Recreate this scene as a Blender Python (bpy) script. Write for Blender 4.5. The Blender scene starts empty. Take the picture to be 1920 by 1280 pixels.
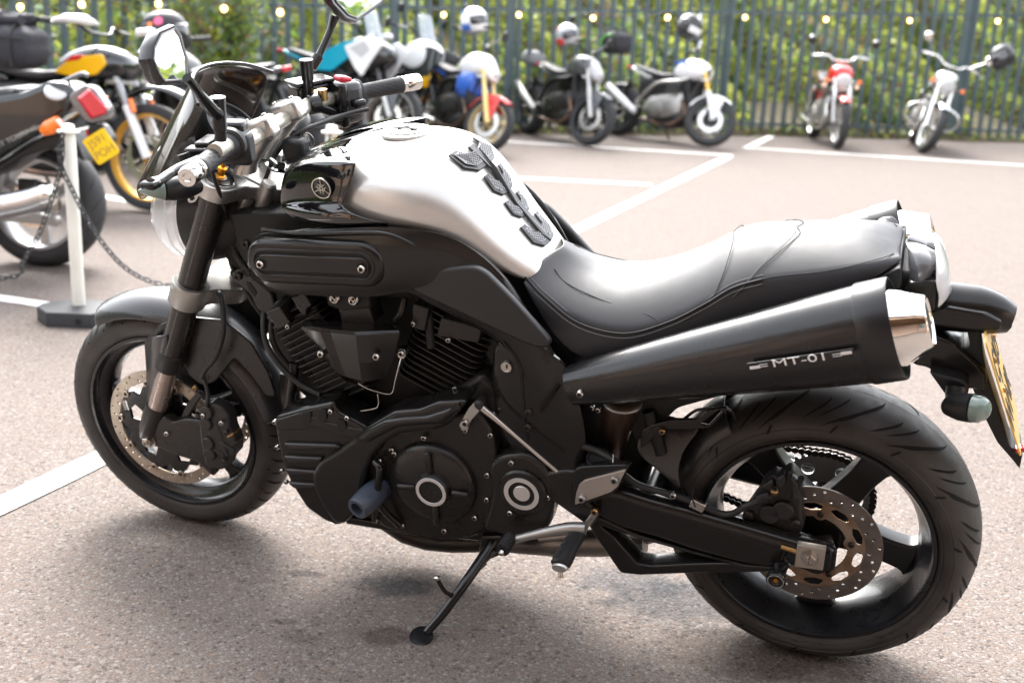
import bpy, bmesh, math, random
from mathutils import Vector, Matrix
import numpy as np
S = bpy.context.scene
COL = S.collection
R = math.radians
random.seed(7)

# ------------------------------------------------------------------ camera
cam = bpy.data.cameras.new('camera')
camo = bpy.data.objects.new('camera', cam)
COL.objects.link(camo)
camo.matrix_world = Matrix.Translation((0, 0, 1.2434)) @ Matrix([[0.9989822, -0.045107, -0.0], [0.0120735, 0.2673924, -0.9635121], [0.0434611, 0.9625314, 0.2676648]]).to_4x4()
cam.sensor_width = 36
cam.lens = 39.4165
cam.clip_end = 400
cam.clip_start = 0.05
cam.dof.use_dof = True
cam.dof.focus_distance = 2.22
cam.dof.aperture_fstop = 3.4
S.camera = camo
# ------------------------------------------------------------------ light
SUN_EL, SUN_AZ = 47, -14      # hazy sun high beyond the fence
W = bpy.data.worlds.new('World')
S.world = W
W.use_nodes = True
nt = W.node_tree
bg = nt.nodes['Background']
sky = nt.nodes.new('ShaderNodeTexSky')
sky.sky_type = 'NISHITA'
sky.sun_disc = False
sky.sun_elevation = R(SUN_EL)
sky.sun_rotation = R(SUN_AZ)
sky.air_density = 1.0
sky.dust_density = 3.0
hs = nt.nodes.new('ShaderNodeHueSaturation')
hs.inputs['Saturation'].default_value = 0.22      # thin overcast: nearly white
nt.links.new(sky.outputs[0], hs.inputs['Color'])
nt.links.new(hs.outputs[0], bg.inputs[0])
bg.inputs[1].default_value = 0.15
sun = bpy.data.lights.new('sun', 'SUN')
sun.energy = 0.85
sun.angle = R(30)
sun.color = (1, .96, .9)
suno = bpy.data.objects.new('sun', sun)
COL.objects.link(suno)
_d = Vector((math.sin(R(SUN_AZ)) * math.cos(R(SUN_EL)), math.cos(R(SUN_AZ)) * math.cos(R(SUN_EL)), math.sin(R(SUN_EL))))
suno.rotation_euler = _d.to_track_quat('Z', 'Y').to_euler()
suno.location = (0, 0, 20)
S.view_settings.view_transform = 'Standard'
S.view_settings.look = 'None'
S.view_settings.gamma = 1
S.view_settings.exposure = 2.66
S.view_settings.use_curve_mapping = False
S.render.engine = 'CYCLES'


# ------------------------------------------------------------------ materials
MATS = {}
def mat(name, col=(.5, .5, .5), rough=.5, metal=0, coat=0, bump=0, bscale=60, var=0, vscale=8, emit=0, trans=0, ior=1.45, alpha=1, col2=None, rvar=0, spec=.5, bdist=.002, detail=4, objc=True):
    if name in MATS: return MATS[name]
    m = bpy.data.materials.new(name); m.use_nodes = True
    n = m.node_tree.nodes; l = m.node_tree.links
    b = n['Principled BSDF']
    b.inputs['Base Color'].default_value = (*col, 1)
    b.inputs['Roughness'].default_value = rough
    b.inputs['Metallic'].default_value = metal
    b.inputs['Coat Weight'].default_value = coat
    b.inputs['Coat Roughness'].default_value = .03
    b.inputs['IOR'].default_value = ior
    b.inputs['Transmission Weight'].default_value = trans
    b.inputs['Specular IOR Level'].default_value = spec
    b.inputs['Alpha'].default_value = alpha
    if emit:
        b.inputs['Emission Color'].default_value = (*col, 1); b.inputs['Emission Strength'].default_value = emit
    tc = n.new('ShaderNodeTexCoord')
    if var or rvar or col2:
        no = n.new('ShaderNodeTexNoise'); no.inputs['Scale'].default_value = vscale; no.inputs['Detail'].default_value = 6
        l.new(tc.outputs['Object'], no.inputs['Vector'])
        if var or col2:
            mx = n.new('ShaderNodeMix'); mx.data_type = 'RGBA'
            c2 = col2 or tuple(min(1, c * (1 + var)) for c in col)
            c1 = col if col2 else tuple(c * (1 - var) for c in col)
            mx.inputs[6].default_value = (*c1, 1); mx.inputs[7].default_value = (*c2, 1)
            mr = n.new('ShaderNodeMapRange'); mr.inputs[1].default_value = .35; mr.inputs[2].default_value = .65
            l.new(no.outputs[0], mr.inputs[0]); l.new(mr.outputs[0], mx.inputs[0]); l.new(mx.outputs[2], b.inputs['Base Color'])
        if rvar:
            n2 = n.new('ShaderNodeTexNoise'); n2.inputs['Scale'].default_value = vscale * 4; n2.inputs['Detail'].default_value = 5
            l.new(tc.outputs['Object'], n2.inputs['Vector'])
            mr = n.new('ShaderNodeMapRange'); mr.inputs[1].default_value = .3; mr.inputs[2].default_value = .7
            mr.inputs[3].default_value = max(.01, rough - rvar); mr.inputs[4].default_value = rough + rvar
            l.new(n2.outputs[0], mr.inputs[0]); l.new(mr.outputs[0], b.inputs['Roughness'])
    if bump:
        n3 = n.new('ShaderNodeTexNoise'); n3.inputs['Scale'].default_value = bscale; n3.inputs['Detail'].default_value = detail
        l.new(tc.outputs['Object'], n3.inputs['Vector'])
        bu = n.new('ShaderNodeBump'); bu.inputs['Strength'].default_value = bump; bu.inputs['Distance'].default_value = bdist
        l.new(n3.outputs[0], bu.inputs['Height']); l.new(bu.outputs[0], b.inputs['Normal'])
    MATS[name] = m
    return m

SATIN = mat('satin_black', (.0105, .0095, .009), .2, rvar=.04, vscale=5, bump=.05, bscale=900, bdist=.0003)
MATTE = mat('cast_black', (.0145, .013, .012), .31, rvar=.07, bump=.35, bscale=700, bdist=.0004)
GLOSS = mat('gloss_black', (.006, .006, .007), .06, coat=1)
PLAST = mat('black_plastic', (.011, .011, .012), .45, rvar=.08, bump=.2, bscale=900, bdist=.0003)
GLOSSP = mat('shiny_black_plastic', (.01, .01, .011), .16, rvar=.04)
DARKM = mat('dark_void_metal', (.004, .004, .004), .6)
SILVER = mat('silver_paint', (.6, .585, .56), .34, .6, coat=.5, rvar=.03, vscale=12)
ALU = mat('brushed_aluminium', (.5, .49, .47), .32, .9, rvar=.08, vscale=10)
ALUD = mat('cast_aluminium', (.38, .37, .355), .42, .85, rvar=.08, bump=.15, bscale=600, bdist=.0003)
CHROME = mat('chrome', (.8, .79, .77), .07, 1, rvar=.02)
STEEL = mat('steel_fastener', (.55, .52, .48), .22, 1, rvar=.06, vscale=90)
HEX = mat('fastener_recess', (.02, .02, .02), .5)
RUBBER = mat('tyre_rubber', (.034, .031, .0295), .52, rvar=.1, var=.3, vscale=14, bump=.25, bscale=300, bdist=.0006)
GROOVE = mat('tread_groove', (.003, .003, .003), .9)
HOSE = mat('rubber_hose', (.018, .018, .018), .5, bump=.2, bscale=400, bdist=.0004)
GRIP = mat('grip_rubber', (.03, .03, .031), .62, bump=.2, bscale=500, bdist=.0004)
LEATH = mat('seat_leather', (.018, .018, .021), .5, spec=.6, bump=.6, bscale=620, bdist=.0005, rvar=.04, detail=3)
SEAM = mat('seam_thread', (.008, .008, .009), .7)
THREAD = mat('grey_stitching', (.16, .16, .17), .7)
DISC = mat('worn_disc_steel', (.22, .19, .17), .4, .75, col2=(.15, .127, .112), vscale=30, rvar=.08)
DISCF = mat('pale_disc_steel', (.42, .36, .29), .36, .75, col2=(.33, .27, .22), vscale=30, rvar=.08)
RUST = mat('rusty_disc_carrier', (.33, .26, .2), .45, .6, col2=(.22, .125, .065), vscale=26, rvar=.1)
HEAT = mat('heat_tinted_steel', (.26, .16, .11), .3, .9, col2=(.09, .075, .07), vscale=7)
SMOKE = mat('smoked_screen', (.022, .014, .01), .03, trans=0, alpha=.8)
GLASS = mat('clear_lens', (.86, .88, .9), .05, alpha=.42, coat=1)
LENSG = mat('pale_green_lens', (.2, .27, .24), .1, alpha=.8, coat=1)
MIRROR = mat('mirror_glass', (.86, .88, .86), .015, 1)
GOLD = mat('orange_anodised', (.75, .3, .03), .25, .9)
BRASS = mat('brass_fitting', (.45, .28, .12), .3, 1)
BLUEG = mat('grey_blue_plastic', (.05, .062, .088), .38, rvar=.06, bump=.2, bscale=300, bdist=.0005)
WHITEP = mat('white_print', (.75, .75, .75), .4)
GREYP = mat('grey_print', (.36, .35, .33), .4)
TYPRINT = mat('raised_tyre_lettering', (.05, .048, .046), .5)
REDP = mat('red_plastic', (.5, .02, .04), .3)
YPLATE = mat('yellow_plate', (.85, .52, .1), .35, coat=.3)
YPLATE2 = mat('bright_yellow_plate', (.85, .55, .01), .35)
PLINK = mat('plate_black', (.03, .03, .03), .5)
ORANGE = mat('orange_lens', (.9, .2, .02), .2, coat=.5)
REDL = mat('red_lens', (.55, .01, .03), .12, coat=1)

# ------------------------------------------------------------------ helpers
def link(o, parent=None):
    COL.objects.link(o)
    if parent is not None: o.parent = parent
    return o

def thing(name, label, cat, M=None, group=None):
    o = bpy.data.objects.new(name, None); COL.objects.link(o)
    o.empty_display_size = .1
    if M is not None: o.matrix_world = M
    o['label'] = label; o['category'] = cat
    if group: o['group'] = group
    return o

def fin(me, mat_, smooth=38):
    if mat_ is not None:
        for m_ in (mat_ if isinstance(mat_, (list, tuple)) else [mat_]): me.materials.append(m_)
    if smooth:
        me.polygons.foreach_set('use_smooth', [True] * len(me.polygons))
        try: me.set_sharp_from_angle(angle=R(smooth))
        except Exception: pass
    me.update()

def both_of(o):
    """the same piece on the other side of the machine"""
    me = o.data.copy()
    me.transform(Matrix.Scale(-1, 4, (0, 1, 0))); me.flip_normals()
    c = o.copy(); c.data = me
    COL.objects.link(c); c.parent = o.parent
    return c

def mk(name, V, F, mat_, parent=None, smooth=38, both=False, subd=0, solid=0, bevel=0, fm=None):
    me = bpy.data.meshes.new(name)
    me.from_pydata([tuple(v) for v in V], [], F)
    fin(me, mat_, smooth)
    if fm: me.polygons.foreach_set('material_index', fm)
    bm = bmesh.new(); bm.from_mesh(me); bmesh.ops.recalc_face_normals(bm, faces=bm.faces); bm.to_mesh(me); bm.free()
    o = bpy.data.objects.new(name, me); link(o, parent)
    if solid:
        s = o.modifiers.new('s', 'SOLIDIFY'); s.thickness = solid; s.offset = -1
    if bevel:
        b = o.modifiers.new('b', 'BEVEL'); b.width = bevel; b.segments = 2; b.limit_method = 'ANGLE'; b.angle_limit = R(35)
    if subd:
        s = o.modifiers.new('d', 'SUBSURF'); s.levels = subd; s.render_levels = subd
    if both: both_of(o)
    return o

def cr(P, n=6, closed=False):
    """Catmull-Rom through the points"""
    P = [Vector(p) for p in P]
    if len(P) < 3 and not closed: return P
    out = []; N = len(P); seg = N if closed else N - 1
    for i in range(seg):
        if closed: a, b, c, d = P[i - 1], P[i], P[(i + 1) % N], P[(i + 2) % N]
        else:
            b, c = P[i], P[i + 1]
            a = P[i - 1] if i else b * 2 - c
            d = P[i + 2] if i + 2 < N else c * 2 - b
        for k in range(n):
            t = k / n
            out.append(.5 * ((2 * b) + (c - a) * t + (2 * a - 5 * b + 4 * c - d) * t * t + (3 * b - a - 3 * c + d) * t ** 3))
    if not closed: out.append(P[-1])
    return out

def rnd(loop, r=.008, n=4):
    """round the corners of a closed 2D outline"""
    P = [Vector(p) for p in loop]; out = []; N = len(P)
    for i in range(N):
        a, b, c = P[i - 1], P[i], P[(i + 1) % N]
        u, v = a - b, c - b
        if u.length < 1e-6 or v.length < 1e-6: out.append(b); continue
        d = min(r, u.length * .45, v.length * .45)
        p, q = b + u.normalized() * d, b + v.normalized() * d
        for k in range(n + 1):
            t = k / n
            out.append(p * (1 - t) ** 2 + b * 2 * t * (1 - t) + q * t * t)
    return out

def circ(c, r, n=24, a0=0, rz=None):
    rz = rz or r
    return [(c[0] + r * math.cos(a0 + 2 * math.pi * k / n), c[1] + rz * math.sin(a0 + 2 * math.pi * k / n)) for k in range(n)]

def plate(name, y0, y1, loops, mat_, parent=None, bevel=.0015, both=False, smooth=30, res=2, M=None):
    """flat piece cut to an outline (with holes), lying in the x-z plane between y0 and y1"""
    if not isinstance(loops[0][0], (list, tuple, Vector)): loops = [loops]
    cu = bpy.data.curves.new(name, 'CURVE'); cu.dimensions = '2D'; cu.fill_mode = 'BOTH'
    t = abs(y1 - y0) / 2
    bv = min(bevel, t * .98)
    cu.extrude = t - bv; cu.bevel_depth = bv; cu.bevel_resolution = res; cu.offset = -bv
    for lp in loops:
        sp = cu.splines.new('POLY'); sp.points.add(len(lp) - 1)
        for k, p in enumerate(lp): sp.points[k].co = (p[0], p[1], 0, 1)
        sp.use_cyclic_u = True
    tmp = bpy.data.objects.new('tmp', cu); COL.objects.link(tmp)
    dg = bpy.context.evaluated_depsgraph_get(); dg.update()
    me = bpy.data.meshes.new_from_object(tmp.evaluated_get(dg))
    bpy.data.objects.remove(tmp); bpy.data.curves.remove(cu)
    me.name = name
    me.transform(Matrix(((1, 0, 0, 0), (0, 0, -1, (y0 + y1) / 2), (0, 1, 0, 0), (0, 0, 0, 1))))
    if M is not None: me.transform(M)
    me.materials.clear()
    fin(me, mat_, smooth)
    o = bpy.data.objects.new(name, me); link(o, parent)
    if both: both_of(o)
    return o

def ringmesh(rings, closed=True, cap=True):
    n = len(rings[0]); V = [v for r in rings for v in r]; F = []
    for i in range(len(rings) - 1):
        for k in range(n if closed else n - 1):
            a = i * n + k; b = i * n + (k + 1) % n
            F.append((a, b, b + n, a + n))
    if cap and closed:
        F.append(tuple(range(n - 1, -1, -1))); F.append(tuple(range((len(rings) - 1) * n, len(rings) * n)))
    return V, F

def loft(name, rings, mat_, parent=None, cap=True, closed=True, **k):
    V, F = ringmesh(rings, closed, cap)
    return mk(name, V, F, mat_, parent, **k)

def frames(P):
    T = []
    for i in range(len(P)):
        a = P[max(0, i - 1)]; b = P[min(len(P) - 1, i + 1)]; T.append((b - a).normalized())
    u = T[0].orthogonal().normalized(); out = []
    for t in T:
        u = (u - t * u.dot(t))
        u = u.normalized() if u.length > 1e-6 else t.orthogonal().normalized()
        out.append((u.copy(), t.cross(u)))
    return out

def tube_vf(pts, r, n=10, sm=5, cap=True):
    P = cr(pts, sm) if sm > 1 and len(pts) > 2 else [Vector(p) for p in pts]
    m = len(P)
    def rad(i):
        if not isinstance(r, (list, tuple)): return r
        t = i / (m - 1) * (len(r) - 1); a = int(min(t, len(r) - 2)); return r[a] + (r[a + 1] - r[a]) * (t - a)
    fr = frames(P); rings = []
    for i, p in enumerate(P):
        u, v = fr[i]; rr = rad(i)
        rings.append([p + u * rr * math.cos(2 * math.pi * k / n) + v * rr * math.sin(2 * math.pi * k / n) for k in range(n)])
    return ringmesh(rings, True, cap)

def tube(name, pts, r, mat_, parent=None, n=10, sm=5, **k):
    V, F = tube_vf(pts, r, n, sm)
    return mk(name, V, F, mat_, parent, **k)

def lathe_vf(prof, o=(0, 0, 0), axis=(0, 1, 0), n=32, closed=False, up=None):
    """prof: (distance along the axis, radius)"""
    ax = Vector(axis).normalized(); u = (Vector(up) if up else ax.orthogonal()).normalized(); v = ax.cross(u); o = Vector(o)
    rings = [[o + ax * a + (u * math.cos(2 * math.pi * k / n) + v * math.sin(2 * math.pi * k / n)) * max(r, 1e-5) for k in range(n)] for a, r in prof]
    if closed: rings.append(rings[0])
    return ringmesh(rings, True, not closed)

def lathe(name, prof, o, axis, mat_, parent=None, n=32, closed=False, **k):
    V, F = lathe_vf(prof, o, axis, n, closed)
    ob = mk(name, V, F, mat_, parent, **k)
    return ob

def boxvf(c, s, M=None, taper=1):
    V = []
    for z in (-1, 1):
        for y in (-1, 1):
            for x in (-1, 1):
                t = taper if z > 0 else 1
                v = Vector((x * s[0] / 2 * t, y * s[1] / 2 * t, z * s[2] / 2))
                if M is not None: v = M @ v
                V.append(Vector(c) + v)
    return V, [(0, 2, 3, 1), (4, 5, 7, 6), (0, 1, 5, 4), (2, 6, 7, 3), (0, 4, 6, 2), (1, 3, 7, 5)]

def box(name, c, s, mat_, parent=None, M=None, bevel=.003, taper=1, **k):
    V, F = boxvf(c, s, M, taper)
    return mk(name, V, F, mat_, parent, bevel=bevel, **k)

def join(parts):
    V = []; F = []
    for v, f in parts:
        b = len(V); V += list(v); F += [tuple(i + b for i in q) for q in f]
    return V, F

def grid(name, rows, mat_, parent=None, solid=.003, subd=2, both=False, mirror=False, smooth=60, **k):
    """surface through rows of points; mirror=True joins it to its own reflection across y=0"""
    if mirror:
        n = []
        for rw in rows:
            rw = [Vector(p) for p in rw]
            ref = [Vector((p.x, -p.y, p.z)) for p in rw]
            n.append(list(reversed(rw)) + (ref[1:] if abs(rw[0].y) < 1e-6 else ref))
        rows = n
    V, F = ringmesh([[Vector(p) for p in rw] for rw in rows], False, False)
    return mk(name, V, F, mat_, parent, smooth=smooth, solid=solid, subd=subd, both=both, **k)

def resamp(P, n):
    P = [Vector(p) for p in P]; L = [0]
    for a, b in zip(P, P[1:]): L.append(L[-1] + (b - a).length)
    out = []; j = 0
    for i in range(n):
        t = L[-1] * i / (n - 1)
        while j < len(P) - 2 and L[j + 1] < t: j += 1
        d = L[j + 1] - L[j]
        out.append(P[j].lerp(P[j + 1], (t - L[j]) / d if d else 0))
    return out

def panel(name, A, B, mat_, parent=None, n=28, m=8, bulge=.01, solid=.006, power=.6, smooth_in=6, both=False, smooth=50, lip=.008):
    """body panel between two edge lines, swelling outwards between them, edges rolled in"""
    A = resamp(cr(A, smooth_in), n); B = resamp(cr(B, smooth_in), n)
    s = 1 if sum(p[1] for p in A) > 0 else -1
    rows = []
    for j in range(m + 1):
        v = j / m; f = math.sin(math.pi * v) ** power if 0 < v < 1 else 0
        rows.append([a.lerp(b, v) + Vector((0, s * bulge * f, 0)) for a, b in zip(A, B)])
    rows.insert(0, [p - Vector((0, s * lip, 0)) for p in rows[0]])
    rows.append([p - Vector((0, s * lip, 0)) for p in rows[-1]])
    V, F = ringmesh(rows, False, False)
    return mk(name, V, F, mat_, parent, smooth=smooth, solid=solid, both=both)

_bolt = {}
def bolt(parent, p, r=.006, d=(0, 1, 0), mat_=None, name='bolt', kind='hex'):
    """cap screw: domed head with a socket; all share mesh data"""
    mat_ = mat_ or STEEL
    key = (round(r, 4), mat_.name, kind)
    if key not in _bolt:
        if kind == 'nut':
            V, F = lathe_vf([(-r * .2, r * 1.5), (0, r * 1.5), (.0001, r * 1.5)], n=20)
            V2, F2 = lathe_vf([(0, r * 1.12), (r * .8, r * 1.12), (r * .95, r * .9)], n=6)
            V3, F3 = lathe_vf([(r * .5, r * .55), (r * 1.3, r * .55), (r * 1.3, r * .38), (r * .9, r * .36)], n=14)
            V, F = join([(V, F), (V2, F2), (V3, F3)]); fm = [0] * len(F)
        else:
            V, F = lathe_vf([(-r * .6, r), (r * .45, r), (r * .75, r * .82), (r * .8, r * .55), (r * .35, r * .45)], n=18)
            fm = [0] * len(F); fm[-1] = 1
            for k in range(3 * 18, 4 * 18): fm[k] = 1
        me = bpy.data.meshes.new(name); me.from_pydata([tuple(v) for v in V], [], F); fin(me, [mat_, HEX], 30)
        me.polygons.foreach_set('material_index', fm)
        _bolt[key] = me
    o = bpy.data.objects.new(name, _bolt[key]); link(o, parent)
    o.location = p; o.rotation_euler = Vector(d).to_track_quat('Y', 'Z').to_euler()
    return o

def text_mesh(s, size, depth=.0006):
    cu = bpy.data.curves.new('t', 'FONT'); cu.body = s; cu.size = size; cu.extrude = depth;  cu.align_x = 'CENTER'; cu.align_y = 'CENTER'
    tmp = bpy.data.objects.new('tmp', cu); COL.objects.link(tmp)
    dg = bpy.context.evaluated_depsgraph_get(); dg.update()
    me = bpy.data.meshes.new_from_object(tmp.evaluated_get(dg))
    bpy.data.objects.remove(tmp); bpy.data.curves.remove(cu)
    return me

def text_at(name, s, size, o, xdir, up, mat_, parent=None, depth=.0006, sx=1):
    me = text_mesh(s, size, depth)
    x = Vector(xdir).normalized(); u = Vector(up); u = (u - x * u.dot(x)).normalized(); n = x.cross(u)
    me.transform(Matrix(((x.x * sx, u.x, n.x, o[0]), (x.y * sx, u.y, n.y, o[1]), (x.z * sx, u.z, n.z, o[2]), (0, 0, 0, 1))))
    me.materials.clear(); me.materials.append(mat_)
    ob = bpy.data.objects.new(name, me); return link(ob, parent)

def arc_text(name, s, size, c, rad, y, a_mid, step, mat_, parent, depth=.0008, cone=.0):
    """lettering round a wheel's left side, read from outside, tops towards the rim"""
    bms = []; n = len(s)
    allV = []; allF = []
    for i, chr_ in enumerate(s):
        if chr_ == ' ': continue
        me = text_mesh(chr_, size, depth)
        a = a_mid + (i - (n - 1) / 2) * step
        rd = Vector((math.cos(a), 0, math.sin(a)))
        up = rd; x = Vector((-math.sin(a), 0, math.cos(a)))
        M = Matrix(((x.x, up.x, 0, c[0] + rd.x * rad), (0, cone, 1, y), (x.z, up.z, 0, c[1] + rd.z * rad), (0, 0, 0, 1)))
        b = len(allV)
        allV += [M @ v.co for v in me.vertices]; allF += [tuple(j + b for j in p.vertices) for p in me.polygons]
        bpy.data.meshes.remove(me)
    return mk(name, allV, allF, mat_, parent, smooth=0)

# ================================================================== SETTING
def structure(o): o['kind'] = 'structure'; return o

def ground_mat():
    m = bpy.data.materials.new('worn_asphalt'); m.use_nodes = True
    n = m.node_tree.nodes; l = m.node_tree.links; b = n['Principled BSDF']
    tc = n.new('ShaderNodeTexCoord')
    def noise(s, d=6, dist=0):
        q = n.new('ShaderNodeTexNoise'); q.inputs['Scale'].default_value = s; q.inputs['Detail'].default_value = d; q.inputs['Distortion'].default_value = dist
        l.new(tc.outputs['Object'], q.inputs['Vector']); return q.outputs[0]
    def ramp(src, a, c, lo=0., hi=1.):
        q = n.new('ShaderNodeMapRange'); q.inputs[1].default_value = a; q.inputs[2].default_value = c; q.inputs[3].default_value = lo; q.inputs[4].default_value = hi
        l.new(src, q.inputs[0]); return q.outputs[0]
    def mix(f, A, B, mode='MIX'):
        q = n.new('ShaderNodeMix'); q.data_type = 'RGBA'; q.blend_type = mode
        if isinstance(f, float): q.inputs[0].default_value = f
        else: l.new(f, q.inputs[0])
        for i, x in ((6, A), (7, B)):
            if isinstance(x, tuple): q.inputs[i].default_value = (*x, 1)
            else: l.new(x, q.inputs[i])
        return q.outputs[2]
    vo = n.new('ShaderNodeTexVoronoi'); vo.inputs['Scale'].default_value = 135; l.new(tc.outputs['Object'], vo.inputs['Vector'])
    vo2 = n.new('ShaderNodeTexVoronoi'); vo2.inputs['Scale'].default_value = 300; l.new(tc.outputs['Object'], vo2.inputs['Vector'])
    sp = n.new('ShaderNodeSeparateColor'); l.new(vo.outputs['Color'], sp.inputs[0])
    sp2 = n.new('ShaderNodeSeparateColor'); l.new(vo2.outputs['Color'], sp2.inputs[0])
    base = mix(ramp(noise(1.3), .35, .65), (.146, .119, .105), (.178, .152, .138))
    base = mix(ramp(noise(9, 5), .3, .7), base, (.135, .103, .088))
    base = mix(ramp(noise(190, 3), .38, .62), base, (.1, .079, .068))
    base = mix(ramp(noise(420, 2), .52, .66), base, (.215, .19, .172))
    chips = mix(ramp(sp2.outputs[0], .72, .8), base, (.185, .161, .146))
    chips = mix(ramp(sp.outputs[0], .86, .9), chips, (.21, .187, .173))
    chips = mix(ramp(sp.outputs[1], .91, .94), chips, (.08, .067, .062))
    chips = mix(ramp(sp.outputs[2], .93, .95), chips, (.17, .125, .1))
    gaps = ramp(vo.outputs['Distance'], .3, .65, 0., .3)
    chips = mix(gaps, chips, (.08, .064, .055))
    # damp and oily patches with shapes of their own
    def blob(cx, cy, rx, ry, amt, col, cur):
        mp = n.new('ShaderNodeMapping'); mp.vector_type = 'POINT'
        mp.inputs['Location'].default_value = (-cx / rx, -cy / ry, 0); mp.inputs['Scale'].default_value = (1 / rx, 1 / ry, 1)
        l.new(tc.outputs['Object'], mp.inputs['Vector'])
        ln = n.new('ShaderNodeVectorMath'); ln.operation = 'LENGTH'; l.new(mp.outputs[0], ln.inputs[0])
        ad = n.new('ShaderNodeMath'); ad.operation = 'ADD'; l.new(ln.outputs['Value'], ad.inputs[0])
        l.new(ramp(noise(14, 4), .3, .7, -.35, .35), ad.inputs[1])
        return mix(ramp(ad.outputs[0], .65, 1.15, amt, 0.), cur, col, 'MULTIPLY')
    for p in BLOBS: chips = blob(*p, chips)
    l.new(chips, b.inputs['Base Color'])
    l.new(ramp(noise(60), .3, .7, .75, .98), b.inputs['Roughness']); b.inputs['Specular IOR Level'].default_value = .2
    hgt = n.new('ShaderNodeMath'); hgt.operation = 'SUBTRACT'
    l.new(noise(120, 4), hgt.inputs[0]); l.new(vo.outputs['Distance'], hgt.inputs[1])
    bu = n.new('ShaderNodeBump'); bu.inputs['Strength'].default_value = .7; bu.inputs['Distance'].default_value = .0028
    l.new(hgt.outputs[0], bu.inputs['Height']); l.new(bu.outputs[0], b.inputs['Normal'])
    return m
_g = lambda q: (q[0], q[1])
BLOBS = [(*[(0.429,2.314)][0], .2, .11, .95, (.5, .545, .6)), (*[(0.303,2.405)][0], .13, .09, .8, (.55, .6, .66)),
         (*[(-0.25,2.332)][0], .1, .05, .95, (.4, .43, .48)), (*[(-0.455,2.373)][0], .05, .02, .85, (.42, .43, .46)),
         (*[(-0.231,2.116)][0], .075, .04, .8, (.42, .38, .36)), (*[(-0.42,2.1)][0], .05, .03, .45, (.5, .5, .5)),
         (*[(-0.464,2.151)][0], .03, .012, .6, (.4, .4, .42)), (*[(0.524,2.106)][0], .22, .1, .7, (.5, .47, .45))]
GM = ground_mat()
structure(mk('ground', [(-90, -60, 0), (90, -60, 0), (90, 120, 0), (-90, 120, 0)], [(0, 1, 2, 3)], GM))
LINE = mat('worn_road_paint', (.66, .65, .63), .6, col2=(.86, .85, .83), vscale=20, bump=.6, bscale=160, bdist=.003)
_n, _l = LINE.node_tree.nodes, LINE.node_tree.links
_a = _n.new('ShaderNodeTexNoise'); _a.inputs['Scale'].default_value = 55; _a.inputs['Detail'].default_value = 8; _a.inputs['Roughness'].default_value = .7
_l.new(_n['Texture Coordinate'].outputs['Object'], _a.inputs['Vector'])
_r = _n.new('ShaderNodeMapRange'); _r.inputs[1].default_value = .57; _r.inputs[2].default_value = .64; _l.new(_a.outputs[0], _r.inputs[0])
_m = _n.new('ShaderNodeMix'); _m.data_type = 'RGBA'; _m.inputs[7].default_value = (.2, .17, .155, 1)
_l.new(_n['Principled BSDF'].inputs['Base Color'].links[0].from_socket, _m.inputs[6]); _l.new(_r.outputs[0], _m.inputs[0]); _l.new(_m.outputs[2], _n['Principled BSDF'].inputs['Base Color'])

def road_line(pts):
    return structure(mk('painted_line', [(x, y, .004) for x, y in pts], [tuple(range(len(pts)))], LINE))
def long_line(a, b, w):
    a, b = Vector(a), Vector(b); d = (b - a).normalized(); s = Vector((-d.y, d.x)) * w / 2
    N = 40; up = []; dn = []
    for i in range(N + 1):
        p = a.lerp(b, i / N); j = random.uniform(-.003, .003); k = random.uniform(-.003, .003)
        up.append(p + s * (1 + j / w * 2)); dn.append(p - s * (1 + k / w * 2))
    return road_line(up + dn[::-1])
_a, _b = [(-1.302,2.66),(2.287,12.451)]
_d = (Vector(_b) - Vector(_a)).normalized()
long_line(Vector(_a) - _d * 1.6, _b, .095)
long_line(*[(-3.162,5.112),(-0.539,4.198)], .085)
long_line(*[(-0.227,9.787),(1.148,9.729)], .1)
long_line(*[(-1.728,13.249),(2.359,12.589)], .1)
long_line(*[(2.661,13.605),(7.812,12.519)], .1)
long_line(*[(2.677,13.486),(3.385,15.431)], .1)
long_line(*[(-3.093,7.868),(-2.565,7.547)], .1)

# ---- strip of soil and the bank behind the fence
SOIL = mat('leaf_litter_soil', (.05, .038, .022), .95, col2=(.09, .075, .035), vscale=9, bump=.8, bscale=30, bdist=.03)
FP = [(-9.5, 8.6), *[(-4.529,10.109),(-3.053,12.067),(-0.051,14.172),(3.374,15.585),(7.234,16.407)], (17.5, 20.5)]
FP = [tuple(p) for p in FP]
def fence_xy(t):
    """point on the fence line, t metres from its left end"""
    for a, b in zip(FP, FP[1:]):
        d = math.dist(a, b)
        if t <= d: return Vector(a).lerp(Vector(b), t / d), (Vector(b) - Vector(a)).normalized()
        t -= d
    return Vector(FP[-1]), (Vector(FP[-1]) - Vector(FP[-2])).normalized()
FL = sum(math.dist(a, b) for a, b in zip(FP, FP[1:]))
rows = []
for off, z in ((-.12, .006), (0, .05), (.5, .12), (1.6, .42), (3.2, 1.35), (5.4, 2.7), (8, 4.2), (9.5, 4.8)):
    rw = []
    for i in range(60):
        p, d = fence_xy(FL * i / 59); nrm = Vector((-d.y, d.x))
        q = p + nrm * (off + random.uniform(-.04, .04)); rw.append((q.x, q.y, z + (random.uniform(-.02, .08) if z > .01 else 0)))
    rows.append(rw)
V, F = ringmesh(rows, False, False)
structure(mk('earth_bank', V, F, SOIL))

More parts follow.
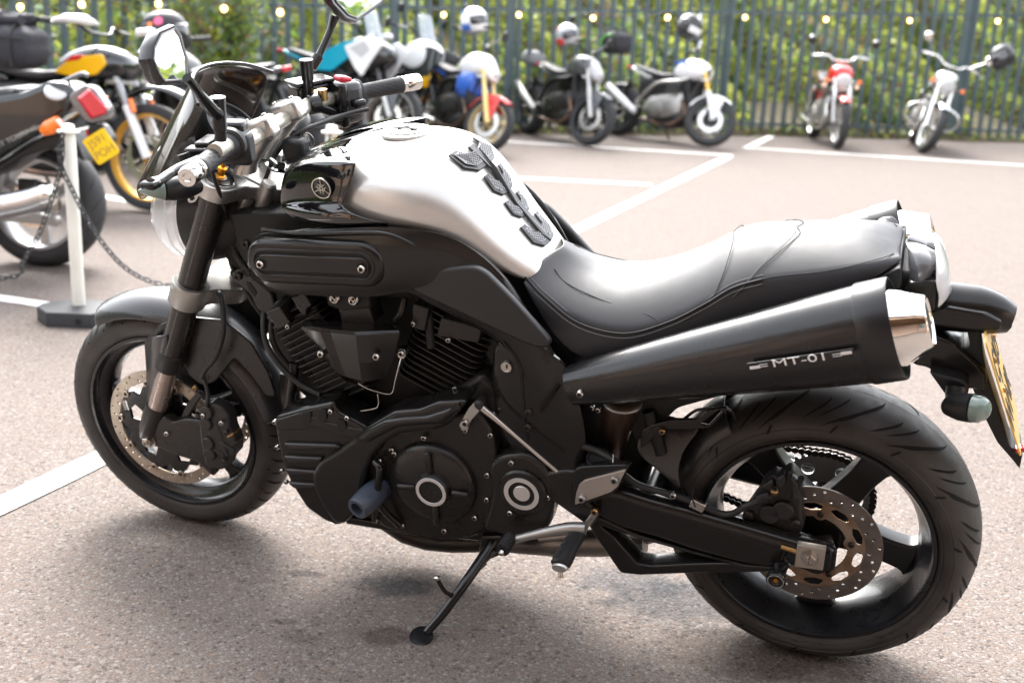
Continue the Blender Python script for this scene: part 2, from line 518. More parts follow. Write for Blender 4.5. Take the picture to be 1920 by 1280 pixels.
# ---- foliage
def leafmat(name, c, c2, tr=.65):
    m = bpy.data.materials.new(name); m.use_nodes = True
    n = m.node_tree.nodes; l = m.node_tree.links; b = n['Principled BSDF']
    oi = n.new('ShaderNodeTexCoord'); no = n.new('ShaderNodeTexNoise'); no.inputs['Scale'].default_value = 6
    l.new(oi.outputs['Object'], no.inputs[0])
    mx = n.new('ShaderNodeMix'); mx.data_type = 'RGBA'; mx.inputs[6].default_value = (*c, 1); mx.inputs[7].default_value = (*c2, 1)
    mr = n.new('ShaderNodeMapRange'); mr.inputs[1].default_value = .35; mr.inputs[2].default_value = .65
    l.new(no.outputs[0], mr.inputs[0]); l.new(mr.outputs[0], mx.inputs[0]); l.new(mx.outputs[2], b.inputs['Base Color'])
    b.inputs['Roughness'].default_value = .45
    ts = n.new('ShaderNodeBsdfTranslucent'); l.new(mx.outputs[2], ts.inputs[0])
    ms = n.new('ShaderNodeMixShader'); ms.inputs[0].default_value = tr
    l.new(b.outputs[0], ms.inputs[1]); l.new(ts.outputs[0], ms.inputs[2]); l.new(ms.outputs[0], n['Material Output'].inputs[0])
    return m
LEAVES = [leafmat('leaf_mid_green', (.17, .27, .055), (.24, .34, .07)), leafmat('leaf_deep_green', (.08, .14, .04), (.12, .2, .06)),
          leafmat('leaf_yellow_green', (.5, .54, .08), (.4, .44, .08)), leafmat('leaf_tan', (.34, .2, .1), (.22, .15, .07)),
          leafmat('leaf_grey_green', (.18, .26, .18), (.22, .28, .2))]
def leaves(name, P, Nn, size, midx, kind='stuff'):
    """many folded leaf faces; P positions, Nn facing, size array"""
    n = len(P); rs = np.random.RandomState(len(P) % 1000)
    Nn = Nn + rs.normal(0, .45, (n, 3)); Nn /= np.linalg.norm(Nn, axis=1)[:, None]
    t = rs.normal(0, 1, (n, 3)); t -= (t * Nn).sum(1)[:, None] * Nn; t /= np.linalg.norm(t, axis=1)[:, None]
    b = np.cross(Nn, t); s = size[:, None]
    V = np.stack([P - t * s, P + b * s * .5 + Nn * s * .15, P + t * s, P - b * s * .5 + Nn * s * .15], 1).reshape(-1, 3)
    me = bpy.data.meshes.new(name); me.vertices.add(4 * n); me.vertices.foreach_set('co', V.astype(np.float32).ravel())
    i = np.arange(n) * 4
    tri = np.stack([i, i + 1, i + 2, i, i + 2, i + 3], 1).reshape(-1)
    me.loops.add(6 * n); me.loops.foreach_set('vertex_index', tri.astype(np.int32))
    me.polygons.add(2 * n); me.polygons.foreach_set('loop_start', np.arange(2 * n, dtype=np.int32) * 3)
    for m in LEAVES: me.materials.append(m)
    me.polygons.foreach_set('material_index', np.repeat(midx, 2).astype(np.int32))
    me.update(); me.validate()
    o = bpy.data.objects.new(name, me); COL.objects.link(o)
    if kind: o['kind'] = kind
    return o
rs = np.random.RandomState(3)
def bank_leaves(n):
    t = rs.uniform(0, FL, n); h = rs.beta(1.1, 1.6, n)
    P = np.zeros((n, 3)); N_ = np.zeros((n, 3))
    fx = np.interp(t, np.cumsum([0] + [math.dist(a, b) for a, b in zip(FP, FP[1:])]), [p[0] for p in FP])
    fy = np.interp(t, np.cumsum([0] + [math.dist(a, b) for a, b in zip(FP, FP[1:])]), [p[1] for p in FP])
    nx, ny = -.35, .937
    ph = rs.uniform(0, 6, 6)
    lump = .22 * np.sin(t * 1.7 + ph[0] + h * 5) + .18 * np.sin(t * 3.9 + ph[1] - h * 9) + .12 * np.sin(t * 8.1 + h * 17 + ph[2])
    dep = .3 + h * 7.0 - lump * 1.6 + rs.exponential(.12, n)
    dep = np.maximum(dep, .1)
    P[:, 0] = fx + nx * dep; P[:, 1] = fy + ny * dep; P[:, 2] = h * 4.4 - .02 + rs.uniform(0, .12, n)
    N_[:] = (.1, -.6, .8)
    u = np.sin(t * 2.1 + h * 4) + np.sin(t * 5.3 - h * 11) + rs.normal(0, .9, n)
    m = np.where(u > .2, 2, np.where(u > -1.2, 0, np.where(u > -2., 1, 3)))
    m = np.where(rs.uniform(0, 1, n) < .08, 4, m); m = np.where(rs.uniform(0, 1, n) < .06, 3, m)
    m = np.where((t < 8.5) & (m == 2) & (rs.uniform(0, 1, n) < .6), 4, m)
    return P, N_, rs.uniform(.035, .085, n), m
P_, N_, s_, m_ = bank_leaves(120000)
iv = leaves('ivy_bank', P_, N_, s_, m_)
iv['label'] = 'dense yellow green ivy and undergrowth covering the bank behind the palisade fence'; iv['category'] = 'ivy'
# fringe of weeds at the fence foot
n = 6000; t = rs.uniform(0, FL, n)
cs = np.cumsum([0] + [math.dist(a, b) for a, b in zip(FP, FP[1:])])
P_ = np.stack([np.interp(t, cs, [p[0] for p in FP]) + rs.normal(0, .05, n), np.interp(t, cs, [p[1] for p in FP]) + rs.uniform(-.14, .3, n), rs.uniform(0, .14, n) * (.5 + .5 * np.sin(t * 4) ** 2)], 1)
wd = leaves('weed_fringe', P_, np.tile((0, -.5, .8), (n, 1)), rs.uniform(.02, .05, n), rs.choice([0, 1, 2, 3], n, p=[.5, .2, .15, .15]))
wd['label'] = 'low weeds and fallen leaves along the foot of the fence'; wd['category'] = 'weeds'

def shrub(base, h, w, n, label, seed, mats=(0, 1, 4, 3), p=(.4, .2, .3, .1)):
    r = np.random.RandomState(seed); random.seed(seed)
    root = thing('climbing_shrub', label, 'shrub', Matrix.Translation((*base, 0)))
    parts = []; tips = []
    for k in range(7):
        a = random.uniform(0, 6.28); e = Vector((math.cos(a) * w * random.uniform(.2, .8), math.sin(a) * w * .4, h * random.uniform(.6, 1)))
        pts = [Vector((0, 0, 0)), e * .4 + Vector((random.uniform(-.05, .05), 0, .08)), e * .75, e]
        parts.append(tube_vf(pts, [.016, .012, .008, .003], 6, 4)); tips += cr(pts, 6)[4:]
    V, F = join(parts); mk('stem', V, F, mat('shrub_stem', (.13, .085, .05), .8), root)
    c = np.array([tuple(tips[i]) for i in r.randint(0, len(tips), n)])
    P = c + r.normal(0, 1, (n, 3)) * (.1, .07, .1)
    P[:, 2] = np.abs(P[:, 2])
    o = leaves('foliage', P, np.tile((0, -.7, .6), (n, 1)), r.uniform(.025, .055, n), r.choice(mats, n, p=p), None)
    o.parent = root
    return root
shrub(tuple([(-4.038,11.08)][0]), 1.75, .36, 1500, 'bushy yellow green creeper hanging over the fence beside the scrambler tank', 11, (0, 2, 3, 4), (.3, .35, .15, .2))
shrub((-3.0, 11.0), 2.1, .55, 3200, 'tall pale grey green shrub growing in front of the fence left of the smoked screen', 12, (0, 4, 3, 2), (.3, .4, .15, .15))
shrub((-3.35, 9.6), .5, .4, 900, 'low green weeds between the yellow plate and the gold rimmed wheel', 13, (0, 1, 2, 3), (.5, .2, .2, .1))

# ---- palisade fence
FEN = mat('fence_paint', (.072, .1, .108), .42, var=.12, vscale=3, rvar=.08)
fence = thing('palisade_fence', 'tall blue grey steel palisade fence along the back of the car park', 'fence', Matrix.Translation((FP[3][0], FP[3][1], 0)))
def fz(x):      # height of the upper rail, which is level while the car park falls away
    return np.interp(x, [-9, -4.5, -2.9, -.1, 3.1, 6.8, 17], [1.3, 1.35, 1.375, 1.475, 1.597, 1.737, 2.0])
def child_of(o, par):
    o.matrix_parent_inverse = par.matrix_world.inverted(); return o
bpy.context.view_layer.update()
pv = [(-.031, .012, 0), (-.018, -.014, 0), (.018, -.014, 0), (.031, .012, 0), (.018, -.010, 0), (-.018, -.010, 0)]
pm = None; t = .06; prev = None; k = 0
postm = None
prof = [(-.034, .016), (-.02, -.012), (-.007, -.004), (.007, -.004), (.02, -.012), (.034, .016), (.028, .018), (.012, .002), (-.012, .002), (-.028, .018)]
V, F = ringmesh([[(x, y, z) for x, y in prof] for z in (.03, 2.32)], True, True)
V += [(0, 0, 2.42)]
pm = mk('picket', V, F, FEN, fence, smooth=30); pmesh = pm.data; first = True
while t < FL - .1:
    p, d = fence_xy(t)
    if first: o = pm; first = False
    else: o = bpy.data.objects.new('picket', pmesh); link(o, fence)
    o.matrix_world = Matrix.Translation((p.x, p.y, 0)) @ Matrix.Rotation(math.atan2(d.y, d.x), 4, 'Z')
    t += .158; k += 1
for a, b in zip(FP, FP[1:]):
    pass
for top in (True, False):
    for i in range(len(FP) - 1):
        a, b = Vector(FP[i]), Vector(FP[i + 1]); d = (b - a).normalized(); nn = Vector((-d.y, d.x))
        za, zb = (fz(a.x), fz(b.x)) if top else (.15, .15)
        V, F = [], [(0, 1, 2, 3), (7, 6, 5, 4), (0, 4, 5, 1), (1, 5, 6, 2), (2, 6, 7, 3), (3, 7, 4, 0)]
        for q, z in ((a, za), (b, zb)):
            for o_, dz in ((.02, -.02), (.062, -.02), (.062, .02), (.02, .02)):
                w = q + nn * o_; V.append((w.x, w.y, z + dz))
        o = mk('rail', V, F, FEN, None, smooth=0); child_of(o, fence); o.parent = fence; o.matrix_parent_inverse = fence.matrix_world.inverted()
for px in [tuple(q) for q in [(-4.632,10.019),(-3.529,11.658),(-1.44,13.185),(-0.156,14.118),(2.687,15.322),(6.159,16.139)]]:
    o = box('fence_post', (0, 0, 1.3), (.085, .085, 2.6), FEN, None, bevel=.004)
    o.parent = fence; o.matrix_parent_inverse = fence.matrix_world.inverted()
    tt = min((i * .02 for i in range(int(FL / .02))), key=lambda s: (fence_xy(s)[0] - Vector(px)).length)
    p, d = fence_xy(tt)
    o.matrix_world = Matrix.Translation((p.x - d.y * .075, p.y + d.x * .075, 0)) @ Matrix.Rotation(math.atan2(d.y, d.x), 4, 'Z')

# ---- festoon lights hung along the fence
fest = thing('festoon_light_string', 'string of warm glowing festoon bulbs hung along the fence just below its upper rail', 'string lights', Matrix.Translation((0, 14.1, 0)))
BULB = mat('lit_warm_bulb', (1, .6, .22), .2, emit=1.7)
SOCK = mat('bulb_socket', (.02, .02, .02), .5)
bp = [(-4.481,10.3,1.251),(-3.935,10.3,1.298),(-3.254,10.3,1.332),(-2.674,10.3,1.316),(-2.179,10.3,1.306)] + [(-1.803,13.3,1.379),(-0.945,13.3,1.376),(-0.089,13.3,1.413),(0.756,13.3,1.415),(1.604,13.3,1.457)] + [(2.798,15,1.527),(3.836,15,1.546),(4.906,15,1.579),(6.028,15,1.622)]
bp = [Vector(q) for q in bp]
V1, F1 = lathe_vf([(-.036, .003), (-.028, .018), (-.012, .0255), (.004, .024), (.02, .012)], axis=(0, 0, 1), n=14)
V2, F2 = lathe_vf([(.018, .013), (.05, .014), (.055, .004)], axis=(0, 0, 1), n=10)
bm_ = sm_ = None
for q in bp:
    if bm_ is None:
        b = mk('bulb', V1, F1, BULB, fest); s = mk('socket', V2, F2, SOCK, b); bm_, sm_ = b.data, s.data
    else:
        b = bpy.data.objects.new('bulb', bm_); link(b, fest); s = bpy.data.objects.new('socket', sm_); link(s, b)
    b.location = q - Vector((0, 14.1, 0))
wp = []
for a, b in zip(bp, bp[1:]):
    for k in range(6):
        u = k / 6; c = a.lerp(b, u); c.z += .055 - .05 * math.sin(math.pi * u); wp.append(c)
wp.append(bp[-1] + Vector((0, 0, .055)))
o = tube('cable', wp, .004, SOCK, None, n=6, sm=1); o.parent = fest; o.matrix_parent_inverse = Matrix.Translation((0, -14.1, 0))

# ---- the brick building and its timber shelter behind the photographer (seen in reflections)
BRICK = bpy.data.materials.new('brickwork'); BRICK.use_nodes = True
n_ = BRICK.node_tree.nodes; l_ = BRICK.node_tree.links
br = n_.new('ShaderNodeTexBrick'); tc_ = n_.new('ShaderNodeTexCoord'); mp_ = n_.new('ShaderNodeMapping')
mp_.inputs['Rotation'].default_value = (R(90), 0, 0); l_.new(tc_.outputs['Object'], mp_.inputs[0]); l_.new(mp_.outputs[0], br.inputs[0])
br.inputs['Color1'].default_value = (.4, .25, .18, 1); br.inputs['Color2'].default_value = (.3, .18, .13, 1); br.inputs['Mortar'].default_value = (.5, .46, .4, 1)
br.inputs['Scale'].default_value = 4.4; l_.new(br.outputs[0], n_['Principled BSDF'].inputs['Base Color']); n_['Principled BSDF'].inputs['Roughness'].default_value = .85
TIMB = mat('brown_timber', (.24, .15, .09), .6, var=.3, vscale=4, bump=.4, bscale=40, bdist=.002)
bld = thing('brick_building', 'long brown brick building standing behind the photographer', 'building', Matrix.Translation((0, -3.4, 0)))
for nm_, c, s in (('wall', (0, -.15, 1.75), (22, .3, 3.5)),):
    box(nm_, c, s, BRICK, bld, bevel=0)
for x in (-7, -3.2, 3.4, 7.2):
    f_ = box('window', (x, .02, 1.6), (1.5, .12, 1.2), mat('window_frame_paint', (.7, .69, .66), .4), bld, bevel=.01)
    box('pane', (x, .085, 1.6), (1.36, .012, 1.06), mat('window_glass', (.03, .035, .04), .04, spec=1), f_, bevel=0)
shel = thing('timber_shelter', 'open timber shelter with a pitched boarded roof over the photographer', 'shelter', Matrix.Translation((0, -1.4, 0)))
for x in (-4.4, -2.6, 2.6, 4.4):
    for y in (-1.7, .9): box('post', (x, y, 1.25), (.14, .14, 2.5), TIMB, shel, bevel=.006)
    for sgn in (-1, 1):
        box('brace', (x + sgn * .28, .9, 2.2), (.07, .07, .8), TIMB, shel, M=Matrix.Rotation(sgn * R(45), 3, 'Y'), bevel=.004)
for k in range(9):
    x = -4.4 + k * 1.1
    box('rafter', (x, -.4, 2.62), (.09, 3.3, .13), TIMB, shel, M=Matrix.Rotation(R(5), 3, 'X'), bevel=.004)
for y, z in ((-1.7, 2.44), (.9, 2.48)): box('beam', (0, y, z), (9.4, .14, .16), TIMB, shel, bevel=.006)
for k in range(30):
    box('roof_board', (0, -2.05 + k * .105, 2.53 + k * .0092), (9.6, .1, .022), TIMB, shel, bevel=0)
# hedge along the right side of the car park (it shows in the mirrors)
n = 26000
P_ = np.stack([rs.uniform(11.2, 12.4, n), rs.uniform(-5, 17.5, n), rs.beta(1.3, 1, n) * 3.0], 1)
hd = leaves('clipped_hedge', P_, np.tile((-.8, 0, .5), (n, 1)), rs.uniform(.06, .13, n), rs.choice([0, 1, 2], n, p=[.55, .3, .15]))
P2 = np.stack([rs.uniform(-12.4, -11.2, n), rs.uniform(-5, 9, n), rs.beta(1.3, 1, n) * 3.4], 1)
hl_ = leaves('tall_hedge', P2, np.tile((.8, 0, .5), (n, 1)), rs.uniform(.06, .13, n), rs.choice([0, 1, 2], n, p=[.55, .3, .15]))
hl_['label'] = 'tall green hedge along the left side of the car park, reflected in the smoked screen'; hl_['category'] = 'hedge'
hd['label'] = 'green hedge along the right side of the car park, seen in the mirrors'; hd['category'] = 'hedge'

# ================================================================== THE MAIN MOTORCYCLE
# built in its own frame: x forwards, y to its left, z up, origin under the rear axle
BM = Matrix.Translation([0.6602, 2.17781, 0.00286]) @ Matrix([[-0.947196, -0.314363, -0.063206], [0.320654, -0.928612, -0.186709], [0.0, -0.197117, 0.98038]]).to_4x4()
bike = thing('motorcycle', 'big black and silver naked motorcycle leaning on its side stand in the foreground', 'motorcycle', BM)
RW, FW_ = (0, .311), (1.5233, .2995)
HT = 24.3                                     # steering head angle
fdir = Vector((-math.sin(R(HT)), 0, math.cos(R(HT))))

# ---- wheels
def tyre_prof(ro, hw, rw, bead_r, bead_y):
    p = [(-bead_y, bead_r), (-bead_y - .006, bead_r + .004), (-hw * .93, bead_r + (rw - bead_r) * .45)]
    N = 22
    for i in range(N + 1):
        t = R(-90 + 180 * i / N); p.append((hw * math.sin(t), rw + (ro - rw) * math.cos(t)))
    p += [(hw * .93, bead_r + (rw - bead_r) * .45), (bead_y + .006, bead_r + .004), (bead_y, bead_r), (bead_y - .01, bead_r - .004), (-bead_y + .01, bead_r - .004)]
    return p
def tyre(name, c, par, ro, hw, rw, bead_y, groove_kind):
    V, F = lathe_vf(tyre_prof(ro, hw, rw, .229, bead_y), (c[0], 0, c[1]), (0, 1, 0), 128, closed=True)
    t = mk(name, V, F, RUBBER, par)
    # grooves laid along the crown
    gv, gf = [], []
    def P(a, ph, lift=.0009):
        n = Vector((math.cos(ph), math.sin(ph)))
        r = rw + (ro - rw) * math.cos(ph) + lift * math.cos(ph); y = (hw + lift) * math.sin(ph)
        return Vector((c[0] + r * math.cos(a), y, c[1] + r * math.sin(a)))
    def groove(a0, ph0, a1, ph1, w, bow, N=12):
        b = len(gv)
        for i in range(N + 1):
            u = i / N; a = a0 + (a1 - a0) * u ** bow; ph = ph0 + (ph1 - ph0) * u
            w_ = w * min(1, 4 * u + .15, 4 * (1 - u) + .15)
            da = (a1 - a0) * bow * max(u, .02) ** (bow - 1); dp = ph1 - ph0
            L = math.hypot(da * ro, dp * hw); 
            gv.append(P(a + dp * hw / L * w_ / ro, ph - da * ro / L * w_ / hw * (1 if dp > 0 else 1)))
            gv.append(P(a - dp * hw / L * w_ / ro, ph + da * ro / L * w_ / hw))
            if i: q = b + 2 * i; gf.append((q - 2, q, q + 1, q - 1))
    if groove_kind == 'rear':
        N = 14
        for k in range(N):
            a = 2 * math.pi * k / N + .1
            for s in (1, -1):
                o = 0 if s > 0 else math.pi / N
                groove(a + o, s * R(7), a + o - .36, s * R(70), .0036, 1.6)
                groove(a + o + .13, s * R(25), a + o - .04, s * R(60), .0028, 1.5)
                groove(a + o + .24, s * R(20), a + o + .06, s * R(57), .0022, 1.5)
                groove(a + o + .34, s * R(33), a + o + .2, s * R(60), .0028, 1.5)
                groove(a + o - .25, s * R(66), a + o - .3, s * R(82), .003, 1)
        groove(0, R(3), 2 * math.pi, R(3.01), .0006, 1, 180)
    else:
        N = 26
        for k in range(N):
            a = 2 * math.pi * k / N
            for s in (1, -1):
                o = 0 if s > 0 else math.pi / N
                groove(a + o, s * R(10), a + o - .07, s * R(66), .003, 1.4, 8)
                groove(a + o + .11, s * R(30), a + o + .085, s * R(60), .002, 1, 6)
                groove(a + o + .05, s * R(64), a + o + .045, s * R(72), .0035, 1, 2)
    g = mk('tread_groove', gv, gf, GROOVE, t, smooth=0)
    # bead ring moulded into the sidewall
    g['kind'] = 'stuff'
    return t
def seam_ring(c, r, y, par, w=.0006):
    V, F = lathe_vf([(y - w, r - w), (y + w, r), (y - w, r + w)], (c[0], 0, c[1]), (0, 1, 0), 96, closed=True)
    return mk('moulded_line', V, F, TYPRINT, par)

def wheel_rim(name, c, par, y, hub_r, hub_y, nsp, a0, sw, lipr=.2325):
    prof = [(y, lipr), (y + .003, lipr - .002), (y + .003, lipr - .009), (y - .006, lipr - .014), (y - .014, lipr - .0145), (y * .55, lipr - .030), (y * .3, lipr - .036)]
    full = prof + [(-a, r) for a, r in reversed(prof)] + [(-y + .004, lipr - .002), (-y * .3, lipr - .026), (y * .3, lipr - .026), (y - .004, lipr - .002)]
    V, F = lathe_vf(full, (c[0], 0, c[1]), (0, 1, 0), 112, closed=True)
    rim = mk(name, V, F, mat('gloss_black_rim', (.009, .009, .011), .3, coat=.15, rvar=.05), par)
    lathe('hub', [(-hub_y, hub_r * .7), (-hub_y, hub_r), (-hub_y * .6, hub_r), (-hub_y * .5, hub_r * .8), (hub_y * .5, hub_r * .8), (hub_y * .6, hub_r), (hub_y, hub_r), (hub_y, hub_r * .7)], (c[0], 0, c[1]), (0, 1, 0), SATIN, rim, n=40)
    r1 = lipr - .034
    for k in range(nsp):
        a = a0 + 2 * math.pi * k / nsp
        L = [(hub_r * .75, -sw[0]), (hub_r + .02, -sw[0] * .82), (r1 * .72, -sw[1]), (r1 - .015, -sw[1] * 1.12), (r1 + .002, -sw[2]), (r1 + .002, sw[2]), (r1 - .015, sw[1] * 1.12), (r1 * .72, sw[1]), (hub_r + .02, sw[0] * .82), (hub_r * .75, sw[0])]
        ca, sa = math.cos(a), math.sin(a)
        plate('spoke', -sw[3], sw[3], rnd([(c[0] + u * ca - v * sa, c[1] + u * sa + v * ca) for u, v in L], .01, 3), mat('spoke_black', (.009, .009, .01), .33, rvar=.05), rim, bevel=.006, res=3)
    return rim
rear = wheel_rim('rear_wheel', RW, bike, .0865, .052, .06, 5, math.atan2(-.055, -.224), (.04, .028, .05, .022))
ty = tyre('tyre', RW, rear, .311, .095, .25, .079, 'rear')
seam_ring(RW, .2415, .0915, ty); seam_ring(RW, .262, .0935, ty)
arc_text('tyre_lettering', '190/50', .018, RW, .2475, .0925, math.atan2(-.24, -.02), .055, TYPRINT, ty, cone=-.2)
arc_text('tyre_lettering', 'ZR 17', .018, RW, .2475, .0925, math.atan2(-.24, .1), .06, TYPRINT, ty, cone=-.2)
arc_text('tyre_lettering', 'MICHELIN', .02, RW, .2485, .0925, math.atan2(-.17, -.2), .06, TYPRINT, ty, cone=-.2)
front = wheel_rim('front_wheel', FW_, bike, .0515, .036, .05, 5, math.atan2(-.19, -.177), (.026, .014, .03, .016))
ty = tyre('tyre', FW_, front, .2999, .06, .2575, .0465, 'front')
seam_ring(FW_, .2415, .0535, ty)
arc_text('tyre_lettering', 'MICHELIN', .019, FW_, .2495, .0563, math.atan2(-.24, .04), .062, TYPRINT, ty, cone=-.2)

def disc(c, y, ro, ri, rows, parent, m, th=.005, seed=0):
    holes = []
    n, rads, da = rows
    for k in range(n):
        for j, rr in enumerate(rads):
            a = 2 * math.pi * k / n + j * da
            holes.append(circ((c[0] + rr * math.cos(a), c[1] + rr * math.sin(a)), .0034, 8))
    return plate('brake_disc', y - th / 2, y + th / 2, [circ(c, ro, 96), circ(c, ri, 96)] + holes, m, parent, bevel=.0006, smooth=25)
dr = disc(RW, .0876, .1327, .1, (14, (.107, .1165, .1255), .155), rear, DISC)
wins = []
for k in range(10):
    a = 2 * math.pi * k / 10 + .2; q = []
    for u, v in ((.0965, -.012), (.0975, .006), (.093, .021), (.084, .019), (.080, -.003), (.087, -.020)):
        aa = a + v / .088 * 1.0; q.append((RW[0] + u * math.cos(aa), RW[1] + u * math.sin(aa)))
    wins.append(rnd(q, .004, 3))
dc = plate('disc_carrier', .0856, .0892, [circ(RW, .1003, 80)] + wins + [circ(RW, .066, 64)], RUST, dr, bevel=.0006)
for k in range(5):
    a = 2 * math.pi * k / 5 + .42
    bolt(dc, (RW[0] + .0735 * math.cos(a), .0895, RW[1] + .0735 * math.sin(a)), .0065, mat_=mat('dark_fastener', (.06, .05, .045), .4, .8))
    plate('lug', .0840, .0880, circ((RW[0] + .0705 * math.cos(a), RW[1] + .0705 * math.sin(a)), .0125, 18), RUST, dc, bevel=.001)
for s in (1, -1):
    df = disc(FW_, s * .0757, .1545, .126, (16, (.133, .141, .148), .13), front, DISCF)
    tr = []
    for k in range(10):
        a = 2 * math.pi * k / 10 + .1
        for u, v in ((.116, -.16), (.1215, -.05), (.1255, 0), (.1215, .05), (.116, .16), (.1, .25), (.105, .314)):
            tr.append((FW_[0] + u * math.cos(a + v), FW_[1] + u * math.sin(a + v)))
    hol = []
    for k in range(5):
        a = 2 * math.pi * k / 5 + .4
        hol.append([(FW_[0] + u * math.cos(a + v), FW_[1] + u * math.sin(a + v)) for u, v in ((.1, 0), (.092, .25), (.066, .22), (.056, 0), (.066, -.22), (.092, -.25))])
    dcf = plate('disc_carrier', s * .0757 - .004, s * .0757 + .004, [tr] + hol + [circ(FW_, .03, 32)], SATIN, df, bevel=.001)
    for k in range(10):
        a = 2 * math.pi * k / 10 + .1; p = (FW_[0] + .1245 * math.cos(a), s * .0815, FW_[1] + .1245 * math.sin(a))
        V, F = lathe_vf([(-.003, .0095), (.001, .0095), (.0025, .008), (.0025, .0045), (-.003, .0045)], p, (0, s, 0), 18)
        mk('disc_bobbin', V, F, DISCF, dcf)
    for k in range(5):
        a = 2 * math.pi * k / 5 + .1
        bolt(dcf, (FW_[0] + .047 * math.cos(a), s * .081, FW_[1] + .047 * math.sin(a)), .006, (0, s, 0), mat_=mat('dark_fastener'))

# chain and sprocket on the far side
sp = []
for k in range(43):
    for u, rr in ((0, .098), (.25, .105), (.5, .1055), (.75, .098)):
        a = 2 * math.pi * (k + u) / 43; sp.append((RW[0] + rr * math.cos(a), RW[1] + rr * math.sin(a)))
spk = plate('rear_sprocket', -.096, -.088, [sp] + [circ((RW[0] + .07 * math.cos(a), RW[1] + .07 * math.sin(a)), .014, 16) for a in [k * 1.0472 for k in range(6)]] + [circ(RW, .03, 24)], ALUD, rear, bevel=.001)
PIV = Vector((.44, 0, .385))
ch = bpy.data.objects.new('drive_chain', None); link(ch, bike)
pth = []
for k in range(40):
    a = math.pi / 2 + .06 - math.pi * k / 39 - math.pi; pth.append(Vector((RW[0] + .1035 * math.cos(a + math.pi * 0 ), -.092, RW[1] + .1035 * math.sin(a))))
pth = [Vector((RW[0] + .1035 * math.cos(a), -.092, RW[1] + .1035 * math.sin(a))) for a in [R(80) + R(200) * k / 30 for k in range(31)]]
pth = [Vector((.47, -.092, .415))] + pth + [Vector((.47, -.092, .345))]
pts = resamp(pth, 96)
V, F = lathe_vf([(-.008, .0075), (-.005, .0075), (-.005, .004), (.005, .004), (.005, .0075), (.008, .0075)], axis=(0, 1, 0), n=8)
V2, F2 = boxvf((.006, .0068, 0), (.012, .0016, .008)); V3, F3 = boxvf((.006, -.0068, 0), (.012, .0016, .008))
V, F = join([(V, F), (V2, F2), (V3, F3)])
cm = None
for a, b in zip(pts, pts[1:]):
    if cm is None: o = mk('chain_link', V, F, mat('chain_steel', (.07, .062, .055), .4, .9), ch); cm = o.data
    else: o = bpy.data.objects.new('chain_link', cm); link(o, ch)
    d = b - a; o.location = a; o.rotation_euler = (0, -math.atan2(d.z, d.x), 0)

# ---- front fork
fork = bpy.data.objects.new('front_fork', None); link(fork, bike)
def fk(s, t, off=0):    # point on the fork leg centre line; t metres below the upper yoke
    return Vector((1.254, s * .105, .944)) - fdir * t + Vector((off * math.cos(R(HT)), 0, off * math.sin(R(HT))))
BLK = mat('black_anodised_tube', (.016, .014, .013), .3, .3, coat=.5, rvar=.05)
for s in (1, -1):
    u = tube('outer_tube', [fk(s, -.02), fk(s, .475)], .0295, BLK, fork, n=28, sm=1)
    lathe('fork_dust_seal', [(-.025, .03), (-.022, .0325), (.002, .033), (.006, .0315), (.024, .0315), (.027, .028)], fk(s, .472), -fdir, PLAST, u, n=28)
    tube('inner_tube', [fk(s, .48), fk(s, .64)], .0235, mat('brown_anodised_tube', (.42, .35, .32), .25, .8, rvar=.04), fork, n=24, sm=1)
    lathe('fork_foot', [(0, .027), (.01, .03), (.07, .03), (.1, .025), (.115, .012)], fk(s, .618), -fdir, MATTE, fork, n=24)
ax_c = Vector((FW_[0], 0, FW_[1]))
foot = plate('axle_carrier', .093, .125, rnd([(1.5295,0.3275),(1.5433,0.2956),(1.5501,0.2765),(1.5127,0.2744),(1.4702,0.2615),(1.4092,0.2537),(1.384,0.2287),(1.3708,0.2193),(1.3616,0.2583),(1.3542,0.321),(1.3615,0.3642),(1.3887,0.3738),(1.4285,0.3697),(1.4606,0.3541),(1.4831,0.3675)], .008, 3), MATTE, fork, bevel=.007, both=True)
bolt(foot, [(1.5359,0.127,0.2921)][0], .012, kind='nut', name='axle_nut')
bolt(foot, [(1.4792,0.127,0.3229)][0], .006)
pl = [(1.5398,0.128,0.292)][0]
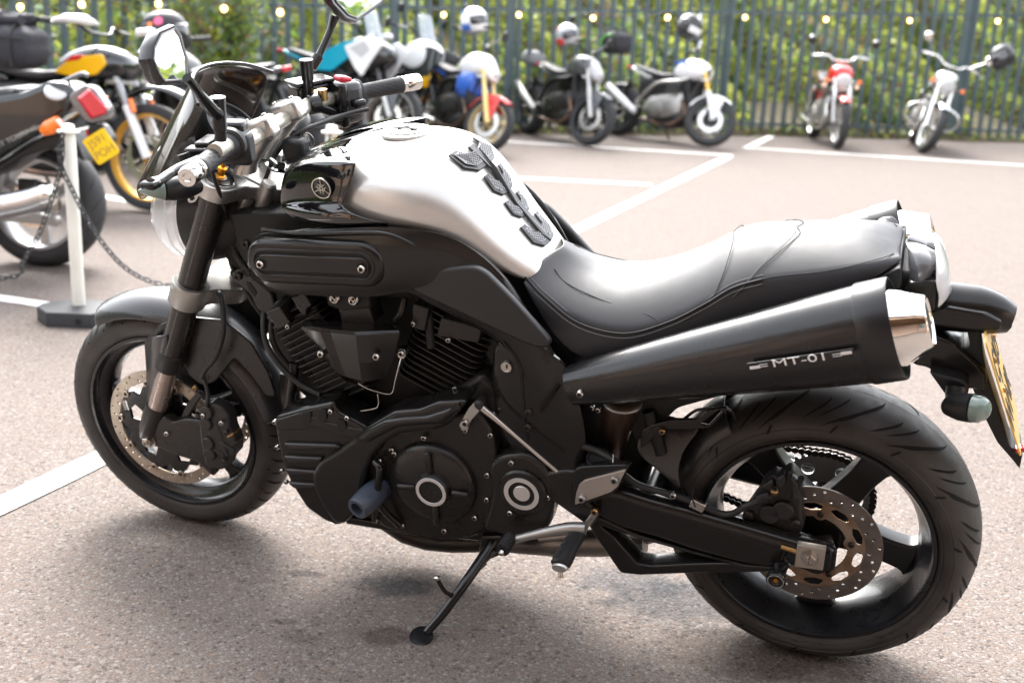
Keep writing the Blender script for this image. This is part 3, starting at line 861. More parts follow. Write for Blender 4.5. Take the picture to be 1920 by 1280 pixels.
# calipers
CAL = mat('caliper_black', (.018, .017, .017), .42, bump=.3, bscale=500, bdist=.0004, rvar=.08)
def caliper_front(s):
    c = plate('brake_caliper', s * .093, s * .128, rnd([(1.3667,0.41),(1.3425,0.4281),(1.3153,0.4215),(1.2985,0.4034),(1.2983,0.3682),(1.2887,0.3387),(1.2926,0.3035),(1.3115,0.2825),(1.3236,0.2597),(1.343,0.2471),(1.3726,0.2443),(1.3857,0.2537),(1.3881,0.3091),(1.384,0.3675)], .006, 3), CAL, fork, bevel=.006)
    for p in [(1.3603,0.3729),(1.3635,0.3194),(1.364,0.2904),(1.3537,0.4036)]:
        plate('piston_boss', s * .112, s * .137, circ(p, .0165, 24), CAL, c, bevel=.004)
    for p in [(1.361,0.3968),(1.3147,0.3851),(1.3058,0.3613),(1.3242,0.2803)]:
        bolt(c, (p[0], s * .136, p[1]), .0055, (0, s, 0), mat_=STEEL if p[1] > .38 else mat('dark_fastener'))
    for k, p in enumerate([(1.3099,0.3662),(1.301,0.3507),(1.2944,0.3291)]):
        box('pad_spring', (p[0], s * .116, p[1]), (.022, .03, .005), BRASS if k == 1 else CAL, c, M=Matrix.Rotation(R(35), 3, 'Y'), bevel=.001)
    for p in [(1.3433,0.2999),(1.3143,0.3197)]: box('pad_pin', (p[0], s * .127, p[1]), (.04, .012, .008), CAL, c, M=Matrix.Rotation(R(-25), 3, 'Y'), bevel=.002)
    box('caliper_bridge', ([(1.3399,0.3337)][0][0], s * .108, [(1.3399,0.3337)][0][1]), (.04, .045, .1), CAL, c, M=Matrix.Rotation(R(12), 3, 'Y'), bevel=.006)
for s in (1, -1): caliper_front(s)
plate('fork_brace_arm', .1, .112, rnd([(1.4487,0.355),(1.4227,0.4024),(1.3872,0.4407),(1.374,0.4344),(1.4073,0.3908),(1.4318,0.3507)], .004, 3), MATTE, fork, bevel=.003)
bolt(fork, [(1.3878,0.114,0.4522)][0], .006, mat_=BRASS)

# ---- front mudguard
def guard(name, c, r, hw, a0, a1, m, parent, n=26, k=13, droop=.045, taper=None):
    rows = []
    for i in range(n + 1):
        u = i / n; a = a0 + (a1 - a0) * u; rw = []
        w = hw * (taper(u) if taper else 1)
        for j in range(k):
            v = -1 + 2 * j / (k - 1); th = v * math.pi / 2 * .92
            rr = r - droop * (1 - math.cos(th)) ; y = w * math.sin(th) / math.sin(math.pi / 2 * .92)
            rw.append(Vector((c[0] + rr * math.cos(a), y, c[1] + rr * math.sin(a))))
        rows.append(rw)
    V, F = ringmesh(rows, False, False)
    return mk(name, V, F, m, parent, solid=.003, subd=1, smooth=60)
FEND = mat('satin_black_mudguard', (.03, .03, .033), .3, .15, coat=.25, rvar=.04)
fg = guard('front_mudguard', FW_, .3315, .078, R(57), R(168), FEND, bike, taper=lambda u: .82 + .18 * min(1, u * 4) , droop=.05)
for s in (1, -1):
    ya = .088 * s
    A = [(x, ya * 1.04, z) for x, z in [(1.5208,0.5556),(1.5242,0.5387),(1.5103,0.5201),(1.4946,0.5182)]]
    plate('mudguard_stay', s * .079, s * .088, rnd([(1.4841,0.5838),(1.4152,0.6172),(1.3032,0.6217),(1.2416,0.5778),(1.2044,0.5033),(1.194,0.4477),(1.2194,0.4435),(1.2535,0.4956),(1.2893,0.5335),(1.3155,0.4997),(1.3546,0.4578),(1.3884,0.444),(1.4244,0.4691),(1.4247,0.5243),(1.452,0.4927),(1.4856,0.3739),(1.5242,0.3441),(1.5408,0.451),(1.5297,0.5365)], .012, 3), MATTE, fg, bevel=.003)
    gp = grid('fork_guard', [[(1.5271,0.085,0.5424),(1.5439,0.085,0.4505),(1.5544,0.09,0.3869),(1.5603,0.09,0.3421)], [(1.4718,0.125,0.5811),(1.493,0.12,0.4762),(1.5249,0.11,0.4024),(1.5488,0.1,0.3481)], [(1.4379,0.14,0.5915),(1.4611,0.13,0.4999),(1.5012,0.12,0.4117),(1.5371,0.11,0.3557)], [(1.4063,0.14,0.6039),(1.4549,0.125,0.4984),(1.4968,0.118,0.4113),(1.5357,0.108,0.3548)]], FEND, fg, solid=.003, both=False)
    if s < 0:
        gp.data.transform(Matrix.Scale(-1, 4, (0, 1, 0))); gp.data.flip_normals()

# brake hoses
tube('brake_hose', [(1.3271,0.06,0.6753),(1.3009,0.085,0.6789),(1.292,0.1,0.6404),(1.2956,0.11,0.595),(1.3133,0.12,0.547),(1.3436,0.125,0.5114),(1.3558,0.125,0.4891)], .0062, HOSE, fork)
tube('brake_pipe', [(1.3553,0.125,0.4919),(1.3495,0.125,0.4765),(1.3436,0.13,0.4498),(1.3513,0.13,0.4208),(1.3569,0.135,0.4017)], .0048, HOSE, fork)
tube('brake_hose', [(1.2091,0.05,0.6705),(1.1978,0.09,0.6383),(1.1862,0.11,0.5975),(1.1569,0.12,0.5547),(1.1095,0.12,0.5121),(1.0595,0.12,0.491)], .0065, HOSE, bike)
tube('brake_hose', [(1.1259,0.05,0.7001),(1.1576,0.09,0.6817),(1.174,0.1,0.6332),(1.1702,0.1,0.5821),(1.1442,0.09,0.5285)], .006, HOSE, bike)
tube('brake_hose', [(1.3028,0.03,0.8032),(1.28,0.05,0.7383),(1.2434,0.06,0.6704),(1.2163,0.05,0.6177)], .006, HOSE, bike)

# ---- yokes
def yoke(name, z_t, th, m, loops):
    return None
UPM = Matrix.Rotation(R(-90), 4, 'X')
def tilted(name, pts, t0, t1, m, parent, bevel=.004, holes=()):
    """plate square to the steering axis; pts are (forward offset, y)"""
    o = plate(name, 0, t1 - t0, [list(pts)] + [list(h) for h in holes], m, parent, bevel=bevel)
    ex = Vector((math.cos(R(HT)), 0, math.sin(R(HT)))); ey = Vector((0, 1, 0)); ez = fdir
    org = Vector((1.254, 0, .944)) - fdir * t1
    # plate space: x, z outline, y thickness
    M = Matrix(((ex.x, ez.x, ey.x, org.x), (ex.y, ez.y, ey.y, org.y), (ex.z, ez.z, ey.z, org.z), (0, 0, 0, 1)))
    o.data.transform(M)
    if M.to_3x3().determinant() < 0: o.data.flip_normals()
    return o
yo = [(.04, .105), (.03, .14), (0, .147), (-.03, .135), (-.04, .105), (-.045, .075), (-.075, .045), (-.092, .02), (-.092, -.02), (-.075, -.045), (-.045, -.075), (-.04, -.105), (-.03, -.135), (0, -.147), (.03, -.14), (.04, -.105), (.02, -.06), (.015, 0), (.02, .06)]
up = tilted('upper_yoke', rnd(yo, .015, 4), -.012, .022, ALU, fork)
lo = tilted('lower_yoke', rnd([(x * .95, y) for x, y in yo], .015, 4), .262, .302, ALUD, fork)
for s in (1, -1):
    o = lathe('yoke_clamp', [(0, .039), (.003, .041), (.052, .041), (.055, .039)], fk(s, .307), fdir, ALUD, lo, n=32)
    c = lathe('fork_cap', [(0, .031), (.004, .031), (.006, .028), (.006, .014), (.01, .014)], fk(s, -.012), fdir, ALU, up, n=32)
    lathe('preload_adjuster', [(0, .0115), (.006, .0115), (.009, .008), (.018, .008), (.02, .0105), (.026, .0105), (.028, .005), (.036, .004)], fk(s, -.018), fdir, GOLD, c, n=6)
st = Vector((1.254 - .055 * math.cos(R(HT)), 0, .944 - .055 * math.sin(R(HT))))
lathe('steering_stem_nut', [(-.002, .027), (.002, .027), (.004, .021), (.016, .021), (.019, .017), (.019, .006)], Vector([(1.1734,0,0.9596)][0]) , fdir, CHROME, up, n=6)
lathe('steering_stem', [(0, .019), (.26, .019)], st - fdir * .28, fdir, ALUD, up, n=24)
for p, l in zip([(1.1695,0.045,0.9355),(1.2123,0.05,0.9274)], (.075, .06)):
    lathe('yoke_bracket', [(0, .017), (l, .017), (l + .004, .013)], Vector(p) - fdir * l, fdir, ALUD, up, n=20)

yc = tilted('yoke_centre', rnd([(.02, .05), (.02, -.05), (-.07, -.045), (-.105, -.03), (-.105, .03), (-.07, .045)], .015, 4), -.016, .03, ALU, up)
# ---- handlebar
hb = bpy.data.objects.new('handlebar', None); link(hb, bike)
BARM = mat('champagne_bar', (.55, .53, .46), .3, .55, coat=.4, rvar=.04)
bar = [(1.1019,0.405,1.0689),(1.1136,0.3,1.0826),(1.1344,0.22,1.0712),(1.1565,0.16,1.0568),(1.1516,0.12,1.0524),(1.1544,0.06,1.0542),(1.1591,-0.03,1.0557),(1.1556,-0.08,1.0545),(1.1566,-0.13,1.0615),(1.142,-0.18,1.0583),(1.1339,-0.26,1.0514),(1.0245,-0.4,1.0557)]
bar = [Vector(p) for p in bar]
gl0, gl1 = bar[0], bar[2]
gr0, gr1 = Vector([(1.0227,-0.405,1.0547)][0]), Vector([(1.1145,-0.27,1.0538)][0])
tube('bar_tube', bar[1:-1] , .0155, BARM, hb, n=20, sm=6)
def grip(a, b):
    d = (b - a).normalized()
    lathe('bar_end', [(-.002, .006), (-.004, .008), (-.004, .0165), (0, .0185), (.03, .0185), (.033, .0165), (.036, .0165), (.038, .0185), (.044, .0185)], a, d, CHROME, hb, n=36)
    L = (b - a).length
    g = lathe('rubber_grip', [(.044, .019), (.048, .0205), (.055, .0185), (L - .02, .0175), (L - .012, .019), (L - .004, .024), (L, .024)], a, d, GRIP, hb, n=32)
    u = Vector((0, 0, 1)); u = (u - d * u.dot(d)).normalized(); v = d.cross(u); gv, gf = [], []
    for i in range(7):
        for k in range(12):
            a0 = 2 * math.pi * k / 12 + (i % 2) * .26; ox = .062 + i * (L - .085) / 7; b_ = len(gv); N = 6
            for q in range(N + 1):
                w = q / N; an = a0 + .4 * w; x = ox + .009 * math.sin(w * 1.6) ; hw_ = .0011 * math.sin(math.pi * min(.97, max(.03, w)))
                for sg in (1, -1):
                    gv.append(a + d * (x + sg * hw_) + (u * math.cos(an) + v * math.sin(an)) * .0187)
                if q: t = b_ + 2 * q; gf.append((t - 2, t, t + 1, t - 1))
    mk('grip_slot', gv, gf, GROOVE, g, smooth=0)
grip(gl0, gl1); grip(gr0, gr1)
# left switchgear
dl = (gl1 - gl0).normalized()
sw = lathe('switch_housing', [(0, .026), (.004, .031), (.014, .032), (.016, .029), (.05, .029), (.055, .022)], gl1 - dl * .004, dl, PLAST, hb, n=26)
Ml = Matrix((dl.cross(Vector((0, 0, 1))).normalized(), dl, dl.cross(Vector((0, 0, 1))).normalized().cross(dl))).transposed()
box('switch_block', gl1 + dl * .033 + Vector((0, 0, -.016)), (.064, .04, .062), PLAST, hb, M=Ml, bevel=.009)
box('switch_block', gl1 + dl * .035 + Vector((.003, 0, .024)), (.05, .036, .026), GLOSSP, hb, M=Ml, bevel=.008)
box('indicator_switch', gl1 + dl * .033 + Ml @ Vector((-.034, 0, -.012)), (.018, .022, .018), GLOSSP, hb, M=Ml, bevel=.004)
box('horn_button', gl1 + dl * .036 + Ml @ Vector((-.033, 0, .012)), (.014, .022, .014), mat('button_grey', (.08, .08, .08), .3), hb, M=Ml, bevel=.004)
# clutch lever
lv = [(1.1732,0.22,1.0494),(1.169,0.27,1.0541),(1.1621,0.33,1.0605),(1.1631,0.37,1.0596),(1.1495,0.42,1.0636),(1.1462,0.45,1.0667)]
lev = tube('clutch_lever', [Vector(p) for p in lv], [.011, .011, .0095, .009, .009, .012], mat('polished_lever', (.12, .12, .125), .15, .6), hb, n=12)
box('lever_tip', Vector([(1.1464,0.45,1.0657)][0]), (.03, .028, .014), GLOSSP, lev, bevel=.005)
box('lever_perch', Vector([(1.1845,0.25,1.0615)][0]), (.045, .03, .022), GLOSSP, hb, M=Ml, bevel=.005)
lathe('lever_adjuster', [(-.012, .012), (.012, .012)], Vector([(1.1862,0.29,1.0587)][0]), (.3, 0, 1), GLOSSP, hb, n=10)
box('lever_perch', Vector([(1.1813,0.22,1.0718)][0]), (.03, .06, .018), GLOSSP, hb, M=Ml, bevel=.004)
# right switchgear
dr_ = (gr1 - gr0).normalized()
Mr = Matrix((dr_.cross(Vector((0, 0, 1))).normalized(), dr_, dr_.cross(Vector((0, 0, 1))).normalized().cross(dr_))).transposed()
swr = box('switch_housing', Vector([(1.1138,-0.225,1.0467)][0]), (.062, .058, .092), mat('grey_switch_plastic', (.055, .055, .057), .32, bump=.15, bscale=500, bdist=.0003), hb, M=Mr, bevel=.016)
box('kill_switch', Vector([(1.1283,-0.225,1.0875)][0]) + Vector((-.006, 0, .004)), (.036, .03, .022), REDP, swr, M=Mr @ Matrix.Rotation(R(14), 3, 'X'), bevel=.005)
box('starter_button', Vector([(1.0965,-0.22,1.049)][0]) - Mr @ Vector((-.028, 0, 0)) * -1 * 0 + Vector((-.0, .0, .0)), (.07, .03, .018), GLOSSP, swr, M=Mr, bevel=.006)
lathe('throttle_flange', [(0, .03), (.006, .032), (.012, .03)], gr1 - dr_ * .008, dr_, GRIP, hb, n=26)
plate_back = box('switch_housing_inner', Vector([(1.1221,-0.2,1.0463)][0]), (.06, .022, .1), GLOSSP, hb, M=Mr, bevel=.008)
# brake reservoir
rsv = box('brake_reservoir', Vector([(1.1851,-0.19,1.077)][0]), (.06, .085, .034), GLOSSP, hb, M=Mr, bevel=.008)
box('reservoir_cap', Vector([(1.1854,-0.19,1.097)][0]), (.066, .092, .008), GLOSSP, rsv, M=Mr, bevel=.003)
tube('brake_master', [Vector(p) for p in [(1.1482,-0.16,1.0487),(1.1193,-0.2,1.0226)]], .014, GLOSSP, hb, n=14, sm=1)
lathe('banjo_bolt', [(-.012, .011), (.012, .011)], Vector([(1.1331,-0.15,1.0779)][0]), (0, 0, 1), BRASS, hb, n=10)
lathe('banjo_bolt', [(-.01, .009), (.01, .009)], Vector([(1.1491,-0.15,1.0746)][0]), (0, .3, 1), BRASS, hb, n=10)
lathe('mirror_clamp', [(-.012, .02), (-.01, .022), (.01, .022), (.012, .02)], Vector([(1.1463,-0.13,1.061)][0]), dr_, GLOSSP, hb, n=18)
for k in range(4):
    p = P3(560 + k * 3,240 + k * 2,-.05, 590,226,-.09, 615,215,-.13, 650,209,-.18) if False else None
for a, b in (((690, 205), 0), ((670, 212), 1), ((655, 218), 2)): pass
tube('control_cable', [(1.0521,-0.2,1.0389),(1.0843,-0.16,1.0364),(1.1047,-0.1,1.0342),(1.1242,-0.03,1.0309),(1.1685,0,0.997),(1.1895,0.02,0.9433),(1.2176,0.03,0.8849)], .0045, HOSE, hb)
tube('control_cable', [(1.0935,-0.2,1.0159),(1.1195,-0.15,1.0224),(1.1287,-0.06,1.0259),(1.1598,-0.02,1.0058),(1.1799,0.02,0.9674)], .0045, HOSE, hb)
tube('control_cable', [(1.082,-0.21,1.0237),(1.1055,-0.15,1.0316),(1.1179,-0.1,1.031),(1.1314,-0.03,1.0235)], .005, HOSE, hb)
tube('control_cable', [(1.1951,0.2,1.0312),(1.2228,0.16,0.9841),(1.2373,0.12,0.9133),(1.273,0.06,0.8296),(1.2663,0.05,0.7399)], .0045, HOSE, hb)
# risers and clamps
for (cx, cy, yy, bx, by) in ((485, 250, .075, 462, 318), (542, 212, -.055, 500, 290)):
    c = Vector(P3(cx,cy,yy)[0]) if False else None
def riser(c, base):
    d = (bar[6] - bar[4]).normalized()
    Mx = Matrix((d.cross(Vector((0, 0, 1))).normalized() * -1, d, d.cross(d.cross(Vector((0, 0, 1)))).normalized() * -1))
    ex = d.cross(Vector((0, 0, 1))).normalized(); ez = ex.cross(d); MM = Matrix((ex, d, ez)).transposed()
    tl = Matrix.Rotation(R(-20), 3, Vector(d))
    cl = box('bar_clamp', c + Vector((0, 0, .006)), (.068, .04, .046), ALU, hb, M=tl @ MM, bevel=.009)
    for sx in (-.022, .022):
        for sy in (-.009, .009):
            if sy > 0: bolt(cl, c + (tl @ MM) @ Vector((sx, 0, .0295)), .0058, (tl @ MM) @ Vector((0, 0, 1)), name='clamp_bolt')
    rings = []
    for u, wx, wy in ((0, .027, .022), (.25, .021, .018), (.7, .026, .018), (1, .03, .018)):
        p = base.lerp(c - Vector((0, 0, .006)), u)
        rings.append([p + ex * wx * math.cos(a) + d * wy * math.sin(a) for a in [2 * math.pi * k / 20 for k in range(20)]])
    loft('bar_riser', rings, ALU, hb, bevel=0)
riser(Vector([(1.1572,0.07,1.0535)][0]), Vector([(1.2064,0.075,0.9681)][0])); riser(Vector([(1.1596,-0.045,1.0597)][0]), Vector([(1.2373,-0.06,0.9601)][0]))
for x, y in ((388, 372),): pass

# ---- mirrors
MH = mat('mirror_housing', (.02, .02, .021), .24, coat=.2, rvar=.04)
def mirror(pts, nrm_hint, root, stem, glass_in):
    """pts: glass outline in 3D; root: Empty part"""
    P = [Vector(p) for p in pts]; c = sum(P, Vector()) / len(P)
    n = Vector()
    for a, b in zip(P, P[1:] + P[:1]): n += (a - c).cross(b - c)
    n.normalize()
    if n.dot(nrm_hint) < 0: n = -n
    R0 = [p + (c - p) * -.0 for p in P]
    out = [c + (p - c) * 1.14 for p in P]
    rings = [[c + (p - c) * 1.02 + n * .001 for p in P], [q + n * .003 for q in out], [q - n * .008 for q in [c + (p - c) * 1.2 for p in P]], [c + (p - c) * 1.08 - n * .026 for p in P], [c + (p - c) * .6 - n * .04 for p in P]]
    h = loft('mirror_shell', rings, MH, hb, smooth=32, subd=0, bevel=.002)
    gl = mk('mirror_glass', [p + n * .0022 for p in P], [tuple(range(len(P)))], MIRROR, h, smooth=0)
    tube('mirror_rim', [p + n * .003 for p in P] + [P[0] + n * .003], .0018, mat('rim_grey', (.3, .3, .31), .3), h, n=6, sm=1)
    return c, n
B3i = BM.to_3x3().inverted()
ml = bpy.data.objects.new('left_mirror', None); link(ml, hb)

mirror([(1.0865,0.4399,1.3196),(1.0869,0.4035,1.3221),(1.0848,0.3939,1.3075),(1.0799,0.392,1.2723),(1.0761,0.4033,1.2448),(1.0758,0.4166,1.2425),(1.077,0.4631,1.2513),(1.0788,0.4702,1.264),(1.0821,0.4747,1.2878),(1.0844,0.4642,1.3042)], Vector((-1, 0, .2)), None, None, 0)
mirror([(1.1839,-0.4229,1.3202),(1.1875,-0.3411,1.2678),(1.1864,-0.3365,1.2547),(1.184,-0.3417,1.2399),(1.1755,-0.3765,1.2059),(1.1701,-0.4071,1.1935),(1.1598,-0.5089,1.212),(1.1542,-0.5754,1.2328),(1.1533,-0.6087,1.2591),(1.1579,-0.6091,1.2964),(1.1721,-0.5254,1.3275)], Vector((-1, 0, .2)), None, None, 0)
tube('mirror_stem', [(1.0586,0.425,1.2489),(1.0591,0.41,1.2331),(1.0635,0.38,1.2013),(1.0649,0.355,1.1755)], [.0085, .0075, .0075, .011, .0115], GLOSSP, hb, n=16)
tube('mirror_stem', [(1.0666,0.355,1.1782),(1.0676,0.34,1.1659)], .0125, GLOSSP, hb, n=16, sm=1)
tube('mirror_post', [(1.0661,0.335,1.1948),(1.07,0.335,1.1368)], [.0135, .0125], GLOSSP, hb, n=20, sm=1)
tube('mirror_post', [(1.0673,0.335,1.1542),(1.0754,0.33,1.1167)], [.0105, .0105], PLAST, hb, n=20, sm=1)
tube('mirror_stem', [(1.2014,-0.36,1.203),(1.208,-0.34,1.1705),(1.2198,-0.31,1.13),(1.2241,-0.3,1.1174)], [.012, .0078, .0078, .0085, .012], GLOSSP, hb, n=16)
tube('mirror_stem', [(1.2219,-0.305,1.1237),(1.2329,-0.285,1.1007)], .0125, GLOSSP, hb, n=16, sm=1)
tube('mirror_post', [(1.1648,-0.15,1.152),(1.166,-0.15,1.1084)], [.0145, .0135], GLOSSP, hb, n=20, sm=1)
tube('mirror_post', [(1.1658,-0.15,1.1107),(1.1691,-0.15,1.0593)], [.0115, .0105], GLOSSP, hb, n=20, sm=1)

# ---- headlight, flyscreen, clocks
hl = lathe('headlight', [(-.155, .03), (-.14, .06), (-.1, .086), (-.03, .1), (0, .103), (.006, .103), (.008, .098)], (1.366, 0, .835), (1, 0, -.08), PLAST, bike, n=56)
lathe('headlight_lens', [(.002, .099), (.045, .0985), (.075, .09), (.098, .07), (.109, .04), (.112, .0)], (1.366, 0, .835), (1, 0, -.08), GLASS, hl, n=56)
lathe('reflector_bowl', [(.004, .094), (-.01, .085), (-.04, .05), (-.05, .015), (-.02, .012)], (1.366, 0, .835), (1, 0, -.08), CHROME, hl, n=48)
for a in (.014, .036): lathe('lens_rib', [(a, .0985), (a + .004, .1), (a + .008, .0975), (a + .004, .0965)], (1.366, 0, .835), (1, 0, -.08), GLASS, hl, n=56, closed=True)
lathe('bulb_shield', [(0, .016), (.03, .016), (.034, .001)], (1.366, 0, .835), (1, 0, -.08), CHROME, hl, n=20)
brk = plate('headlight_bracket', .088, .094, rnd([(1.3402,0.9265),(1.3079,0.9317),(1.3077,0.9177),(1.3243,0.8973),(1.3354,0.8939),(1.3431,0.8955)], .004, 3), ALU, hl, bevel=.001, both=True)
for p in [(1.3132,0.927),(1.33,0.9055)]: bolt(hl, (p[0], .095, p[1]), .0045, mat_=mat('dark_fastener'))
ir = []
def scr(z0, w): return None
zc = [(1.322, 1.159), (1.375, 1.09), (1.43, 1.02), (1.487, .945), (1.522, .905)]
rows = []
hwv = [(.142, .155, -.075), (.158, .162, -.09), (.165, .165, -.1), (.15, .15, -.1), (.1, .12, -.06)]
for (xc, zc_), (hw, _, sweep) in zip(zc, hwv):
    rw = []
    for j in range(9):
        v = -1 + j / 4; rw.append(Vector((xc + sweep * v * v, hw * v, zc_ - (.018 if zc_ > 1.15 else .0) * v * v * v * v - .02 * v * v)))
    rows.append(rw)
sc = grid('flyscreen', rows, SMOKE, bike, solid=.003)
tube('screen_trim', [p + Vector((-.001, 0, .001)) for p in rows[0]], .0042, GLOSSP, sc, n=8)
ck = lathe('clock_pod', [(-.075, .03), (-.06, .055), (-.01, .07), (0, .07), (.006, .066), (.006, .06), (0, .058)], (1.27, 0, 1.035), (-.72, 0, .69), PLAST, bike, n=40)
lathe('clock_face', [(0, .0), (.0, .059)][::-1], (1.268, 0, 1.036), (-.72, 0, .69), mat('clock_glass', (.02, .02, .022), .05, spec=1), ck, n=32)
ind = tube('indicator', [(1.2401,0.19,0.9699),(1.247,0.235,0.9816),(1.264,0.27,0.9881)], [.013, .022, .024, .021], PLAST, bike, n=20)
tube('indicator_lens', [(1.2628,0.27,0.9882),(1.2786,0.288,0.9905),(1.2976,0.3,0.9916)], [.0205, .016, .009, .002], LENSG, ind, n=20)
ind2 = tube('indicator', [Vector((p.x, -p.y, p.z)) for p in [Vector(q) for q in [(1.2401,0.19,0.9699),(1.247,0.235,0.9816),(1.264,0.27,0.9881)]]], [.013, .022, .024, .021], PLAST, bike, n=20)
tube('indicator_lens', [Vector((p.x, -p.y, p.z)) for p in [Vector(q) for q in [(1.2628,0.27,0.9882),(1.2786,0.288,0.9905),(1.2976,0.3,0.9916)]]], [.0205, .016, .009, .002], LENSG, ind2, n=20)

# ---- ignition
box('ignition_lock', Vector([(1.1237,0,1.0005)][0]), (.05, .04, .05), PLAST, bike, bevel=.01)
lathe('ignition_key', [(-.012, .012), (.012, .012)], Vector([(1.1128,-0.01,1.0122)][0]), (.2, 1, .3), GLOSSP, bike, n=14)
tube('key_ring', [Vector([(1.1099,-0.03,1.0136)][0]) + Vector((.014 * math.cos(a), .004 * math.sin(a), .016 * math.sin(a))) for a in [2 * math.pi * k / 20 for k in range(21)]], .0011, STEEL, bike, n=6, sm=1)

# ================= tank
def sec(x, zt, w, zw, zb, wb, cr_=.35):
    """half section from ridge to lower edge"""
    q = []
    for k in range(7):
        t = k / 6 * math.pi / 2
        q.append(Vector((x, w * math.sin(t) ** 1.0, zw + (zt - zw) * math.cos(t) ** .8)))
    q.append(Vector((x, w * .985, zw - (zw - zb) * .35)))
    q.append(Vector((x, w * .55 + wb * .45, zw - (zw - zb) * .75)))
    q.append(Vector((x, wb, zb)))
    return q
T_ = [(1.045, .998, .10, .96, .94, .10), (1.03, 1.018, .125, .965, .935, .12), (.99, 1.036, .15, .962, .93, .148), (.93, 1.049, .172, .958, .925, .165), (.87, 1.057, .183, .955, .922, .168), (.82, 1.059, .186, .952, .92, .168),
      (.77, 1.052, .183, .945, .914, .162), (.725, 1.030, .168, .925, .893, .145), (.685, .989, .152, .895, .862, .128), (.645, .934, .136, .862, .835, .112), (.605, .887, .12, .832, .812, .1), (.565, .848, .095, .808, .802, .085), (.545, .825, .07, .8, .797, .06)]
tank = grid('fuel_tank', [sec(*t) for t in T_], SILVER, bike, solid=.004, subd=2, mirror=True)
fc = Vector([(0.8775,0,1.0383)][0])
fn = Vector((.0, 0, 1))
tz = 1.0565
cap = lathe('filler_ring', [(-.004, .052), (.0012, .052), (.0022, .050), (.0018, .047)], (.868, 0, 1.0575), (.03, 0, 1), SILVER, tank, n=56)
lathe('filler_cap', [(-.004, .036), (.002, .036), (.0035, .034), (.0035, 0)], (.868, 0, 1.058), (.03, 0, 1), SILVER, cap, n=48)
lathe('filler_groove', [(.0, .0375), (.0026, .037), (.0026, .0355), (0, .035)], (.868, 0, 1.0583), (.03, 0, 1), SEAM, cap, n=48)
lathe('keyhole_cover', [(0, .017), (.0052, .017), (.0058, .015), (.0058, 0)], (.868, 0, 1.0583), (.03, 0, 1), GLOSS, cap, n=28, )
box('key_slot', (.868, 0, 1.065), (.05, .014, .003), GLOSS, cap, bevel=.001)
# gloss black forward panels
gb = grid('tank_side_panel', [[(1.0698,0.05,1.0113),(1.0442,0.05,1.0233),(1.0162,0.055,1.0345),(0.9832,0.06,1.0417),(0.9572,0.07,1.039)],
     [(1.0732,0.12,1.0086),(1.0418,0.13,1.025),(1,0.14,1.0356),(0.9565,0.145,1.0405),(0.9099,0.15,1.0395)],
     [(1.0743,0.137,0.9984),(1.0408,0.15,1.0182),(0.9965,0.158,1.0306),(0.9473,0.163,1.0382),(0.8961,0.168,1.0418)],
     [(1.0755,0.14,0.9949),(1.0424,0.152,1.0154),(0.9956,0.16,1.0291),(0.9459,0.166,1.0371),(0.8955,0.17,1.0383)],
     [(1.0812,0.148,0.9707),(1.0465,0.162,0.9837),(0.9998,0.17,0.9957),(0.9496,0.176,1.0052),(0.9017,0.181,1.0078)],
     [(1.0864,0.15,0.9399),(1.0483,0.166,0.9511),(1.0007,0.176,0.9589),(0.956,0.183,0.9644),(0.9219,0.187,0.9657)],
     [(1.0848,0.152,0.9341),(1.0467,0.17,0.946),(0.9991,0.18,0.9539),(0.9544,0.187,0.9594),(0.9215,0.191,0.9607)],
     [(1.0703,0.168,0.9287),(1.0328,0.186,0.9374),(0.9852,0.197,0.9437),(0.9423,0.202,0.9454),(0.8955,0.2,0.9493)],
     [(1.0494,0.172,0.9155),(1.0147,0.19,0.9231),(0.9681,0.2,0.9281),(0.9201,0.204,0.93),(0.8549,0.198,0.9399)],
     [(1.0427,0.17,0.911),(1.0083,0.188,0.9176),(0.9641,0.198,0.9213),(0.9162,0.202,0.9233),(0.8174,0.196,0.9366)],
     [(1.0507,0.15,0.8987),(1.0221,0.16,0.9018),(0.9809,0.17,0.9051),(0.9342,0.17,0.9066),(0.8307,0.17,0.9217)]], GLOSS, tank, solid=.004, subd=2, both=True)
gt = grid('tank_front_cover', [[(1.1591,0,0.9712),(1.1348,0,0.9824),(1.0988,0,0.999),(1.0664,0,1.0106),(1.0154,0,1.0291),(0.9806,0,1.0383)], [Vector(p) for p in [(1.1222,0.05,0.9857),(1.0986,0.05,0.9967),(1.0637,0.05,1.0118),(1.032,0.05,1.0242),(1.0011,0.05,1.0332),(0.9743,0.05,1.0396)]], [Vector(p) for p in [(1.0833,0.11,1.0026),(1.053,0.12,1.0179),(1.0178,0.13,1.029),(0.9793,0.135,1.0379),(0.9417,0.14,1.0434),(0.9101,0.145,1.04)]]], GLOSS, tank, solid=.003, subd=2, both=True)
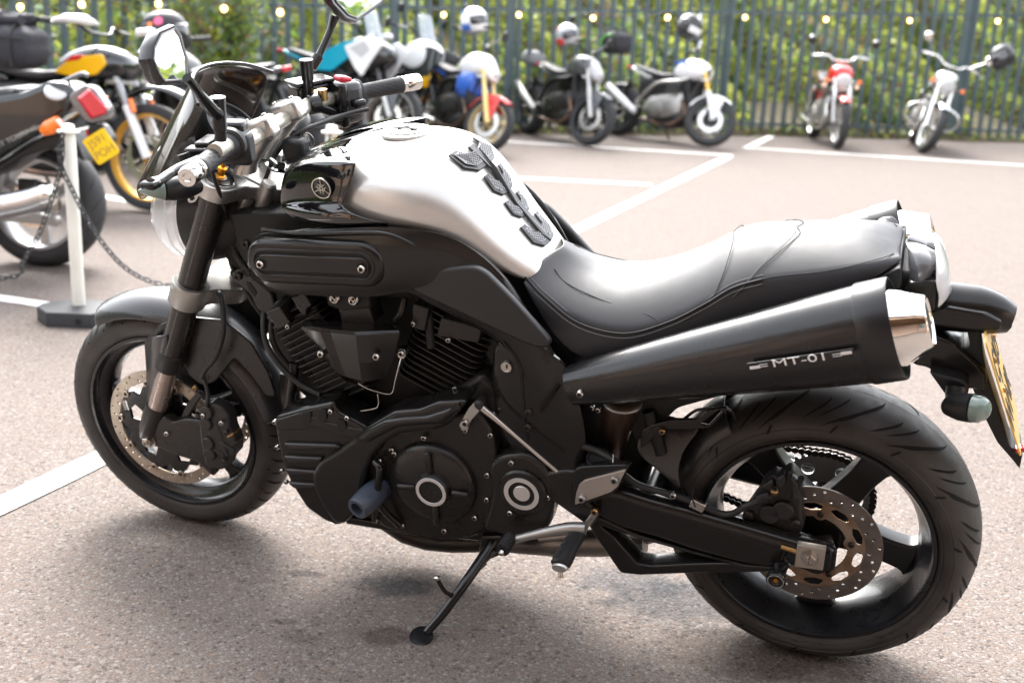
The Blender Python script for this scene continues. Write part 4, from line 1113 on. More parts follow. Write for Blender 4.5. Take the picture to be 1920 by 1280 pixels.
# round emblem: ring and three crossed tuning forks
ec = Vector([(0.9669,0.181,0.9894)][0]); ex = Vector((-.995, .08, 0)).normalized(); eu = Vector((0, .1, 1)); eu = (eu - ex * eu.dot(ex)).normalized(); en = ex.cross(eu); en = en if en.y > 0 else -en
V, F = lathe_vf([(0, .0215), (.003, .0215), (.0036, .0205), (.003, .0188), (.0016, .0186), (.0016, 0)], ec, en, 40)
em = mk('round_emblem', V, F, mat('emblem_black', (.01, .01, .011), .2), gb)
pr = []
V, F = lathe_vf([(.0016, .0212), (.0042, .0212), (.0042, .0192), (.0016, .0192)], ec, en, 44, closed=True); pr.append((V, F))
for k in range(3):
    a = math.pi / 2 + k * 2 * math.pi / 3
    rd = ex * math.cos(a) + eu * math.sin(a); tg = en.cross(rd)
    M3 = Matrix((rd, tg, en)).transposed()
    pr.append(boxvf(ec + en * .003 + rd * .0125, (.012, .0013, .0022), M3))
    for s in (1, -1): pr.append(boxvf(ec + en * .003 - rd * .002 + tg * s * .0028, (.018, .0012, .0022), M3))
    pr.append(boxvf(ec + en * .003 + rd * .007, (.0012, .0068, .0022), M3))
V, F = join(pr); mk('emblem_motif', V, F, mat('emblem_nickel', (.5, .47, .4), .3, 1), em, smooth=0)
# tank pad: rubber chevrons down the spine
PAD = mat('pad_rubber', (.045, .045, .047), .42, bump=.3, bscale=600, bdist=.0004)
PADL = mat('pad_perforated', (.2, .2, .21), .4)
def on_tank(x, y):
    xs = [t[0] for t in T_][::-1]
    z = []
    for t in T_:
        w, zt, zw = t[2], t[1], t[3]; yy = min(abs(y), w * .97); z.append(zw + (zt - zw) * (1 - (yy / w) ** 2) ** .4)
    return float(np.interp(x, xs, z[::-1]))
pad = bpy.data.objects.new('tank_pad', None); link(pad, tank)
def padpiece(name, pts, th, m, par, lift=.002):
    """a flat outline (x, y) draped on the tank"""
    n = len(pts); V = []
    for dz in (lift, lift + th): V += [Vector((x, y, on_tank(x, y))) + Vector((-.55 if x < .75 else -.1, y * 1.2, .83)).normalized() * dz for x, y in pts]
    cx = sum(p[0] for p in pts) / n; cy = sum(p[1] for p in pts) / n
    F = [tuple(range(n, 2 * n))] + [(i, (i + 1) % n, (i + 1) % n + n, i + n) for i in range(n)]
    return mk(name, V, F, m, par, smooth=0, bevel=.0012)
x0 = .722
for k, (xc, w, L) in enumerate(((.722, .072, .028), (.672, .046, .018), (.635, .04, .016), (.592, .05, .024))):
    for s in (1, -1):
        A = [(xc, .004 * s), (xc + L * .3, w * .55 * s), (xc + L * .9, w * .62 * s), (xc + L, w * s), (xc - L * .15, w * 1.02 * s), (xc - L * .8, w * .6 * s), (xc - L * .9, .004 * s)]
        c = padpiece('pad_chevron', A, .003, PAD, pad)
        cx, cy = sum(p[0] for p in A) / 7, sum(p[1] for p in A) / 7
        padpiece('pad_inlay', [(cx + (x - cx) * .72, cy + (y - cy) * .72) for x, y in A], .0006, PADL, c, lift=.0052)
        V, F = [], []
        rs_ = random.Random(k)
        for i in range(-6, 7):
            for j in range(-6, 7):
                px_, py_ = cx + i * .0052 + (j % 2) * .0026, cy + j * .0046
                # inside test of the inlay
                ins = False; Q = [(cx + (x - cx) * .66, cy + (y - cy) * .66) for x, y in A]
                for (ax_, ay_), (bx_, by_) in zip(Q, Q[1:] + Q[:1]):
                    if (ay_ > py_) != (by_ > py_) and px_ < (bx_ - ax_) * (py_ - ay_) / (by_ - ay_) + ax_: ins = not ins
                if not ins: continue
                b_ = len(V)
                for q in range(6):
                    x, y = px_ + .0017 * math.cos(q * 1.047), py_ + .0017 * math.sin(q * 1.047)
                    V.append(Vector((x, y, on_tank(x, y))) + Vector((-.55 if x < .75 else -.1, y * 1.2, .83)).normalized() * .0062)
                F.append(tuple(range(b_, b_ + 6)))
        if V: mk('pad_perforations', V, F, SEAM, c, smooth=0)
sp_ = [(x, y) for x, y in ((.735, .012), (.69, .009), (.64, .008), (.585, .01), (.57, 0), (.585, -.01), (.64, -.008), (.69, -.009), (.735, -.012))]
padpiece('pad_spine', sp_, .005, PAD, pad)

# ================= frame and side panels
fr = bpy.data.objects.new('main_frame', None); link(fr, bike)
# dark heart of the machine
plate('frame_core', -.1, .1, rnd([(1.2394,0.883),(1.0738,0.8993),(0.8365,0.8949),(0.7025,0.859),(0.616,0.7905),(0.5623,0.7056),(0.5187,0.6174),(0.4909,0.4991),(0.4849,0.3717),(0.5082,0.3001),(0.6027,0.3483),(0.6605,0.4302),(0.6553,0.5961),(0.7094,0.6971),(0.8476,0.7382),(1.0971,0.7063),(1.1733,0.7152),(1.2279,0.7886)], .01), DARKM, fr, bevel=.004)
A = [(1.1821,0.13,0.8173),(1.1528,0.15,0.8491),(1.1101,0.17,0.8749),(1.0258,0.186,0.8985),(0.9267,0.194,0.9161),(0.8346,0.196,0.9284),(0.7489,0.192,0.9274),(0.6894,0.182,0.911),(0.6369,0.17,0.8716),(0.5934,0.162,0.8193),(0.5638,0.158,0.766),(0.533,0.156,0.7129),(0.5014,0.155,0.6711),(0.4864,0.155,0.6444)]
B_ = [(1.1753,0.13,0.7581),(1.1489,0.15,0.7514),(1.1205,0.17,0.7525),(1.0426,0.186,0.7596),(0.9413,0.194,0.7711),(0.8695,0.196,0.7811),(0.796,0.192,0.7977),(0.7625,0.182,0.7774),(0.7131,0.17,0.7491),(0.6672,0.162,0.7242),(0.6253,0.158,0.6948),(0.5941,0.156,0.6458),(0.5734,0.155,0.589),(0.552,0.155,0.5318)]
side = panel('frame_cover', A, B_, SATIN, fr, n=44, m=9, bulge=.018, solid=.008, both=True)
panel('frame_cover_lower', [(0.6201,0.156,0.7096),(0.5695,0.16,0.7095),(0.5212,0.16,0.6914),(0.487,0.16,0.662),(0.4726,0.158,0.613),(0.4579,0.156,0.5668),(0.45,0.152,0.499),(0.4567,0.15,0.4086)], [(0.639,0.15,0.6715),(0.6451,0.15,0.6231),(0.6415,0.152,0.5702),(0.6275,0.152,0.5045),(0.6,0.152,0.4526),(0.5611,0.15,0.4139),(0.5097,0.15,0.3981),(0.4645,0.15,0.4006)], SATIN, fr, n=30, m=9, bulge=.014, solid=.006, both=True)
tube('frame_seam', [(0.6088,0.172,0.7096),(0.5898,0.175,0.685),(0.5761,0.176,0.647),(0.5742,0.176,0.5761),(0.5695,0.172,0.4889)], .0012, SEAM, fr, n=6, both=True)
lk = lathe('seat_lock', [(-.008, .0125), (.0, .0125), (.004, .011), (.004, .009), (.0025, .0085), (.0025, 0)], [(0.6048,0.172,0.6557)][0], (0, 1, 0), STEEL, fr, n=28)
box('key_slot', Vector([(0.6036,0.1752,0.6575)][0]), (.0028, .001, .009), HEX, lk, bevel=0)
for p in [(0.5617,0.168,0.5593),(0.5646,0.168,0.5246)]: bolt(fr, p, .0085, mat_=mat('dark_fastener'))
# shelf line over the intake
tube('frame_crease', [(1.1131,0.178,0.8888),(1.0562,0.196,0.8945),(0.992,0.204,0.902),(0.8958,0.21,0.9164),(0.8285,0.21,0.9213),(0.7874,0.206,0.9093),(0.7586,0.2,0.891)], .0045, SATIN, fr, n=10)
padp = [(0.7909,0.8239),(0.7833,0.8358),(0.7514,0.8517),(0.6746,0.8693),(0.6501,0.87),(0.6304,0.8595),(0.5811,0.8138),(0.5296,0.7605),(0.5068,0.736),(0.509,0.7223),(0.5323,0.7178),(0.5566,0.7233),(0.647,0.7555),(0.7332,0.7866),(0.7767,0.8023),(0.7895,0.8118)]
pp = plate('knee_pad', .178, .2, rnd(padp, .012, 4), mat('knee_pad_rubber', (.02, .0195, .02), .42, bump=.25, bscale=700, bdist=.0003), fr, bevel=.008, res=4, both=True)
# air intake cover
def stad(x0, z0, x1, z1, r0, r1, n=14, y=0):
    """stadium between two centres"""
    a = math.atan2(z1 - z0, x1 - x0); q = []
    for k in range(n + 1):
        t = a + math.pi / 2 + math.pi * k / n; q.append((x0 + r0 * math.cos(t), z0 + r0 * math.sin(t)))
    for k in range(n + 1):
        t = a - math.pi / 2 + math.pi * k / n; q.append((x1 + r1 * math.cos(t), z1 + r1 * math.sin(t)))
    return q
(ax0, az0), (ax1, az1) = [(1.0866,0.838),(0.8779,0.8542)]
r0 = ([(1.0802,0.8849)][0][1] - [(1.0936,0.7866)][0][1]) / 2 * .97
ic = plate('intake_cover', .185, .222, stad(ax0, az0, ax1, az1, r0, r0), SATIN, fr, bevel=.015, res=5, both=True)
plate('intake_gap', .18, .196, stad(ax0, az0, ax1, az1, r0 + .004, r0 + .004), SEAM, fr, bevel=.001, both=True)
r1_ = r0 * .56
lp = stad(ax0, az0, ax1, az1, r1_, r1_)
for a_, b_, y0_, y1_ in ((r1_ + .004, r1_ - .003, .219, .2245),):
    plate('intake_recess_ring', y0_, y1_, [stad(ax0, az0, ax1, az1, a_, a_), stad(ax0, az0, ax1, az1, b_, b_)], SATIN, ic, bevel=.002)
plate('intake_slot', .2205, .2225, [stad(ax0, az0, ax1, az1, r1_ - .003, r1_ - .003), stad(ax0, az0, ax1, az1, r1_ - .0085, r1_ - .0085)], SEAM, ic, bevel=.0004)
plate('intake_blade', .215, .2265, stad(ax0, az0, ax1, az1, r1_ - .0075, r1_ - .0075), SATIN, ic, bevel=.006, res=4)
for p in ((ax0 + .008, az0 - .002), (ax1 - .006, az1 - .002)):
    lathe('bolt_well', [(0, .013), (.0012, .013), (.0012, .011), (0, .011)], (p[0], .2265, p[1]), (0, 1, 0), SATIN, ic, n=24)
    bolt(ic, (p[0], .2275, p[1]), .008)
# headstock area
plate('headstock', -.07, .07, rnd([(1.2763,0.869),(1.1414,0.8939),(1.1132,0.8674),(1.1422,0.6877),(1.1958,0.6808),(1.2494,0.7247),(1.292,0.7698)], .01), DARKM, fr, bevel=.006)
plate('radiator_bracket', .06, .085, rnd([(1.2741,0.7409),(1.2384,0.7575),(1.2089,0.7337),(1.1711,0.7033),(1.165,0.6701),(1.1945,0.6471),(1.2168,0.6595),(1.2279,0.6937),(1.2645,0.7169)], .008), MATTE, fr, bevel=.006)
plate('bracket_hole', .083, .0865, rnd([(1.2312,0.723),(1.2208,0.7218),(1.2079,0.7008),(1.2148,0.6899),(1.2264,0.701)], .003), SEAM, fr, bevel=.0003)
for p in [(1.1857,0.09,0.8813),(1.2079,0.1,0.8186),(1.2391,0.1,0.7407)]: bolt(fr, p, .009, mat_=mat('dark_fastener'))
tube('wiring_loom', [(1.281,0.05,0.8616),(1.2722,0.06,0.8175),(1.2554,0.07,0.7739),(1.2214,0.08,0.7384)], .009, HOSE, fr)
tube('wiring_loom', [(1.2475,0.05,0.8649),(1.2684,0.05,0.8142),(1.28,0.06,0.7673),(1.2819,0.05,0.7254)], .006, HOSE, fr)
tube('right_frame_rail', [(1.404,-0.1,0.6368),(1.2337,-0.12,0.5945),(0.955,-0.12,0.6301),(0.7403,-0.12,0.4715),(0.5499,-0.12,0.1763)], .03, DARKM, fr)

# ================= engine
eng = bpy.data.objects.new('engine', None); link(eng, bike)
ENG = MATTE
plate('crankcase', -.15, .125, rnd([(1.1116,0.4718),(0.9323,0.4488),(0.8036,0.51),(0.6803,0.6049),(0.6132,0.5419),(0.5572,0.4637),(0.535,0.3774),(0.548,0.2537),(0.6588,0.1871),(0.7728,0.1729),(0.9567,0.1644),(1.0938,0.1569),(1.1428,0.2133),(1.1495,0.3274)], .015), ENG, eng, bevel=.012)
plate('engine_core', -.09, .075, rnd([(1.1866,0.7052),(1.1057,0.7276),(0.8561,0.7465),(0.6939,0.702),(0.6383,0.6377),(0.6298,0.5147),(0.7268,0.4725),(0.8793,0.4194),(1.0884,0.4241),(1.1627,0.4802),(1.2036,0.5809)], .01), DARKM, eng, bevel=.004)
# cylinders: fins stacked along each bore
def cylinder(base, top, wid, dep, y0, n, curve=0, label=None):
    b, t = Vector(base), Vector(top); ax = (t - b); L = ax.length; ax = ax.normalized(); pr = Vector((ax.z, 0, -ax.x))
    cyl = bpy.data.objects.new('cylinder', None); link(cyl, eng)
    M3 = Matrix((pr, Vector((0, 1, 0)), ax)).transposed()
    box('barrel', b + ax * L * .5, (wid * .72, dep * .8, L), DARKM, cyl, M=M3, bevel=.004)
    fm_ = None
    for i in range(n):
        u = (i + .5) / n
        if fm_ is None:
            q = rnd([(-wid / 2, -dep / 2), (wid / 2, -dep / 2), (wid / 2, dep / 2), (-wid / 2, dep / 2)], .03, 5)
            o = plate('cooling_fin', -.0017, .0017, q, mat('fin_black', (.022, .02, .019), .34, rvar=.05), cyl, bevel=.0008, res=1); fm_ = o.data
        else: o = bpy.data.objects.new('cooling_fin', fm_); link(o, cyl)
        p = b + ax * L * u
        # plate space: x, outline 2nd axis z, thickness -y
        sc_ = 1.0 if u > .35 else .93
        o.matrix_local = Matrix(((pr.x * sc_, ax.x, 0, p.x), (0, 0, sc_, p.y), (pr.z * sc_, ax.z, 0, p.z), (0, 0, 0, 1)))
    return cyl, ax, pr, M3
c1 = Vector([(1.0561,0,0.421)][0]); c1.y = 0
fb = Vector([(0.9936,0.11,0.4899)][0]); ft = Vector([(1.1127,0.11,0.69)][0]); fb.y = ft.y = .03
cylF, aF, pF, MF = cylinder(fb, ft, .15, .19, 0, 16)
rb = Vector([(0.8086,0.11,0.5331)][0]); rt = Vector([(0.7173,0.11,0.7417)][0]); rb.y = rt.y = .025
cylR, aR, pR, MR = cylinder(rb, rt, .165, .19, 0, 15)
# head covers and the square-cut blocks on them
def wedge(name, pts, y0, y1, m, par, bevel=.003): return plate(name, y0, y1, rnd(pts, .004, 3), m, par, bevel=bevel)
wedge('head_cover', [(1.1543,0.6871),(1.1174,0.7043),(1.0952,0.6677),(1.1296,0.6492)], .06, .145, ENG, cylF)
wedge('head_cover', [(1.0877,0.7289),(1.0546,0.7439),(1.0403,0.7167),(1.0524,0.7091),(1.0571,0.6901),(1.0679,0.6948)], .06, .145, ENG, cylF)
wedge('head_cover', [(0.8122,0.7497),(0.7779,0.7425),(0.7903,0.6901),(0.8193,0.6956)], .06, .14, ENG, cylR)
wedge('head_cover', [(0.7535,0.7259),(0.6653,0.7145),(0.6756,0.6802),(0.765,0.6841)], .06, .14, ENG, cylR)
for p in [(1.0996,0.15,0.6638),(0.8119,0.145,0.7071),(0.7369,0.145,0.682),(0.7306,0.14,0.5703),(0.7068,0.14,0.553)]: bolt(cylR, p, .0055)
tube('breather_pipe', [(0.8402,0.12,0.7477),(0.8446,0.13,0.722),(0.8579,0.13,0.7023)], .008, ENG, cylR)
tube('spark_plug_cap', [(0.8,0.1,0.7443),(0.7878,0.12,0.7073),(0.7878,0.12,0.6472)], .009, HOSE, cylR)
for p in [(0.9698,0.17,0.7538),(0.9278,0.17,0.7556)]:
    lathe('mount_washer', [(-.01, .012), (0, .0125), (.003, .012), (.006, .009), (.006, .0)], p, (0, 1, 0), STEEL, eng, n=24)
    bolt(eng, Vector(p) + Vector((0, .006, 0)), .0065)
wedge('engine_hanger', [(0.9765,0.7313),(0.9073,0.7379),(0.8966,0.6965),(0.9336,0.6867),(0.9723,0.6886)], .1, .15, ENG, eng, .004)
wedge('engine_hanger', [(0.9957,0.7613),(0.897,0.7713),(0.8978,0.7363),(0.9612,0.722),(0.9943,0.7295)], .12, .16, DARKM, eng, .004)
# faceted centre cover between the cylinders
F1 = [(1.0516,0.175,0.6745),(1.0089,0.175,0.6804),(0.9161,0.175,0.6886),(0.8302,0.175,0.7006)]
cv = [  # facets
 [(1.0636,0.145,0.6825),(1.0261,0.148,0.6901),(1.0064,0.15,0.6912),(0.9426,0.15,0.6939),(0.9108,0.15,0.6982),(0.8488,0.142,0.7018)],
 [(1.0526,0.172,0.6803),(1.0031,0.188,0.692),(0.9837,0.184,0.6893),(0.9179,0.198,0.699),(0.8972,0.192,0.7003),(0.8295,0.176,0.7047)],
 [(1.0516,0.175,0.6745),(0.9993,0.192,0.6848),(0.9779,0.187,0.6831),(0.9128,0.202,0.6944),(0.8934,0.196,0.6944),(0.8268,0.18,0.6998)],
 [(1.0122,0.178,0.6362),(0.9837,0.194,0.6396),(0.9645,0.19,0.6331),(0.9096,0.205,0.6366),(0.892,0.2,0.6343),(0.8433,0.182,0.64)],
 [(0.9931,0.172,0.5902),(0.9709,0.186,0.5907),(0.9554,0.184,0.5846),(0.9114,0.198,0.5888),(0.8965,0.194,0.5891),(0.8689,0.176,0.5916)],
 [(0.9735,0.15,0.5517),(0.966,0.15,0.5516),(0.9562,0.15,0.5494),(0.9339,0.15,0.5491),(0.9212,0.15,0.5524),(0.9006,0.15,0.5633)]]
mk('centre_cover', *ringmesh([[Vector(p) for p in r] for r in cv], False, False), SATIN, eng, smooth=12, solid=.012, bevel=.0025)
for p in [(1.0018,0.193,0.6352),(0.8715,0.2,0.6519)]: bolt(eng, p, .0075)
bolt(eng, [(0.8303,0.17,0.6506)][0], .007)
lathe('rod_end_boss', [(-.02, .011), (0, .012), (.003, .0105)], [(0.8328,0.165,0.6478)][0], (0, 1, 0), STEEL, eng, n=24)
WIRE = mat('chromed_wire', (.6, .58, .55), .2, 1)
tube('breather_rod', [(0.8274,0.18,0.6438),(0.835,0.18,0.6209),(0.8471,0.175,0.5859),(0.8576,0.17,0.5568),(0.874,0.165,0.5477),(0.8982,0.165,0.5501),(0.9163,0.165,0.5534),(0.9403,0.16,0.5596)], .0016, WIRE, eng, n=6)
tube('thin_cable', [(0.8976,0.16,0.5412),(0.897,0.16,0.5197),(0.903,0.16,0.5071),(0.9235,0.16,0.4985),(0.9415,0.16,0.4929)], .0013, WIRE, eng, n=6)
# front cowl with pressed louvres
cw = plate('lower_cowl', .10, .178, rnd([(1.1471,0.4461),(1.1378,0.4571),(1.0688,0.4873),(0.9957,0.5152),(0.9891,0.493),(0.9455,0.4771),(0.9193,0.4635),(0.9451,0.4274),(0.9886,0.398),(1.029,0.3579),(1.0472,0.3352),(1.0484,0.3001),(1.0404,0.2524),(1.0226,0.2189),(1.0091,0.1944),(1.0464,0.1965),(1.0932,0.2242),(1.1265,0.2846),(1.1408,0.331),(1.1472,0.4056)], .008, 3), SATIN, eng, bevel=.01, res=4)
lvm = mat('satin_louvre', (.018, .0175, .018), .25)
for a, b, c, d in ((533,830, 640,832), (533,856, 600,857), (538,880, 597,881), (543,904, 598,905)) if False else (): pass
for row in ([(1.1244,0.395),(0.9946,0.4146),(0.9851,0.407),(1.1118,0.3795)], [(1.1287,0.3613),(1.0323,0.3753),(1.0376,0.362),(1.1176,0.3441)], [(1.1303,0.3277),(1.0441,0.3388),(1.0465,0.3287),(1.1162,0.3123)], [(1.1266,0.2934),(1.0479,0.3048),(1.0476,0.2951),(1.1136,0.279)]):
    plate('louvre', .172, .1875, rnd(row, .004, 3), lvm, cw, bevel=.005, res=4)
plate('cowl_step', .170, .1805, rnd([(1.1416,0.4459),(1.0804,0.475),(1.0424,0.4697),(1.0074,0.4626),(0.9671,0.4605),(0.9221,0.4606),(0.9472,0.4325),(0.9824,0.4341),(1.045,0.4468),(1.0857,0.4316),(1.1422,0.4216)], .004, 3), SATIN, cw, bevel=.003)
for q in ([(1.0714,0.4763),(1.0486,0.4841),(1.0564,0.4499),(1.0741,0.4428)], [(1.0311,0.4923),(1.0104,0.4958),(1.0136,0.4666),(1.0321,0.4607)], [(0.9869,0.479),(0.9695,0.4769),(0.9668,0.4538),(0.9876,0.4475)]):
    plate('cowl_notch', .178, .1822, rnd(q, .008, 4), SEAM, cw, bevel=.0003)
for p in [(1.1536,0.165,0.4314),(1.1588,0.16,0.3632),(1.1579,0.155,0.2986),(0.9988,0.185,0.4955),(0.9608,0.185,0.4865),(1.1539,0.15,0.2662)]: bolt(cw, p, .0055)
# sweeping clutch-side cover
sw_ = plate('sweeping_cover', .12, .19, rnd([(0.9878,0.4054),(0.9518,0.4372),(0.9133,0.4754),(0.8767,0.5023),(0.8458,0.5253),(0.7899,0.5398),(0.7486,0.564),(0.6949,0.5753),(0.6859,0.572),(0.7057,0.5417),(0.7281,0.5104),(0.7609,0.4921),(0.7959,0.4833),(0.8378,0.4707),(0.8768,0.4404),(0.9073,0.4018),(0.9292,0.3533),(0.9416,0.3002),(0.962,0.247),(0.9959,0.2084),(1.0187,0.2064),(1.0439,0.244),(1.0628,0.2896),(1.0621,0.3301),(1.0382,0.3677)], .01, 3), SATIN, eng, bevel=.011, res=4)
plate('sweeping_cover_ridge', .17, .196, rnd([(0.9492,0.438),(0.9086,0.4739),(0.8695,0.5012),(0.8225,0.5169),(0.7743,0.5277),(0.7286,0.5504),(0.6953,0.5731),(0.7153,0.5403),(0.7375,0.5141),(0.7877,0.5028),(0.839,0.4887),(0.8801,0.4608),(0.9143,0.4364)], .008, 3), SATIN, sw_, bevel=.01, res=4)
# cover flange behind the generator cover
plate('case_flange', .11, .16, rnd([(0.9258,0.3841),(0.883,0.4452),(0.8056,0.4977),(0.7328,0.5165),(0.6788,0.5444),(0.6456,0.5002),(0.6359,0.4383),(0.6343,0.3734),(0.6464,0.2905),(0.6851,0.2269),(0.7485,0.1987),(0.8379,0.1931),(0.9154,0.1977),(0.9499,0.2548),(0.9515,0.3245)], .02), ENG, eng, bevel=.008, res=3)
# generator cover
gc = [(0.7815,0.347)][0]
gcr = .098
G = lathe('generator_cover', [(-.03, gcr), (.0, gcr), (.008, gcr - .004), (.014, gcr - .014), (.018, gcr - .03), (.021, gcr - .06), (.021, 0)], (gc[0], .165, gc[1]), (0, 1, 0), ENG, eng, n=72)
bc = [(0.7713,0.3485)][0]
lathe('boss_ring', [(-.025, .042), (.0, .039), (.006, .036), (.009, .0345), (.009, .0265), (.006, .026), (.005, 0)], (bc[0], .192, bc[1]), (0, 1, 0), ENG, G, n=56)
V, F = lathe_vf([(.0088, .0345), (.0098, .034), (.0098, .027), (.0088, .0265)], (bc[0], .192, bc[1]), (0, 1, 0), 56, closed=True)
mk('polished_ring', V, F, mat('machined_ring', (.72, .69, .67), .36, .6), G)
for a, L in ((R(96), .05), (R(186), .045), (R(0), .04), (R(272), .05)):
    c = Vector((bc[0] - math.cos(a) * (.04 + L / 2), .188, bc[1] + math.sin(a) * (.04 + L / 2)))
    box('cover_rib', c, (L, .012, .013), ENG, G, M=Matrix.Rotation(a, 3, 'Y'), bevel=.005)
for p in [(0.7932,0.17,0.4598),(0.9037,0.165,0.3797),(0.8723,0.165,0.4123),(0.6565,0.165,0.3916),(0.6599,0.165,0.33),(0.6895,0.165,0.2777),(0.7621,0.165,0.2287),(0.8626,0.165,0.2209),(0.9259,0.165,0.2214),(0.8667,0.165,0.4041)]: bolt(eng, p, .0062)
# sprocket cover with the smaller round badge
plate('sprocket_cover', .12, .172, rnd([(0.6544,0.418),(0.6243,0.4494),(0.5723,0.4642),(0.5329,0.4438),(0.5106,0.4073),(0.511,0.3423),(0.523,0.2866),(0.5583,0.2653),(0.6181,0.2493),(0.6722,0.254),(0.6545,0.3123),(0.6446,0.3611)], .02), ENG, eng, bevel=.01, res=3)
sc_ = [(0.577,0.3711)][0]
S1 = lathe('sprocket_badge', [(-.02, .053), (.004, .053), (.008, .049), (.008, .039), (.0095, .0385), (.0095, .0275), (.008, .027), (.006, .026), (.006, .0)], (sc_[0], .172, sc_[1]), (0, 1, 0), ENG, eng, n=56)
V, F = lathe_vf([(.008, .0385), (.0105, .038), (.0105, .0285), (.008, .028)], (sc_[0], .172, sc_[1]), (0, 1, 0), 48, closed=True)
mk('polished_ring', V, F, mat('machined_ring'), S1)
lathe('polished_disc', [(.004, .018), (.0085, .018), (.0095, .017), (.0095, 0)], (sc_[0], .172, sc_[1]), (0, 1, 0), mat('machined_ring'), S1, n=40)
for p in [(0.5991,0.175,0.4385),(0.5241,0.17,0.3664),(0.6038,0.18,0.3182),(0.6482,0.16,0.4865),(0.7029,0.16,0.4881),(0.6408,0.16,0.5365)]: bolt(eng, p, .006)
# shift shaft and rod
sh = plate('shift_arm', .165, .175, rnd([(0.711,0.5062),(0.6881,0.5512),(0.6665,0.5757),(0.6576,0.5686),(0.6653,0.5452),(0.6848,0.5196),(0.6928,0.4969),(0.7046,0.4935)], .004, 3), ALU, eng, bevel=.002)
bolt(sh, [(0.6954,0.176,0.5161)][0], .008)
lathe('ball_joint', [(-.012, .009), (0, .012), (.01, .011), (.014, .006)], [(0.6623,0.17,0.5641)][0], (0, 1, 0), HOSE, sh, n=20)
tube('shift_rod', [(0.6533,0.185,0.5616),(0.6182,0.19,0.5399),(0.4922,0.205,0.456)], [.0075, .0065, .0042, .004], mat('plated_rod', (.55, .5, .45), .3, .95), eng, n=14, sm=3)
# belly
plate('belly_pan', -.12, .135, rnd([(1.0191,0.191),(0.952,0.1907),(0.8733,0.186),(0.7825,0.1915),(0.7575,0.1827),(0.7889,0.167),(0.8741,0.1742),(1.0213,0.1685)], .004, 3), SATIN, eng, bevel=.004)
plate('sump', -.11, .11, rnd([(0.8489,0.2277),(0.6581,0.2681),(0.6231,0.2058),(0.6929,0.1571),(0.7237,0.1761),(0.7616,0.182),(0.8263,0.1749)], .01), ENG, eng, bevel=.008)
# crash bung
cb = lathe('crash_protector', [(-.03, .026), (.0, .0285), (.03, .0275), (.052, .0255), (.056, .0235), (.056, .0155), (.04, .015), (.04, 0)], [(0.9157,0.185,0.3041)][0], (.25, 1, -.12), BLUEG, eng, n=40)
for k in range(5):
    a = k * 1.2566 + .5
    M_ = Matrix.Rotation(a, 3, 'Y')
tube('guard_bar', [(0.9074,0.18,0.3854),(0.8922,0.19,0.3744),(0.9019,0.19,0.3183),(0.899,0.185,0.2743),(0.8653,0.17,0.2223)], .008, SATIN, eng, n=10)
plate('protector_mount', .15, .17, rnd([(0.9269,0.3149),(0.9063,0.3776),(0.8939,0.3745),(0.9048,0.2707),(0.9248,0.2169),(0.9355,0.2146)], .004, 3), ENG, eng, bevel=.003)

# radiator pipe and front downtube
tube('exhaust_header', [(1.1845,0.03,0.4785),(1.178,0.05,0.4066),(1.1347,0.02,0.297),(0.9407,0,0.0666),(0.6159,0,0.1161)], .024, mat('header_black', (.03, .027, .025), .4, .5), bike, n=18)
tube('front_downpipe', [(1.1331,0.09,0.5434),(1.1388,0.1,0.4944),(1.1594,0.1,0.4161)], .012, ENG, bike, n=12)

# right-hand crash bung and clutch cover, seen from elsewhere
lathe('clutch_cover', [(-.03, .085), (.0, .085), (.02, .07), (.022, 0)], (gc[0] + .02, -.15, gc[1]), (0, -1, 0), ENG, eng, n=48)
lathe('crash_protector', [(-.03, .030), (.0, .0325), (.05, .0315), (.088, .027), (.088, .017), (.06, 0)], (1.0, -.17, .34), (.1, -1, -.12), BLUEG, eng, n=30)

# ================= seat
n_c = 11
stt = [(0.5401,0,0.8525),(0.5026,0,0.8204),(0.4392,0,0.8073),(0.3751,0,0.8182),(0.2929,0,0.8532),(0.2388,0,0.8885),(0.2009,0,0.9202),(0.1476,0,0.9278),(0.0531,0,0.9396),(-0.0432,0,0.9475),(-0.0891,0,0.921)]
edge = [(0.5863,0.105,0.8187),(0.5385,0.13,0.7928),(0.4658,0.15,0.7578),(0.3766,0.155,0.7503),(0.2983,0.15,0.7807),(0.2329,0.145,0.8234),(0.1836,0.14,0.8609),(0.1344,0.135,0.8812),(0.0411,0.128,0.8996),(-0.0481,0.115,0.9247),(-0.0892,0.075,0.9295)]
bot = [(0.5906,0.115,0.8134),(0.5463,0.14,0.7581),(0.4858,0.15,0.6803),(0.3958,0.155,0.6826),(0.3053,0.152,0.7127),(0.2383,0.148,0.7513),(0.1692,0.142,0.7904),(0.1105,0.14,0.8206),(0.0314,0.135,0.8524),(-0.0596,0.12,0.9025),(-0.0944,0.08,0.9241)]
rows = []
stt = [Vector(p) for p in stt]; edge = [Vector(p) for p in edge]; bot = [Vector(p) for p in bot]
